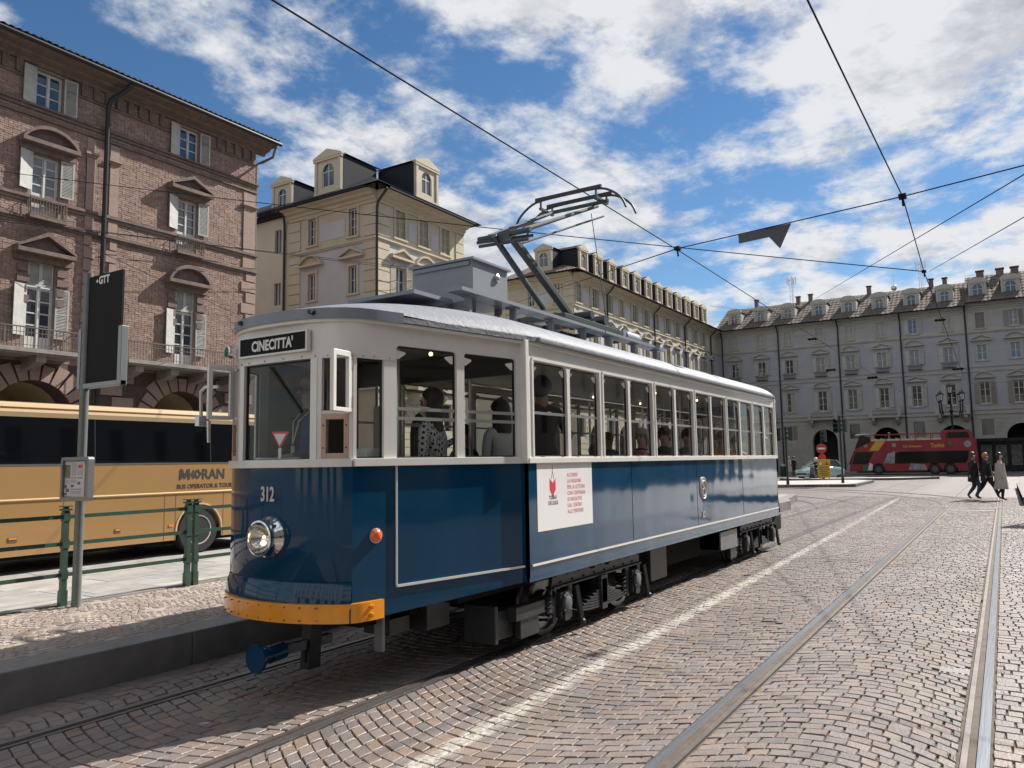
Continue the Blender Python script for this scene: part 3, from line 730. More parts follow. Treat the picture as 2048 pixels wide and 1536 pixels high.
# head lamp
hl=MB(); hl.lathe([(.158,0),(.160,.012),(.152,.028),(.138,.045),(.128,.075),(.127,.10),(.133,.103),(.133,.118),(.119,.121)],(3.985,CY-.005,1.165),(-1,0,0),30,caps=(1,0)); h=TB(hl,'headlamp','chrome',smooth=True)
rf=MB(); rf.lathe([(.02,-.02),(.05,-.008),(.085,.022),(.116,.07),(.118,.085)],(3.95,CY-.005,1.165),(-1,0,0),24,caps=(1,0)); TB(rf,'reflector','chrome',h,smooth=True)
ln=MB(); ln.lathe([(.119,.0),(.09,.012),(.05,.02),(.0,.023)],(3.867,CY-.005,1.165),(-1,0,0),24,caps=(0,0)); TB(ln,'lens','lens_glass',h,smooth=True)
bl=MB(); bl.ball((3.90,CY-.02,1.13),.020); bl.ball((3.91,CY-.015,1.172),.012); TB(bl,'bulb','bulb_warm',h,smooth=True)
bz=MB()
for q in range(3): bz.box(3.90,CY-.005+.13*cos(q*2.1+.3)-.012,1.165+.13*sin(q*2.1+.3)-.012,3.94,CY-.005+.13*cos(q*2.1+.3)+.012,1.165+.13*sin(q*2.1+.3)+.012)
TB(bz,'screw','chrome',h)
# turn lamp, marker lamp
p=VM@Vector((.20,0,1.172)); n_=(VM.to_3x3()@Vector((0,-1,0)))
am=MB(); am.lathe([(.052,0),(.052,.015),(.044,.03),(.030,.042),(.0,.047)],p,n_,18); a_=TB(am,'turn_lamp','amber',smooth=True)
ri=MB(); ri.lathe([(.056,0),(.057,.012),(.050,.014)],p,n_,18); TB(ri,'rim','alu',a_,smooth=True)
mk=MB(); mk.lathe([(.050,0),(.055,.04),(.048,.05)],(4.03,CY+.545,2.625),(-1,.35,0),18); k_=TB(mk,'marker_lamp','chrome',smooth=True)
mk=MB(); mk.lathe([(.046,.048),(.03,.06),(0,.064)],(4.03,CY+.545,2.625),(-1,.35,0),18); TB(mk,'lens','green_lens',k_,smooth=True)
# roof
RW=[(3.925,0.0),(3.935,.2),(3.975,.38),(4.04,.53),(4.125,.645),(4.25,.735),(4.55,.826),(5.0,.927),(5.8,1.10),(6.05,1.155),(10.375,1.155)]
def roofw(X):
    X=min(X,MIR-X)
    for (a,b),(c,d) in zip(RW,RW[1:]):
        if a<=X<=c: return b+(d-b)*(X-a)/(c-a)
    return 0
def roofh(X):
    X=min(X,MIR-X); t=min(1,max(0,(X-3.925)/2.1)); return .29*(1-(1-t)**2.2)
def roof():
    xs=[3.926,3.934,3.95,3.975,4.01,4.05,4.09,4.13,4.19,4.25,4.4,4.6,4.8,5.0,5.25,5.5,5.8,6.05,6.5,7,7.5,8,8.5,9,9.5,10,10.375]; xs=xs+[MIR-x for x in xs[-2::-1]]
    tp=[0,.2,.42,.6,.74,.84,.91,.955,.982,.995,1]; ts=[-t for t in tp[:0:-1]]+tp; vs=[];fs=[];n=len(ts)
    for X in xs:
        w=roofw(X); h=roofh(X); q=min(1,max(0,(min(X,MIR-X)-4.25)/.7)); z0=2.866-.030*q
        for t in ts: vs.append((X,CY+w*t,z0+(h+.030*q)*(1-abs(t)**2.4)**.7))
    for j in range(len(xs)-1):
        for i in range(n-1): fs.append((j*n+i,(j+1)*n+i,(j+1)*n+i+1,j*n+i+1))
    mb=MB(); mb.add(vs,fs); r=TB(mb,'roof','roof_silver',smooth=True,angle=80)
    def edge(front,lim=6.06,start=0):
        P=[(x,w) for x,w in RW if x<=lim]; Q=[(x,CY+w) for x,w in P[::-1]]+[(x,CY-w) for x,w in P[1:]]
        Q=smooth(Q,3); Q=Q if front else mirror_path(Q); return Q
    for f in (True,False):
        TB(ribbon(edge(f,4.56),-.003,.05,2.79,2.869),'nose_band','roof_grey',r,smooth=True)
        TB(ribbon(edge(f),0,.05,2.795,2.838),'roof_edge','roof_silver',r,smooth=True)
        TB(ribbon(edge(f),.012,.09,2.765,2.79),'cornice','tram_white',r,smooth=True)
    for s in (-1,1):
        sd=MB(); sd.box(6.05,CY+s*1.155-.02,2.795,14.70,CY+s*1.155+.02,2.845); TB(sd,'gutter','roof_silver',r,bevel=.015)
        sd=MB(); sd.box(6.05,CY+s*1.12-.02,2.765,14.70,CY+s*1.12+.02,2.795); TB(sd,'cornice','tram_white',r)
    sm=MB()
    for X in (11.75,): sm.tube([(X,CY+1.155*t,2.837+.32*(1-abs(t)**2.4)**.7) for t in [i/10 for i in range(-10,11)]],.006,6)
    TB(sm,'roof_seam','roof_silver',r)
    ho=MB()
    for w in (.36,-.43): ho.box(3.9+ (.045 if w else 0),CY+w-.016,2.82,3.99,CY+w+.016,2.85)
    TB(ho,'vent_hole','black_rubber',r)
    return r
roof_o=roof()
# roof walkway boards, resistor box, pantograph
for k,y in enumerate((4.23,5.19)):
    mb=MB(); mb.box(5.68,y-.09,3.300,8.72,y+.09,3.335); mb.box(8.76,y-.09,3.300,10.85,y+.09,3.335); w=TB(mb,'walkway_board','box_grey')
    ft=MB()
    for X in (5.9,6.7,7.5,8.3,9.0,9.8,10.6): ft.box(X-.02,y-.03,3.0,X+.02,y+.03,3.30); ft.box(X-.05,y-.06,3.285,X+.05,y+.06,3.30)
    TB(ft,'foot','roof_grey',w)
mb=MB(); mb.prism([(5.18,4.30),(5.75,4.30),(5.75,5.1),(5.18,5.1)],3.20,3.235); TB(mb,'resistor_tray','roof_grey')
rb=MB(); rb.box(6.12,4.33,3.30,6.76,5.10,3.72); rbx=TB(rb,'resistor_box','box_grey',bevel=.008)
ld=MB(); ld.box(6.09,4.30,3.712,6.79,5.13,3.735); ld.box(6.10,4.36,3.66,6.118,5.07,3.70); TB(ld,'lid','roof_grey',rbx)
vn=MB(); vn.lathe([(.045,0),(.045,.02),(.02,.035)],(6.55,4.33,3.60),(0,-1,0),14); TB(vn,'vent','alu',rbx,smooth=True)
lg=MB()
for X in (6.2,6.68):
    for y in (4.4,5.0): lg.box(X-.03,y-.03,3.1,X+.03,y+.03,3.30)
TB(lg,'leg','roof_grey',rbx)
pg=MB(); PZb=3.47
for y in (4.38,5.04): pg.box(8.05,y-.04,PZb-.05,9.75,y+.04,PZb+.01)
for X in (8.12,8.75,9.62): pg.box(X-.05,4.38,PZb-.05,X+.05,5.04,PZb+.02)
pan=TB(pg,'pantograph','panto_grey',bevel=.006)
ins=MB()
for X in (8.12,9.62):
    for y in (4.4,5.02): ins.lathe([(.04,0),(.055,.02),(.035,.035),(.055,.055),(.035,.07),(.055,.09),(.035,.11)],(X,y,3.30),(0,0,1),12)
TB(ins,'insulator','copper',pan,smooth=True)
KN=Vector((7.33,CY,4.33)); B0=Vector((8.85,CY-.03,3.58)); 
la=MB(); la.bar(B0,KN+Vector((.10,0,.02)),.08,.085,up=(0,1,0)); la.bar((8.15,CY-.02,3.58),KN+Vector((-.10,.10,-.03)),.05,.06,up=(0,1,0)); TB(la,'lower_arm','panto_grey',pan,bevel=.01)
hub=MB(); hub.cyl((8.85,CY-.34,3.58),(8.85,CY+.34,3.58),.055,n=14); hub.box(8.7,CY-.10,3.47,9.0,CY+.10,3.62); hub.cyl((9.35,CY-.30,3.58),(9.35,CY+.25,3.58),.075,n=16); hub.box(9.1,CY-.22,3.46,9.9,CY-.10,3.56); hub.box(9.55,CY-.1,3.5,9.95,CY+.25,3.66); TB(hub,'base_gear','panto_grey',pan)
mo=MB(); mo.tube([(9.9,CY-.28,3.44),(10.35,CY-.28,3.44)],[.09,.085],12); mo.box(9.78,CY-.35,3.36,9.95,CY-.20,3.52); TB(mo,'drive_motor','box_grey',pan,smooth=True)
hs=MB(); hs.tube([(9.35,CY-.3,3.5),(9.55,CY-.35,3.42),(9.8,CY-.33,3.55),(9.95,CY-.3,3.50)],.014,6); hs.tube([(9.36,CY-.28,3.56),(9.36,CY-.28,3.7),(9.28,CY-.15,5.08)],.006,5); TB(hs,'cable','black_rubber',pan)
kn=MB(); kn.cyl(KN+Vector((0,-.34,0)),KN+Vector((0,.38,0)),.032,n=14); kn.bar(KN+Vector((-.16,.30,-.09)),KN+Vector((.16,-.28,-.02)),.03,.03); kn.box(KN.x-.03,CY-.07,KN.z-.07,KN.x+.12,CY+.07,KN.z+.03); kn.cyl(KN+Vector((-.05,.34,-.10)),KN+Vector((.02,-.3,-.10)),.020,n=10); TB(kn,'knuckle','panto_grey',pan)
HC=Vector((9.05,CY,5.12))
ua=MB(); ua.cyl(KN+Vector((.05,-.22,.03)),HC+Vector((.12,-.30,0)),.030,.022,10); ua.cyl(KN+Vector((.05,.26,.03)),HC+Vector((.0,.30,0)),.030,.022,10); ua.cyl(KN+Vector((.12,-.16,-.10)),HC+Vector((.22,-.34,-.12)),.013,n=8)
ua.bar(KN+Vector((.05,.30,.03)),KN+Vector((.9,-.03,.45)),.02,.02); ua.bar(KN+Vector((.5,.27,.25)),KN+Vector((.5,-.24,.23)),.022,.022); TB(ua,'upper_arm','panto_steel',pan,smooth=True)
def bow(X,dz): return smooth([(X,CY+w,5.27+dz-.025*(abs(w)/.5)**2 if abs(w)<.56 else z+dz) for w,z in ((.84,4.93),(.78,5.06),(.66,5.17),(.50,5.245),(.25,5.265),(0,5.27),(-.25,5.265),(-.50,5.245),(-.66,5.17),(-.78,5.06),(-.84,4.93))],3)
hb=MB()
for dx in (-.16,.16): hb.tube(bow(9.05+dx,0),[.016]*31,8)
for w in (.42,-.42):
    hb.box(8.87,CY+w-.02,5.13,9.23,CY+w+.02,5.16)
    for dx in (-.16,.16): hb.bar((9.05+dx,CY+w,5.14),(9.05+dx,CY+w,5.25),.02,.03)
hb.cyl((9.05,CY-.52,5.12),(9.05,CY+.50,5.12),.026,n=10)
hd_=TB(hb,'collector_head','panto_grey',pan,smooth=True)
cs=MB()
for dx in (-.16,.16): cs.box(9.05+dx-.02,CY-.50,5.255,9.05+dx+.02,CY+.50,5.30)
TB(cs,'contact_strip','carbon',hd_)
# underframe, bogies
un=MB(); un.box(4.3,CY-.62,.50,16.45,CY+.62,.66); un.box(5.2,CY-.85,.55,15.5,CY+.85,.66); TB(un,'underframe','under_black')
eq=MB(); eq.box(4.62,CY-.62,.38,4.86,CY-.35,.60); eq.box(4.98,CY-.70,.36,5.28,CY-.45,.62); TB(eq,'switch_box','bogie_grey',bevel=.006)
eq=MB(); eq.box(4.47,CY-.68,.30,4.50,CY-.60,.62); TB(eq,'step_bracket','panel_grey')
eq=MB(); eq.box(9.08,CY-.93,.20,9.62,CY-.55,.60); TB(eq,'equipment_box','bogie_grey',bevel=.008)
eq=MB(); eq.prism([(11.45,.34),(12.28,.32),(12.28,.60),(11.45,.60)],CY-1.07,CY-1.05,'y'); TB(eq,'mud_flap','panel_grey')
eq=MB(); eq.prism([(14.9,.60),(15.5,.62),(15.5,.34),(15.05,.34)],CY-.98,CY-.95,'y'); eq.box(14.9,CY-.95,.34,15.5,CY-.9,.62); TB(eq,'rear_skirt','under_black')
eq=MB(); eq.box(9.9,CY-.8,.28,11.3,CY+.8,.58); TB(eq,'resistor_case','under_black')
BW=.96                                             # lateral position of the bogie frames
def bogie(cx):
    root=None
    for s in (-1,1):
        y=CY+s*BW
        fr=MB(); top=[(cx-1.06,.50)]+arc(cx-.96,.535,.09,180,90,3)+[(cx+.96,.625)]+arc(cx+.96,.535,.09,90,0,3)+[(cx+1.05,.50)]
        fr.prism(top,y-.02,y+.02,'y'); fr.box(cx-1.05,y-.05,.485,cx+1.05,y+.05,.505)
        for ax in (-.85,.85):                       # horn guides round each axle box
            for d in (-.16,.16): fr.prism([(cx+ax+d-.045,.49),(cx+ax+d+.045,.49),(cx+ax+d+.03,.16),(cx+ax+d-.03,.16)],y-.025,y+.025,'y')
        fr.prism([(cx-.08,.49),(cx+.08,.49),(cx+.06,.20),(cx-.06,.20)],y-.07,y-.02,'y') if s<0 else fr.prism([(cx-.08,.49),(cx+.08,.49),(cx+.06,.20),(cx-.06,.20)],y+.02,y+.07,'y')
        fr.bar((cx-1.02,y,.47),(cx-1.18,y,.30),.05,.10); fr.box(cx-1.22,y-.03,.26,cx-1.0,y+.03,.40)
        o=TB(fr,'bogie' if root is None else 'side_frame','bogie_grey',root,bevel=.005)
        if root is None: root=o
        rv=MB()
        for k in range(9):
            X=cx-.98+k*.245
            for zz in (.60,.53): rv.ball((X+(.10 if zz<.55 else 0),y+s*.021,zz),.013,6,4)
        for X in (cx-.2,cx-.15,cx+.15,cx+.2): rv.ball((X,y+s*.021,.585),.013,6,4)
        TB(rv,'rivet','under_black',root)
        lf=MB()
        for k in range(7):
            hw=.60-.075*k; zz=.185+.027*k
            pts=[(cx+hw*t,zz+.035*t*t*(hw/.6)**2) for t in (-1,-.5,0,.5,1)]
            lf.prism(pts+[(p[0],p[1]-.020) for p in pts[::-1]],y-.05,y+.04,'y')
        lf.box(cx-.06,y-.07,.14,cx+.06,y+.06,.45); TB(lf,'leaf_spring','bogie_grey',root)
        for ax in (-.85,.85):
            ab=MB(); ab.box(cx+ax-.10,y-.06,.20,cx+ax+.10,y+.06,.44); ab.lathe([(.10,0),(.10,.018),(.088,.026)],(cx+ax,y+s*.06,.33),(0,s,0),18); ab.box(cx+ax-.05,y+s*.05-.03,.17,cx+ax+.05,y+s*.05+.05,.24); a_=TB(ab,'axle_box','bogie_grey',root,smooth=True)
            cp=MB(); cp.lathe([(.072,.02),(.070,.034),(.055,.040),(.0,.040)],(cx+ax,y+s*.06,.33),(0,s,0),18)
            for q in range(4): cp.ball((cx+ax+.09*cos(q*pi/2+.7),y+s*.085,.33+.09*sin(q*pi/2+.7)),.014,6,4)
            TB(cp,'cap','panto_steel',root,smooth=True)
            cs_=MB(); pts=[]
            for q in range(41):
                t=q/40; pts.append((cx+ax-.30+.055*cos(t*10*pi),y+.055*sin(t*10*pi),.20+.24*t))
            if abs(ax)>0 : cs_.tube(pts,.013,6)
            TB(cs_,'coil_spring','under_black',root,smooth=True)
            hg=MB(); hg.bar((cx+ax+.20,y+s*.07,.47),(cx+ax+.27,y+s*.09,.12),.035,.05); hg.ball((cx+ax+.27,y+s*.10,.11),.035,8,6); TB(hg,'brake_hanger','bogie_grey',root)
            wy=CY+s*.745
            wh=MB(); wh.lathe([(.36,-.02),(.36,.012),(.332,.02),(.325,.09),(.27,.095),(.26,.06),(.11,.05),(.10,.10),(.0,.10)],(cx+ax,wy-s*.05,.330),(0,s,0),32); TB(wh,'wheel','tyre_steel',root,smooth=True)
    tr=MB(); tr.box(cx-.12,CY-BW,.30,cx+.12,CY+BW,.48)
    for ax in (-.85,.85): tr.cyl((cx+ax,CY-.9,.33),(cx+ax,CY+.9,.33),.06,n=10)
    tr.box(cx-.75,CY-.5,.15,cx-.25,CY+.5,.48); tr.box(cx+.25,CY-.5,.15,cx+.75,CY+.5,.48); TB(tr,'motor','under_black',root)
    fe=MB(); fe.box(cx-1.62,CY-.98,.13,cx-1.30,CY-.92,.30) ; fe.box(cx-1.72,CY-1.0,.30,cx-1.22,CY-.90,.42); TB(fe,'rail_guard','bogie_grey',root,bevel=.006)
    return root
bogie(7.57); bogie(13.82)
eq=MB(); eq.box(5.62,CY-.93,.14,5.67,CY-.60,.46); eq.box(5.67,CY-.90,.16,5.95,CY-.6,.40); TB(eq,'sand_box','bogie_grey',bevel=.006)
# coupler
cp=MB(); cp.lathe([(.035,0),(.10,.0),(.104,.012),(.10,.03),(.055,.035)],(3.855,CY,.297),(1,0,0),24); cp.tube([(3.88,CY,.297),(3.98,CY,.30)],.055,14); cp.tube([(3.98,CY,.30),(4.12,CY,.31)],.062,14); cp.box(4.12,CY-.03,.275,4.6,CY+.03,.345); TB(cp,'coupler','tram_blue',smooth=True)
cp=MB(); cp.prism([(4.33,.12),(4.45,.12),(4.47,.50),(4.36,.50)],CY-.05,CY+.05,'y'); cp.box(4.325,CY-.012,.17,4.332,CY+.012,.30); TB(cp,'coupler_hanger','bogie_grey')
# emblem, fleet number and poster on the side
SY=CY-1.11
em=MB(); em.lathe([(.0,.0),(.155,.0),(.155,.012),(.145,.016),(.14,.010),(.0,.010)],(10.63,SY,1.292),(0,-1,0),30); e_=TB(em,'emblem','letter_grey',smooth=True)
em=MB(); em.lathe([(.128,.0102),(.128,.0125),(.0,.0125)],(10.63,SY,1.292),(0,-1,0),30); TB(em,'field','panel_grey',e_)
em=MB(); em.tube([(10.63+.06*cos(a*.35+.5)*(1 if a<9 else -1),SY-.016,1.292+(.052 if a<9 else -.052)+.052*sin(a*.35+.5)*(1 if a<9 else -1)) for a in range(18)],.008,6); em.tube([(10.63+.108*cos(q*2*pi/24),SY-.015,1.292+.108*sin(q*2*pi/24)) for q in range(25)],.006,6); em.tube([(10.575,SY-.016,1.35),(10.63,SY-.018,1.292),(10.69,SY-.016,1.23)],.007,6); TB(em,'monogram','letter_white',e_,smooth=True)
TXT('side_number','312',.125,'letter_grey',(10.545,SY-.006,.885),(1,0,0),bold=.003,extrude=.003,sx=.62)
po=MB(); po.box(6.06,SY-.004,1.066,7.165,SY-.001,1.688); pst=TB(po,'poster','poster_paper')
def PT(s,size,m,x,z,**k): return TXT('lettering',s,size,m,(x,SY-.0045,z),(1,0,0),pst,extrude=.0003,**k)
for i,s in enumerate(('ACCENDE','LA PASSIONE','PER LA LETTURA','CON CENTINAIA','DI INIZIATIVE','DAL CENTRO','ALLE PERIFERIE')): PT(s,.052,'poster_rose',6.63,1.548-i*.0585,sx=.86,bold=.0004,space=1.12)
PT('TORINO',.052,'ink_dark',6.345,1.345,sx=.72,align='CENTER',bold=.0008); PT('CHE LEGGE',.052,'ink_dark',6.345,1.295,sx=.72,align='CENTER',bold=.0008)
bk=MB()
for s in (-1,1):
    x=6.345; bk.prism([(x+s*.004,1.500),(x+s*.055,1.540),(x+s*.055,1.435),(x+s*.030,1.41),(x+s*.004,1.375)],SY-.0058,SY-.0042,'y')
bk.prism([(6.325,1.385),(6.365,1.385),(6.345,1.365)],SY-.0058,SY-.0042,'y'); TB(bk,'book_mark','poster_red',pst)
tw=MB()
for s in (-1,1): tw.bar((6.345+s*.026,SY-.005,1.535),(6.345+s*.003,SY-.005,1.60),.001,.002,up=(0,1,0))
tw.bar((6.345,SY-.005,1.595),(6.345,SY-.005,1.665),.001,.003,up=(0,1,0)); TB(tw,'spire_outline','ink_dark',pst)
# interior
it=MB(); it.box(4.2,CY-.66,.66,5.9,CY+.66,.72); it.box(5.9,CY-1.05,.66,14.85,CY+1.05,.72); it.box(14.85,CY-.7,.66,16.5,CY+.7,.72); TB(it,'floor','interior_wood')
it=MB(); it.box(4.3,CY-.6,2.74,16.4,CY+.6,2.755); it.box(5.95,CY-1.05,2.70,14.8,CY+1.05,2.735); TB(it,'ceiling','interior_cream')
it=MB()
for s in (-1,1): it.box(5.95,CY+s*1.04-.01,.72,14.8,CY+s*1.04+.01,SILL0); 
TB(it,'wainscot','interior_wood')
for X in (5.95,14.78):
    it=MB()
    for s in (-1,1): it.box(X-.02,CY+s*.75-.32,.72,X+.02,CY+s*.75+.32,1.55)
    it.box(X-.02,CY-1.05,2.5,X+.02,CY+1.05,2.74); TB(it,'bulkhead','interior_dark')
ip=MB()
for y in (CY-.42,CY+.42): ip.cyl((6.0,y,2.45),(14.7,y,2.45),.016,n=8)
for X in (4.95,6.0,7.2,8.7,10.2,11.7,13.2): 
    for y in (CY-.42,CY+.42): ip.cyl((X,y,.72),(X,y,2.72),.018,n=8)
ip.cyl((4.35,CY+.1,1.75),(4.35,CY+.62,1.75),.02,n=8); TB(ip,'hand_rail','alu',smooth=True)
ic=MB(); ic.box(4.25,CY+.12,.72,4.5,CY+.52,1.62); ic.lathe([(.10,0),(.10,.05),(.06,.06)],(4.42,CY+.40,1.62),(0,0,1),14); ic.bar((4.42,CY+.40,1.70),(4.42,CY+.22,1.72),.02,.02); TB(ic,'controller','interior_dark')
ic=MB(); ic.box(4.55,CY+.72,.72,5.6,CY+.755,2.6); ic.box(5.0,CY-.35,.72,5.04,CY-.1,2.2); TB(ic,'door_leaf','interior_cream')
ic=MB(); ic.bar((4.03,CY+.10,2.47),(4.04,CY-.25,2.10),.012,.02); TB(ic,'wiper','black_rubber')
def seat(X,y,face):
    mb=MB(); mb.box(X-.22,y-.22,1.13,X+.22,y+.22,1.17); mb.prism([(X-face*.20,1.17),(X-face*.25,1.62),(X-face*.28,1.62),(X-face*.24,1.13)],y-.22,y+.22,'y'); mb.box(X-.03,y-.15,.72,X+.03,y+.15,1.13); TB(mb,'seat','interior_wood',bevel=.01)
for i in range(8):
    for s in (-1,1): seat(6.75+i*.98,CY+s*.72,1 if i%2 else -1)
bu=MB()
for X in (5.3,6.9,8.7,10.5,12.3,13.9):
    for y in (CY-.5,CY+.5): bu.ball((X,y,2.66),.018,8,6)
TB(bu,'ceiling_bulb','bulb_warm',smooth=True)
# warning triangle behind the windscreen
yt=MB(); yt.prism([(CY+.115,1.965),(CY-.085,1.96),(CY+.018,1.83)],4.075,4.08,'x'); yb=TB(yt,'warning_triangle','poster_red')
yt=MB(); yt.prism([(CY+.085,1.948),(CY-.055,1.944),(CY+.017,1.855)],4.071,4.075,'x'); TB(yt,'face','letter_white',yb)
yt=MB(); yt.box(4.075,CY+.005,1.73,4.085,CY+.035,1.835); TB(yt,'stem','letter_white',yb)
bx=MB(); bx.box(4.35,CY-.62,1.745,4.62,CY-.40,1.82); TB(bx,'dash_box','letter_white')
# ------------------------------------------------------------------ tram stop furniture and fence
mat('fence_green',(.035,.075,.055),.42,coat=.3,var=.2,vscale=10,bump=.1,bscale=40); mat('pole_grey',(.16,.18,.17),.45,.3,var=.12,vscale=6)
mat('case_grey',(.27,.29,.29),.35,.5); mat('print_paper',(.66,.68,.70),.5); mat('print_dark',(.10,.13,.15),.5); mat('print_red',(.62,.10,.09),.5); mat('print_photo',(.14,.16,.09),.5,var=.6,vscale=30)
mat('print_text',(.47,.49,.52),.5)
FY=8.39
def post(x,parent):
    mb=MB(); mb.box(x-.035,FY-.035,PZ,x+.035,FY+.035,PZ+.16); mb.box(x-.027,FY-.027,PZ+.16,x+.027,FY+.027,1.265)
    for z in (.60,.92,1.20): mb.box(x-.034,FY-.034,z-.045,x+.034,FY+.034,z+.045)
    mb.box(x-.045,FY-.045,1.265,x+.045,FY+.045,1.285); mb.box(x-.02,FY-.02,1.285,x+.02,FY+.02,1.305); mb.prism([(x-.05,FY-.05),(x+.05,FY-.05),(x+.05,FY+.05),(x-.05,FY+.05)],1.305,1.315)
    return mb
def fence(x0,xm,x1,label):
    f=thing('fence',label,'fence',(x0,FY,PZ),group='green iron fences along the platform')
    for x in (x0,xm,x1):
        post(x,f).build('post',MT['fence_green'],f,off=(x0,FY,PZ))
    for a,b in ((x0,xm),(xm,x1)):
        for z in (.60,.92,1.20): MB().box(a+.034,FY-.011,z-.02,b-.034,FY+.011,z+.02).build('rail',MT['fence_green'],f,off=(x0,FY,PZ))
fence(2.90,4.39,5.845,'green iron fence panel behind the tram stop pole')
fence(5.945,7.42,8.90,'green iron fence panel in front of the coach wheel')
fence(9.0,10.48,11.95,'green iron fence panel mostly hidden behind the tram')
fence(-.16,1.33,2.80,'green iron fence panel running out of the photo at left')
sx,sy=4.45,8.235
stop=thing('tram_stop_pole','grey tram stop pole with tall black board and timetable case','stop sign',(sx,sy,PZ))
O_=(sx,sy,PZ)
MB().cyl((sx,sy,PZ),(sx,sy,3.80),.045,n=18).build('pole',MT['pole_grey'],stop,smooth=True,off=O_)
b=MB(); b.box(4.435,7.575,2.60,4.465,8.275,3.755); bd=b.build('board',MT['sign_black'],stop,off=O_,bevel=.004)
fr=MB(); fr.box(4.41,7.515,2.545,4.49,7.575,3.16); fr.box(4.41,8.275,2.545,4.49,8.33,3.20); fr.box(4.415,7.515,2.545,4.485,8.33,2.60); fr.build('board_frame',MT['case_grey'],stop,off=O_,bevel=.008)
text('lettering','GTT',.115,MT['letter_white'],stop,plane_M((4.4345-sx,8.01-sy,3.655-PZ),(0,-1,0)) @ Matrix.Shear('XZ',4,(.18,0)) if False else plane_M((4.4345-sx,8.01-sy,3.655-PZ),(0,-1,0)),bold=.004,sx=.9)
MB().prism([(8.035,3.672),(8.06,3.69),(8.035,3.71),(8.02,3.69)],4.432,4.435,'x').build('logo_mark',MT['letter_white'],stop,off=O_)
cx0,cx1,cz0,cz1=7.915,8.455,1.37,1.825
cs=MB(); cs.box(4.375,cx0+.02,cz0+.02,4.40,cx1-.02,cz1-.02); case=cs.build('timetable_case',MT['case_grey'],stop,off=O_)
rm=MB()
outer=rrect(cx0,cz0,cx1,cz1,.035); inner=rrect(cx0+.035,cz0+.035,cx1-.035,cz1-.035,.012); n=len(outer)
rm.add([(4.35,p[0],p[1]) for p in outer]+[(4.35,p[0],p[1]) for p in inner]+[(4.41,p[0],p[1]) for p in outer]+[(4.378,p[0],p[1]) for p in inner],
       [(i,(i+1)%n,n+(i+1)%n,n+i) for i in range(n)]+[(i,2*n+i,2*n+(i+1)%n,(i+1)%n) for i in range(n)]+[(n+i,n+(i+1)%n,3*n+(i+1)%n,3*n+i) for i in range(n)])
rm.build('rim',MT['case_grey'],case,off=O_)
def pr(y0,z0,y1,z1,m,k=0): MB().box(4.3735-.0006*k,y0,z0,4.3745,y1,z1).build('print',MT[m],case,off=O_)
a0=cx1-.045; W_=.36
def P_(u0,v0,u1,v1,m,k=1): pr(a0-W_*u1, cz1-.045-.365*v1, a0-W_*u0, cz1-.045-.365*v0, m, k)
P_(0,0,1.06,1,'print_paper',0); P_(0,.10,.30,.45,'print_photo'); P_(.35,.06,.62,.42,'print_text'); P_(.70,.10,.95,.20,'print_red'); P_(.68,.24,.98,.40,'print_text')
P_(0,.46,.30,.485,'print_dark'); P_(.34,.46,.64,.485,'print_red'); P_(.68,.46,.98,.485,'print_dark'); P_(0,.52,.30,.64,'print_text'); P_(.34,.52,.64,.62,'print_text'); P_(0,.67,.15,.77,'print_photo'); P_(.34,.66,.50,.74,'print_photo'); P_(.70,.58,.85,.66,'print_dark')
P_(.08,.78,.27,.88,'print_dark'); P_(.34,.78,.95,.80,'print_dark'); P_(.34,.83,.9,.93,'print_text'); P_(0,.90,.15,.97,'print_photo')
glass('case_glass',(.9,.92,.93)); MB().quad((4.3705,cx0+.03,cz0+.03),(4.3705,cx1-.03,cz0+.03),(4.3705,cx1-.03,cz1-.03),(4.3705,cx0+.03,cz1-.03)).build('pane',MT['case_glass'],case,off=O_)
bk=MB(); bk.box(4.40,sy-.05,1.45,4.42,sy+.05,1.50); bk.box(4.40,sy-.05,1.70,4.42,sy+.05,1.75); bk.build('bracket',MT['pole_grey'],stop,off=O_)

# ------------------------------------------------------------------ the tan coach
mat('coach_gold',(.43,.255,.105),.30,.25,coat=.9,var=.02,vscale=2,wave=.012,wscale=1.2); mat('coach_cream',(.60,.43,.24),.32,coat=.7)
mat('coach_glass',(.003,.0035,.005),.04,spec=.28,wave=.01,wscale=.7); mat('coach_gap',(.16,.095,.04),.6); mat('tyre',(.016,.016,.017),.75,bump=.2,bscale=60); mat('coach_grey',(.09,.09,.095),.5); mat('orange_lens',(.85,.25,.02),.2,coat=1)
KY=13.65; CO=(6.2,14.9,0)
coach=thing('coach','tan tour coach with dark windows parked behind the green fence','coach',CO)
def KB(mb,name,m,parent=None,**k): return mb.build(name,MT[m],parent or coach,off=CO,**k)
def wheel_x(): return (9.76,2.2,0.9)
X0,X1=.1,12.35
def side(y,sgn):
    pts=[(X0,.30)]
    for wx in (0.9+.0,2.25,9.76): pts+=[(wx-.52,.30)]+[(wx+.52*cos(radians(q)),.46+.52*sin(radians(q))) for q in range(180,-1,-15)]+[(wx+.52,.30)]
    pts+=[(X1-.25,.30),(X1,.42),(X1,1.77),(X0,1.77)]
    # outward offset a touch
    return MB().prism(pts,y,y+.03*sgn,'y')
p1=KB(side(KY,1),'side_panel','coach_gold'); KB(side(KY+2.45,-1),'side_panel','coach_gold')
cr=MB(); cr.prism([(KY,1.185),(KY-.022,1.20),(KY-.022,1.212),(KY,1.225)],X0,X1,'x'); KB(cr,'crease','coach_cream',p1)
sm=MB()
for x in (.6,3.0,4.4,5.75,7.1,8.99,9.225,10.31): sm.box(x-.006,KY-.003,.31,x+.006,KY,1.185)
KB(sm,'door_gap','coach_gap',p1)
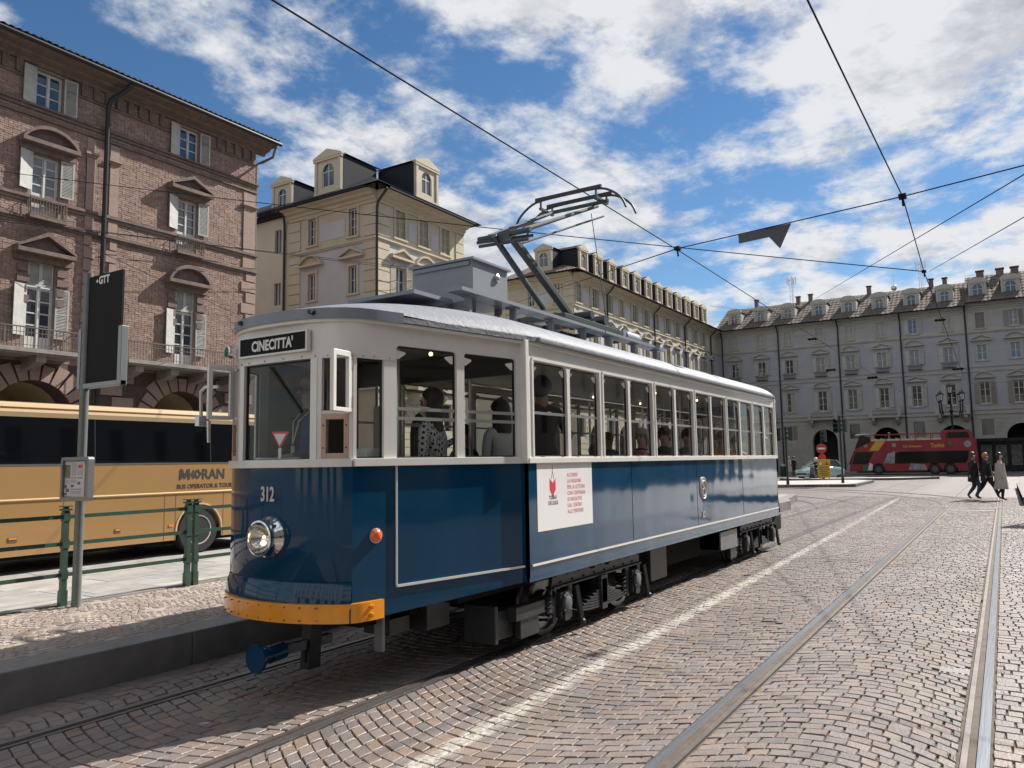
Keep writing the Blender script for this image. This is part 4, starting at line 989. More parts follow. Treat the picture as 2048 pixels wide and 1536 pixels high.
gl=MB(); gl.prism([(KY+.012,1.79),(KY+.07,2.585),(KY+.10,2.585),(KY+.04,1.79)],X0+.05,X1-.1,'x'); g1=KB(gl,'window_band','coach_glass')
gs=MB()
for x in (1.6,3.3,5.0,7.62,10.0,11.4): gs.prism([(KY+.008,1.80),(KY+.066,2.58),(KY+.07,2.58),(KY+.012,1.80)],x-.006,x+.006,'x')
KB(gs,'window_joint','black_rubber',g1)
st_=MB(); st_.box(X0,KY-.006,1.765,X1,KY+.03,1.792); KB(st_,'sill_strip','coach_grey')
gl=MB(); gl.box(X0+.05,KY+2.40,1.79,X1-.1,KY+2.44,2.585); KB(gl,'window_band','coach_glass')
def roofsec(x,k=0): return [(KY+.07,2.58),(KY+.045,2.66),(KY+.055,2.705),(KY+.11,2.715),(KY+.11,2.735),(KY+.075,2.745),(KY+.09,2.79),(KY+.16,2.825),(KY+.35,2.85),(KY+1.225,2.88),(KY+2.1,2.85),(KY+2.36,2.80),(KY+2.40,2.58)]
rs=MB(); S=roofsec(0); rs.prism(S,X0,11.2,'x'); rs.add([(11.2,a,b) for a,b in S]+[(12.2,KY+.2+(a-KY-.07)*.85,2.58+(b-2.58)*.35) for a,b in S],[(i,i+1,len(S)+i+1,len(S)+i) for i in range(len(S)-1)]); KB(rs,'roof','coach_cream')
bd=MB(); bd.box(X0+.06,KY+.10,.55,X1-.12,KY+2.35,1.75); bd.box(X0,KY+.03,.42,X0+.05,KY+2.42,2.6); bd.box(X1-.10,KY+.05,.42,X1-.02,KY+2.40,1.78); KB(bd,'hull','coach_gold')
ws=MB(); ws.prism([(X1-.06,1.78),(X1-.35,2.60),(X1-.40,2.60),(X1-.12,1.78)],KY+.1,KY+2.35,'y'); KB(ws,'windscreen','coach_glass')
un=MB(); un.box(X0+.2,KY+.25,.22,X1-.4,KY+2.2,.55); KB(un,'chassis','under_black')
for wx in (.9,2.25,9.76):
    for y,s in ((KY+.02,-1),(KY+2.43,1)):
        w=MB(); w.lathe([(.26,.0),(.43,.0),(.455,-.03),(.455,-.24),(.40,-.27),(.2,-.27)],(wx,y,.456),(0,s,0),30); o=KB(w,'wheel','tyre',smooth=True)
        r=MB(); r.lathe([(.285,-.02),(.29,.004),(.27,.008),(.245,-.03),(.22,-.085),(.15,-.09),(.14,-.03),(.10,-.01),(.0,-.01)],(wx,y,.456),(0,s,0),26)
        for q in range(10): r.ball((wx+.19*cos(q*.628),y-s*.07,.456+.19*sin(q*.628)),.016,6,4)
        KB(r,'rim','alu',o,smooth=True)
    a=MB(); a.prism([(wx+.535*cos(radians(q)),.46+.535*sin(radians(q))) for q in range(0,181,12)]+[(wx+.50*cos(radians(q)),.46+.50*sin(radians(q))) for q in range(180,-1,-12)],KY-.012,KY+.05,'y'); KB(a,'wheel_arch','coach_cream')
    a=MB(); a.box(wx-.6,KY+.32,.2,wx+.6,KY+.36,1.1); a.prism([(wx+.6*cos(radians(q)),.46+.6*sin(radians(q))) for q in range(0,181,15)]+[(wx+.53*cos(radians(q)),.46+.53*sin(radians(q))) for q in range(180,-1,-15)],KY+.035,KY+.36,'y'); KB(a,'wheel_well','under_black')
for x,s in ((6.31,.07),(8.07,.055),(4.5,.07)):
    m_=MB(); m_.box(x-s,KY-.008,.535,x+s,KY,.61); l=KB(m_,'side_marker','coach_grey'); m_=MB(); m_.box(x-s*.85,KY-.014,.575,x+s*.85,KY-.008,.605); KB(m_,'lens','orange_lens',l)
m_=MB(); m_.box(9.09,KY-.012,.565,9.18,KY,.605); KB(m_,'side_repeater','orange_lens')
mat('logo_dark',(.035,.038,.045),.5); mat('logo_halo',(.42,.35,.26),.5)
def KT(s,size,m,x,z,y=KY-.004,**k): return text('lettering',s,size,MT[m],coach,plane_M((x-CO[0],y-CO[1],z),(1,0,0)),**k)
for (m,b,y) in (('logo_dark',.005,KY-.0045),):
    MB().prism([(9.285,1.462),(9.335,1.462),(9.345,1.58),(9.39,1.475),(9.42,1.475),(9.47,1.58),(9.475,1.462),(9.525,1.462),(9.51,1.665),(9.455,1.665),(9.405,1.545),(9.355,1.665),(9.30,1.665)],y-.003,y,'y').build('lettering',MT[m],coach,off=CO); KT('RAN',.285,m,9.78,1.462,y,bold=b,sx=.95)
lg=MB()
for q,k in ((9.570,1),(9.640,1),(9.71,-1)):
    lg.prism([(q-.035,1.56),(q+.03,1.655),(q+.055,1.62),(q+.015,1.56),(q+.055,1.50),(q+.03,1.465)] if k>0 else [(q-.01,1.66),(q+.075,1.56),(q-.01,1.462),(q-.01,1.52),(q+.02,1.56),(q-.01,1.60)],KY-.006,KY-.001,'y')
KB(lg,'logo_mark','logo_dark')
KT('BUS OPERATOR & TOUR',.118,'logo_dark',9.235,1.285,bold=.0022,sx=.98)
# ------------------------------------------------------------------ buildings: shared helpers
mat('pane_blue',(.030,.045,.065),.05,spec=.9,coat=.6,wave=.03,wscale=1.5); mat('pane_dark',(.012,.014,.018),.06,spec=.7,wave=.03,wscale=1.5)
mat('paint_white',(.62,.62,.60),.5,var=.10,vscale=6,dirt=.15); mat('shutter_grey',(.47,.47,.44),.6,var=.12,vscale=5,dirt=.15); mat('shutter_tan',(.42,.37,.27),.6,var=.12,vscale=5)
mat('iron_dark',(.03,.03,.032),.5,.3); mat('iron_rust',(.14,.11,.085),.7,var=.3,vscale=8)
def wallgrid(mb,u0,u1,z0,z1,holes,depth=.25,y=0.0,reveal=True):
    """a wall in the x-z plane with rectangular openings and their reveals"""
    us=sorted(set([u0,u1]+[v for h in holes for v in (h[0],h[1]) if u0<v<u1])); zs=sorted(set([z0,z1]+[v for h in holes for v in (h[2],h[3]) if z0<v<z1]))
    for j in range(len(zs)-1):
        run=None
        for i in range(len(us)-1):
            cx=(us[i]+us[i+1])/2; cz=(zs[j]+zs[j+1])/2
            solid=not any(h[0]<cx<h[1] and h[2]<cz<h[3] for h in holes)
            if solid: run=us[i] if run is None else run
            if run is not None and (not solid or i==len(us)-2):
                e=us[i+1] if solid else us[i]; mb.quad((run,y,zs[j]),(e,y,zs[j]),(e,y,zs[j+1]),(run,y,zs[j+1])); run=None
    if reveal:
        for a,b,c,d in holes:
            mb.quad((a,y,c),(a,y+depth,c),(a,y+depth,d),(a,y,d)); mb.quad((b,y,c),(b,y,d),(b,y+depth,d),(b,y+depth,c))
            mb.quad((a,y,d),(a,y+depth,d),(b,y+depth,d),(b,y,d)); mb.quad((a,y,c),(b,y,c),(b,y+depth,c),(a,y+depth,c))
    return mb
def spandrel(mb,cx,r,zs,ztop,y=0.0,depth=.6,n=12):
    """fills the corners of a rectangular hole (cx±r up to ztop) above an arch springing at zs"""
    A=[(cx+r*cos(pi*i/n),zs+r*sin(pi*i/n)) for i in range(n+1)]
    for i in range(n):
        p,q=A[i],A[i+1]; mb.quad((p[0],y,p[1]),(p[0],y,ztop),(q[0],y,ztop),(q[0],y,q[1])); mb.quad((p[0],y,p[1]),(q[0],y,q[1]),(q[0],y+depth,q[1]),(p[0],y+depth,p[1]))
def pediment(kind,w,h,d,t=.10):
    """triangular or segmental pediment, base centre at the origin, proud of the wall (towards -y)"""
    mb=MB(); mb.box(-w/2,-d,0,w/2,0,t)
    if kind=='tri':
        mb.prism([(-w/2,t),(-w/2,t+.09),(0,h),(w/2,t+.09),(w/2,t),(0,h-.15)],-d,0,'y'); mb.prism([(-w/2+.1,t),(w/2-.1,t),(0,h-.15)],-d*.45,0,'y')
    else:
        R=((w/2)**2+(h-t)**2)/(2*(h-t)); cz=h-R; a=math.degrees(math.asin(min(1,(w/2)/R))); n=10
        O=[(R*sin(radians(-a+2*a*i/n)),cz+R*cos(radians(-a+2*a*i/n))) for i in range(n+1)]; I=[(p[0]*.9,t+(p[1]-t)*.80-.01) for p in O]
        for i in range(n): mb.prism([O[i],O[i+1],I[i+1],I[i]],-d,0,'y')
        mb.prism(I,-d*.45,0,'y')
    return mb
def shutter_mesh(w,h,n,name,m,panels=1,solid=False):
    """louvred shutter leaf, hinge edge at x=0, hanging from z=0 to z=h"""
    mb=MB(); t=.032; fr=.055
    mb.box(0,-t/2,0,fr,t/2,h); mb.box(w-fr,-t/2,0,w,t/2,h)
    for k in range(panels+1):
        z=(h-fr)*k/panels; mb.box(fr,-t/2,z,w-fr,t/2,z+fr)
    for k in range(n):
        z=fr+(h-2*fr)*(k+.5)/n; mb.add([(fr,-t*.5,z-.012),(w-fr,-t*.5,z-.012),(w-fr,t*.4,z+.022),(fr,t*.4,z+.022),(fr,-t*.5,z-.004),(w-fr,-t*.5,z-.004),(w-fr,t*.4,z+.030),(fr,t*.4,z+.030)],[(0,1,2,3),(7,6,5,4),(0,4,5,1)])
    mb.quad((fr,t*.45,fr),(w-fr,t*.45,fr),(w-fr,t*.45,h-fr),(fr,t*.45,h-fr))
    return mb.mesh(name,MT[m])
def Tm(x,y,z): return Matrix.Translation((x,y,z))
def Rz(a): return Matrix.Rotation(radians(a),4,'Z')
def tiled_roof(u0,u1,prof,pitch=.32,rows=10,step=.025,amp=.05,seed=1):
    """barrel-tile sheet: prof = ((y0,z0),(y1,z1)) from eave to ridge"""
    rnd=random.Random(seed); (y0,z0),(y1,z1)=prof; n=int((u1-u0)/pitch*4); vs=[]; fs=[]; m=0
    L=sqrt((y1-y0)**2+(z1-z0)**2); ny,nz_=-(z1-z0)/L,(y1-y0)/L
    for j in range(rows):
        for e in (0,1):
            t=(j+e)/rows; lift=step*(1-e)
            for i in range(n+1):
                u=u0+(u1-u0)*i/n; ph=(u-u0)/pitch*2*pi; hgt=amp*abs(cos(ph/2))+lift+ .006*sin(u*3.1+j*1.7)
                vs.append((u,y0+(y1-y0)*t+ny*hgt,z0+(z1-z0)*t+nz_*hgt))
    for j in range(rows):
        b=2*j*(n+1)
        for i in range(n): fs.append((b+i,b+i+1,b+n+2+i,b+n+1+i))
        if j+1<rows:
            c=b+2*(n+1)
            for i in range(n): fs.append((b+n+1+i,b+n+2+i,c+i+1,c+i))
    mb=MB(); mb.add(vs,fs); return mb

# ------------------------------------------------------------------ red brick palace
mat('brick_mortar',(.27,.205,.175),.9,var=.2,vscale=6,bump=.4,bscale=25); mat('brick_face',(.28,.17,.13),.85,attr=True,var=.18,vscale=9,bump=.35,bscale=30,dirt=.28)
mat('brick_dark',(.085,.06,.05),.8,var=.3,vscale=5,bump=.4,bscale=20); mat('stone_brown',(.19,.14,.12),.8,var=.25,vscale=5,bump=.4,bscale=18,dirt=.3)
mat('roof_tile',(.20,.145,.115),.85,var=.4,vscale=4,bump=.4,bscale=15,dirt=.3); mat('stone_grey',(.30,.285,.26),.75,var=.2,vscale=4,bump=.3,bscale=20,dirt=.25); mat('vault_cream',(.50,.43,.26),.7,var=.08,vscale=2)
def rust_brick():
    m=mat('rust_block',(.34,.235,.195),.85,var=.22,vscale=7,dirt=.25); nt=m.node_tree; N=nt.nodes; L=nt.links; p=N['Principled BSDF']
    tc=N.new('ShaderNodeTexCoord'); mp=N.new('ShaderNodeMapping'); mp.inputs['Rotation'].default_value=(radians(90),0,0); L.new(tc.outputs['Object'],mp.inputs[0])
    b=N.new('ShaderNodeTexBrick'); b.inputs['Scale'].default_value=2; b.inputs['Brick Width'].default_value=.5; b.inputs['Row Height'].default_value=.16; b.inputs['Mortar Size'].default_value=.018
    b.inputs['Color1'].default_value=(.37,.25,.205,1); b.inputs['Color2'].default_value=(.29,.205,.175,1); b.inputs['Mortar'].default_value=(.36,.31,.27,1); L.new(mp.outputs[0],b.inputs['Vector'])
    old=p.inputs['Base Color'].links[0].from_socket; x=N.new('ShaderNodeMix'); x.data_type='RGBA'; x.inputs[0].default_value=.7; L.new(old,x.inputs[6]); L.new(b.outputs['Color'],x.inputs[7]); L.new(x.outputs[2],p.inputs['Base Color'])
    bu=N.new('ShaderNodeBump'); bu.inputs['Strength'].default_value=.5; bu.inputs['Distance'].default_value=.02; bu.invert=True; L.new(b.outputs['Fac'],bu.inputs['Height']); L.new(bu.outputs[0],p.inputs['Normal'])
rust_brick()
def brick_palace():
    XR,FY_=22.5,28.0; XL=-2.0
    R=thing('brick_palace','red brown brick palace with white shutters and long iron balconies','building',(XR,FY_,0))
    def BB(mb,name,m,parent=R,**k): return mb.build(name,MT[m],parent,off=(XR,0,0),**k)   # meshes are in (X, y from facade, z)
    COLS=(2.21,7.84,13.47,19.10); hw=.46
    holes=[]
    for c in COLS: holes+=[(c-hw,c+hw,14.50,15.85),(c-hw,c+hw,10.62,12.75),(c-hw,c+hw,5.72,8.95)]
    ARC=[(c,1.42,3.35) for c in (2.1,7.75,13.38,19.05)]
    gh=[(c-r,c+r,0,zs+r) for c,r,zs in ARC]
    w=MB(); wallgrid(w,XL,XR,5.4,16.4,holes,.28); w.quad((XR,0,0),(XR,14,0),(XR,14,16.4),(XR,0,16.4)); w.quad((XL,0,0),(XL,0,16.4),(XL,14,16.4),(XL,14,0)); BB(w,'wall','brick_mortar')
    g=MB(); wallgrid(g,XL,XR,0,5.4,gh,.9,reveal=False)
    for c,r,zs in ARC: spandrel(g,c,r,zs,zs+r,0,.9)
    for c,r,zs in ARC:
        for s in (-1,1): g.quad((c+s*r,0,0),(c+s*r,.9,0),(c+s*r,.9,zs),(c+s*r,0,zs))
    gw=BB(g,'arcade_wall','brick_dark')
    v=MB()
    for c,r,zs in ARC:                                  # barrel vaults of the arcade behind each arch
        A=[(c+(r+.02)*cos(pi*i/14),zs+(r+.02)*sin(pi*i/14)) for i in range(15)]
        for p,q in zip(A,A[1:]): v.quad((p[0],.05,p[1]),(q[0],.05,q[1]),(q[0],4.2,q[1]),(p[0],4.2,p[1]))
        for s in (-1,1): v.quad((c+s*(r+.02),.05,0),(c+s*(r+.02),4.2,0),(c+s*(r+.02),4.2,zs),(c+s*(r+.02),.05,zs))
        v.quad((c-r-.1,4.15,0),(c+r+.1,4.15,0),(c+r+.1,4.15,5.2),(c-r-.1,4.15,5.2))
    BB(v,'arcade_vault','vault_cream',smooth=True)
    # bricks of the upper wall
    rnd=random.Random(4); b=MB(); rh,bl=.079,.272; row=0; z=5.42
    cols=[(0.345, 0.237, 0.195), (0.327, 0.221, 0.181), (0.363, 0.256, 0.21), (0.313, 0.214, 0.177), (0.354, 0.249, 0.206), (0.377, 0.277, 0.23), (0.299, 0.201, 0.167), (0.336, 0.23, 0.19)]
    while z<15.9:
        x=9.6-(bl/2 if row%2 else 0)
        while x<XR-.02:
            l=bl*rnd.choice((1,1,1,.5)); x1=min(x+l,XR)
            if not any(h[0]-.02<x1 and x<h[1]+.02 and h[2]-.02<z+rh and z<h[3]+.02 for h in holes):
                y=-.010-rnd.random()*.014; k=rnd.uniform(.90,1.10); c=tuple(q*k for q in rnd.choice(cols)); g_=.007
                a,d,e,f=x+g_,x1-g_,z+g_*.8,z+rh-g_*.8
                b.add([(a,y,e),(d,y,e),(d,y,f),(a,y,f),(a,0,e),(d,0,e),(d,0,f),(a,0,f)],[(0,1,2,3),(4,5,1,0),(3,2,6,7),(4,0,3,7),(1,5,6,2)],c)
            x=x1
        z+=rh; row+=1
    o=BB(b,'brick_field','brick_face'); o['kind']='stuff'
    # rusticated ground floor: blocks and voussoirs, each its own piece
    for c,r,zs in ARC:
        n=13
        for i in range(n):
            a0,a1=pi*i/n+.022,pi*(i+1)/n-.022; ro=min(2.15,(5.28-zs)/max(.3,sin((a0+a1)/2))) if sin((a0+a1)/2)>.6 else 2.0
            pts=[(c+r*cos(a0),zs+r*sin(a0)),(c+ro*cos(a0),min(5.3,zs+ro*sin(a0))),(c+ro*cos(a1),min(5.3,zs+ro*sin(a1))),(c+r*cos(a1),zs+r*sin(a1))]
            BB(MB().prism(pts,-.07,.02,'y'),'voussoir','rust_block',gw)
    for j in range(11):
        z0=.05+j*.485; x=XL+.1+(.45 if j%2 else 0)
        while x<XR-.1:
            x1=min(x+.9,XR); ok=True
            for c,r,zs in ARC:
                for px in (x,x1,(x+x1)/2):
                    for pz in (z0,z0+.42):
                        if pz<zs+.1 and abs(px-c)<r+.02: ok=False
                        if pz>=zs and (px-c)**2+(pz-zs)**2<2.12**2: ok=False
            if ok and x1-x>.2: BB(MB().box(x+.035,-.06,z0,x1-.035,.02,z0+.42),'rustic_block','rust_block',gw)
            x=x1
    # string courses, frieze, cornice
    for (z0,z1,d) in ((14.42,14.50,.14),(14.30,14.42,.08),(14.04,14.13,.09),(11.10,11.21,.12),(10.98,11.10,.075),(10.34,10.45,.13),(10.24,10.34,.078),(15.38,15.46,.07)):
        cuts=[XL]+[v for c in COLS for v in (c-.60,c+.60)]+[XR+d]
        if not (z0>15): cuts=[XL,XR+d]
        for a_,b_ in zip(cuts[::2],cuts[1::2]): BB(MB().box(a_,-d,z0,b_,0,z1),'string_course','stone_brown')
    x=9.7; 
    while x<XR:
        if not any(abs(x-c)<1.05 for c in COLS): BB(MB().prism([(x-.11,16.0),(x+.11,16.0),(x+.11,15.50),(x+.06,15.46),(x-.06,15.46),(x-.11,15.50)],-.12,0,'y'),'corbel','stone_brown')
        x+=.45
    prof=[(0,15.93),(-.10,15.95),(-.14,16.04),(-.42,16.10),(-.48,16.17),(-.86,16.21),(-.93,16.30),(-.93,16.36),(0,16.42)]
    BB(MB().prism(prof,XL,XR+.45,'x'),'cornice','stone_brown')
    BB(MB().box(XL,-.35,16.38,XR,-.2,16.60),'eave_board','brick_dark')
    gt=MB(); gt.tube([(XL,-.99,16.33),(XR+.62,-.99,16.33)],.085,8); BB(gt,'gutter','iron_dark')
    rf=tiled_roof(XL,XR+.55,((-1.02,16.42),(6.5,19.0)),.24,16,.03,.05); BB(rf,'roof','roof_tile')
    sk=MB(); x=12.0
    while x<XR+.5: sk.box(x-.006,-1.04,16.44,x+.006,-1.02,16.56); x+=.20
    BB(sk,'spike','iron_dark')
    ch=MB(); ch.prism([(12.55,17.0),(12.95,17.0),(12.95,17.35),(12.75,17.75),(12.55,17.35)],1.2,1.9,'y'); BB(ch,'roof_vent','roof_tile')
    # pilasters and quoins
    for a,b_ in ((14.86,15.18),(15.74,16.10),(21.86,22.5)):
        pl=MB(); pl.box(a,-.06,10.46,b_,0,13.25); pl.box(a-.04,-.10,13.25,b_+.04,0,13.33); pl.box(a-.08,-.16,13.33,b_+.08,0,13.42); pl.box(a,-.05,11.2,b_,0,14.0); BB(pl,'pilaster','stone_brown' if False else 'rust_block')
    for j in range(10):
        z0=5.55+j*.485; wd=.70 if j%2==0 else .46
        BB(MB().box(22.5-wd,-.07,z0,22.55,.02,z0+.43),'quoin','rust_block')
        for c0,s in ((14.86,1),(16.1,-1)): BB(MB().box(min(c0,c0+s*wd*.6),-.07,z0,max(c0,c0+s*wd*.6),.02,z0+.43),'quoin','rust_block')
    # down pipes
    dp=MB(); dp.tube([(15.95,-.95,16.25),(15.9,-.8,16.05),(15.5,-.35,15.6),(15.46,-.26,15.3),(15.46,-.26,.3)],.085,10); BB(dp,'downpipe','iron_dark',smooth=True)
    dp=MB(); dp.tube([(22.9,-.9,16.25),(22.9,-.7,15.75),(22.7,-.2,15.55),(22.62,.1,15.5),(22.62,.1,9)],.06,8); BB(dp,'downpipe','iron_rust',smooth=True)
    # windows
    tmpl={}
    def frame(h,transom=0):
        k=('f',h,transom)
        if k not in tmpl:
            mb=MB(); mb.box(-hw,.12,0,-hw+.06,.20,h); mb.box(hw-.06,.12,0,hw,.20,h); mb.box(-hw+.06,.12,h-.06,hw-.06,.20,h); mb.box(-hw+.06,.12,0,hw-.06,.20,.07); mb.box(-.04,.10,.07,.04,.20,h-.06)
            if transom: mb.box(-hw+.06,.11,h-transom-.06,-.04,.2,h-transom); mb.box(.04,.11,h-transom-.06,hw-.06,.2,h-transom)
            tmpl[k]=mb.mesh('window',MT['paint_white'])
        return tmpl[k]
    def panes(win,z0,z1,n):
        for s in (-1,1):
            for i in range(n):
                a,b_=(.04,hw-.06) if s>0 else (-hw+.06,-.04); c,d=z0+(z1-z0)*i/n,z0+(z1-z0)*(i+1)/n; k=('p',s,round(d-c,3))
                if k not in tmpl:
                    h=d-c; q=MB(); q.quad((a+.02,.165,.02),(b_-.02,.165,.02),(b_-.02,.165,h-.02),(a+.02,.165,h-.02)); tmpl[k]=q.mesh('pane',MT['pane_blue'])
                    q=MB(); q.box(a,.13,0,b_,.155,.022); q.box(a,.13,h-.022,b_,.155,h); q.box(a,.13,.022,a+.022,.155,h-.022); q.box(b_-.022,.13,.022,b_,.155,h-.022); tmpl[k+('m',)]=q.mesh('muntin',MT['paint_white'])
                link('pane',tmpl[k],win,(0,0,c)); link('muntin',tmpl[k+('m',)],win,(0,0,c))
    def shut(win,z,h,w=.46,ang=22,m='shutter_grey'):
        k=('s',h,w)
        if k not in tmpl: tmpl[k]=shutter_mesh(w,h,int(h/.055),'shutter',m,2 if h>1.6 else 1)
        link('shutter',tmpl[k],win,M=Tm(-hw-.02,-.05,z)@Rz(180+ang*.6)); link('shutter',tmpl[k],win,M=Tm(hw+.02,-.05,z)@Rz(-5))
    for i,c in enumerate(COLS):
        odd=i%2
        w=link('window',frame(1.35),R,(c-XR,0,14.50)); panes(w,.07,1.29,3); shut(w,.0,1.35,.46,20)
        MB().box(-.62,-.12,-.08,.62,.05,0).build('sill',MT['stone_brown'],w)
        w=link('window',frame(2.13),R,(c-XR,0,10.62)); panes(w,.75,2.07,4); shut(w,.78,1.37,.46,24); MB().box(-hw+.06,.13,.07,hw-.06,.17,.75).build('lower_panel',MT['paint_white'],w)
        w=link('window',frame(3.23,.92),R,(c-XR,0,5.72)); panes(w,.55,2.24,4); shut(w,.55,1.78,.46,24); MB().box(-hw+.06,.13,.07,hw-.06,.17,.55).build('lower_panel',MT['paint_white'],w)
        for s in (-1,1):
            k=('t',)
            if k not in tmpl: tmpl[k]=shutter_mesh(.42,.86,14,'transom_louvre','shutter_grey')
            link('transom_louvre',tmpl[k],w,M=Tm(-.42 if s<0 else 0,.06,2.34))
        for k,(z,kind,wd,hh) in enumerate(((13.02,'arc' if i%2==0 else 'tri',1.95,.72),(9.12,'tri' if i%2==0 else 'arc',1.95,.82))):
            pd=pediment(kind,wd,hh,.42,.14); pd.box(-.95,-.14,-.24,.95,0,0)
            if k: 
                for s in (-1,1):
                    for q in range(4): pd.box(s*.66-.16,-.09,-.62-q*.36,s*.66+.16+ (0.08 if q%2 else 0),0,-.36-q*.36)
            MBm=pd.mesh('pediment',MT['stone_brown']); link('pediment',MBm,R,(c-XR,0,z))
        # juliet balcony of the first floor up
        sl=MB(); sl.prism([(-.62,10.36),(.62,10.36),(.66,10.46),(-.66,10.46)],-.36,0,'y'); bo=sl.build('small_balcony',MT['stone_brown'],R,loc=(c-XR,0,0))
        rl=MB(); 
        for zz in (10.50,11.08): rl.tube([(-.60,0,zz),(-.60,-.33,zz),(.60,-.33,zz),(.60,0,zz)],.016,6)
        for q in range(13): rl.cyl((-.60+q*.1,-.33,10.46),(-.60+q*.1,-.33,11.08),.011,n=6)
        for q in range(3):
            for s in (-1,1): rl.cyl((s*.60,-.08-q*.1,10.46),(s*.60,-.08-q*.1,11.08),.011,n=6)
        for q in range(6): rl.tube([(-.55+q*.2+.08*cos(t*.9),-.335,10.68+.10*sin(t*.9)) for t in range(8)],.008,5)
        o=link('railing',rl.mesh('railing',MT['iron_rust']),bo)
    # long balconies
    for (a,b_) in ((8.2,14.45),(16.05,22.4),(XL+.2,6.3)):
        sl=MB(); sl.box(a,-1.2,5.56,b_,0,5.70); sl.box(a+.05,-1.15,5.50,b_-.05,0,5.56); s=BB(sl,'balcony','stone_grey')
        x=a+.55
        while x<b_:
            BB(MB().prism([(0,5.08),(-.55,5.14),(-1.0,5.28),(-1.05,5.50),(0,5.50)],x-.16,x+.16,'x'),'bracket','stone_grey',s); x+=1.45
        rl=MB(); rl.box(a,-1.18,6.36,b_,-1.14,6.40); rl.box(a,-1.17,6.20,b_,-1.15,6.22); rl.box(a,-1.17,5.78,b_,-1.15,5.80)
        for xx in (a,b_-.04): rl.box(xx,-1.16,6.36,xx+.04,0,6.40); rl.box(xx,-1.16,5.78,xx+.03,0,5.80)
        x=a
        while x<b_: rl.cyl((x,-1.16,5.70),(x,-1.16,6.36),.011,n=5); x+=.115
        x=a
        while x<b_:
            rl.box(x-.018,-1.175,5.70,x+.018,-1.145,6.42); x+=.92
        for q in range(9):
            for xx in (a,b_-.02): rl.cyl((xx+.01,-.1-q*.115,5.70),(xx+.01,-.1-q*.115,6.36),.011,n=5)
        link('railing',rl.mesh('railing',MT['iron_rust'],off=(XR,0,0)),s)
    return R
brick_palace()
# ------------------------------------------------------------------ stuccoed palaces round the square
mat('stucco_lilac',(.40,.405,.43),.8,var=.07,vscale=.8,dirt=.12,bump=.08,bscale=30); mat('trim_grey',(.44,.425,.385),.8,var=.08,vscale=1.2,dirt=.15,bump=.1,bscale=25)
mat('stucco_light',(.50,.50,.52),.8,var=.06,vscale=.8,dirt=.10); mat('trim_cream',(.53,.47,.355),.8,var=.07,vscale=1.2,dirt=.12,bump=.1,bscale=25); mat('stucco_cream',(.56,.51,.40),.8,var=.05,vscale=.8,dirt=.10)
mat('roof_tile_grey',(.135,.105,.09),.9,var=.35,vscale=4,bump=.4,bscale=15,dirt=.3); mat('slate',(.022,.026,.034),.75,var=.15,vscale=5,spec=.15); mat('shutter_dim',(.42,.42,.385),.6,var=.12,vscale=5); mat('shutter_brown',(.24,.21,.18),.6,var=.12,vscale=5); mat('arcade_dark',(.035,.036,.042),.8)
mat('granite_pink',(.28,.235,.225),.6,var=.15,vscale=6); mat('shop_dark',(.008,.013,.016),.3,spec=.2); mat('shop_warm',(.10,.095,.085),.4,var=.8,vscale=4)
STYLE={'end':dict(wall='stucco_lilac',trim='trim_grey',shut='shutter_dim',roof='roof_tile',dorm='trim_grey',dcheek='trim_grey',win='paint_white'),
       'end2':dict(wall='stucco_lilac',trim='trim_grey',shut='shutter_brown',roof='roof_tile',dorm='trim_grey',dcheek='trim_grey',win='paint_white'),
       'cream':dict(wall='stucco_light',trim='trim_cream',shut='shutter_tan',roof='slate',dorm='trim_cream',dcheek='slate',win='paint_white'),
       'reflect':dict(wall='stucco_light',trim='trim_cream',shut='shutter_tan',roof='roof_tile',dorm='trim_cream',dcheek='slate',win='paint_white')}
TPL={}
def tpl(key,fn):
    if key not in TPL: TPL[key]=fn()
    return TPL[key]
def win_frame(w,h,n,m):
    mb=MB(); mb.box(-w/2,.10,0,-w/2+.06,.18,h); mb.box(w/2-.06,.10,0,w/2,.18,h); mb.box(-w/2+.06,.10,h-.06,w/2-.06,.18,h); mb.box(-w/2+.06,.10,0,w/2-.06,.18,.08); mb.box(-.035,.09,.08,.035,.18,h-.06)
    for k in range(1,n): z=.08+(h-.14)*k/n; mb.box(-w/2+.06,.12,z-.018,-.035,.17,z+.018); mb.box(.035,.12,z-.018,w/2-.06,.17,z+.018)
    return mb.mesh('window',MT[m])
def surround(w,h,m,ears=True):
    mb=MB(); t=.15; mb.box(-w/2-t,-.06,0,-w/2,.02,h); mb.box(w/2,-.06,0,w/2+t,.02,h); mb.box(-w/2-t-.04,-.075,h,w/2+t+.04,.02,h+t); mb.box(-w/2-t-.05,-.10,-.10,w/2+t+.05,.02,0)
    return mb.mesh('surround',MT[m])
def railing_mesh(w,h,d,m='iron_dark'):
    rl=MB(); rl.box(-w/2,-d,0,w/2,0,.05); rl.box(-w/2,-d,h-.03,w/2,-d+.03,h)
    n=int(w/.11)
    for q in range(n+1): rl.box(-w/2+w*q/n-.011,-d+.004,.05,-w/2+w*q/n+.011,-d+.026,h)
    for s in (-1,1): rl.box(s*w/2-.015,-d,h-.03,s*w/2+.015,0,h)
    return rl.mesh('railing',MT[m])
def arch_win(mb,w,z0,zs,n=8):
    """outline of an arched opening"""
    return [(-w/2,z0),(w/2,z0)]+[(w/2*cos(pi*i/n),zs+w/2*sin(pi*i/n)) for i in range(n+1)]
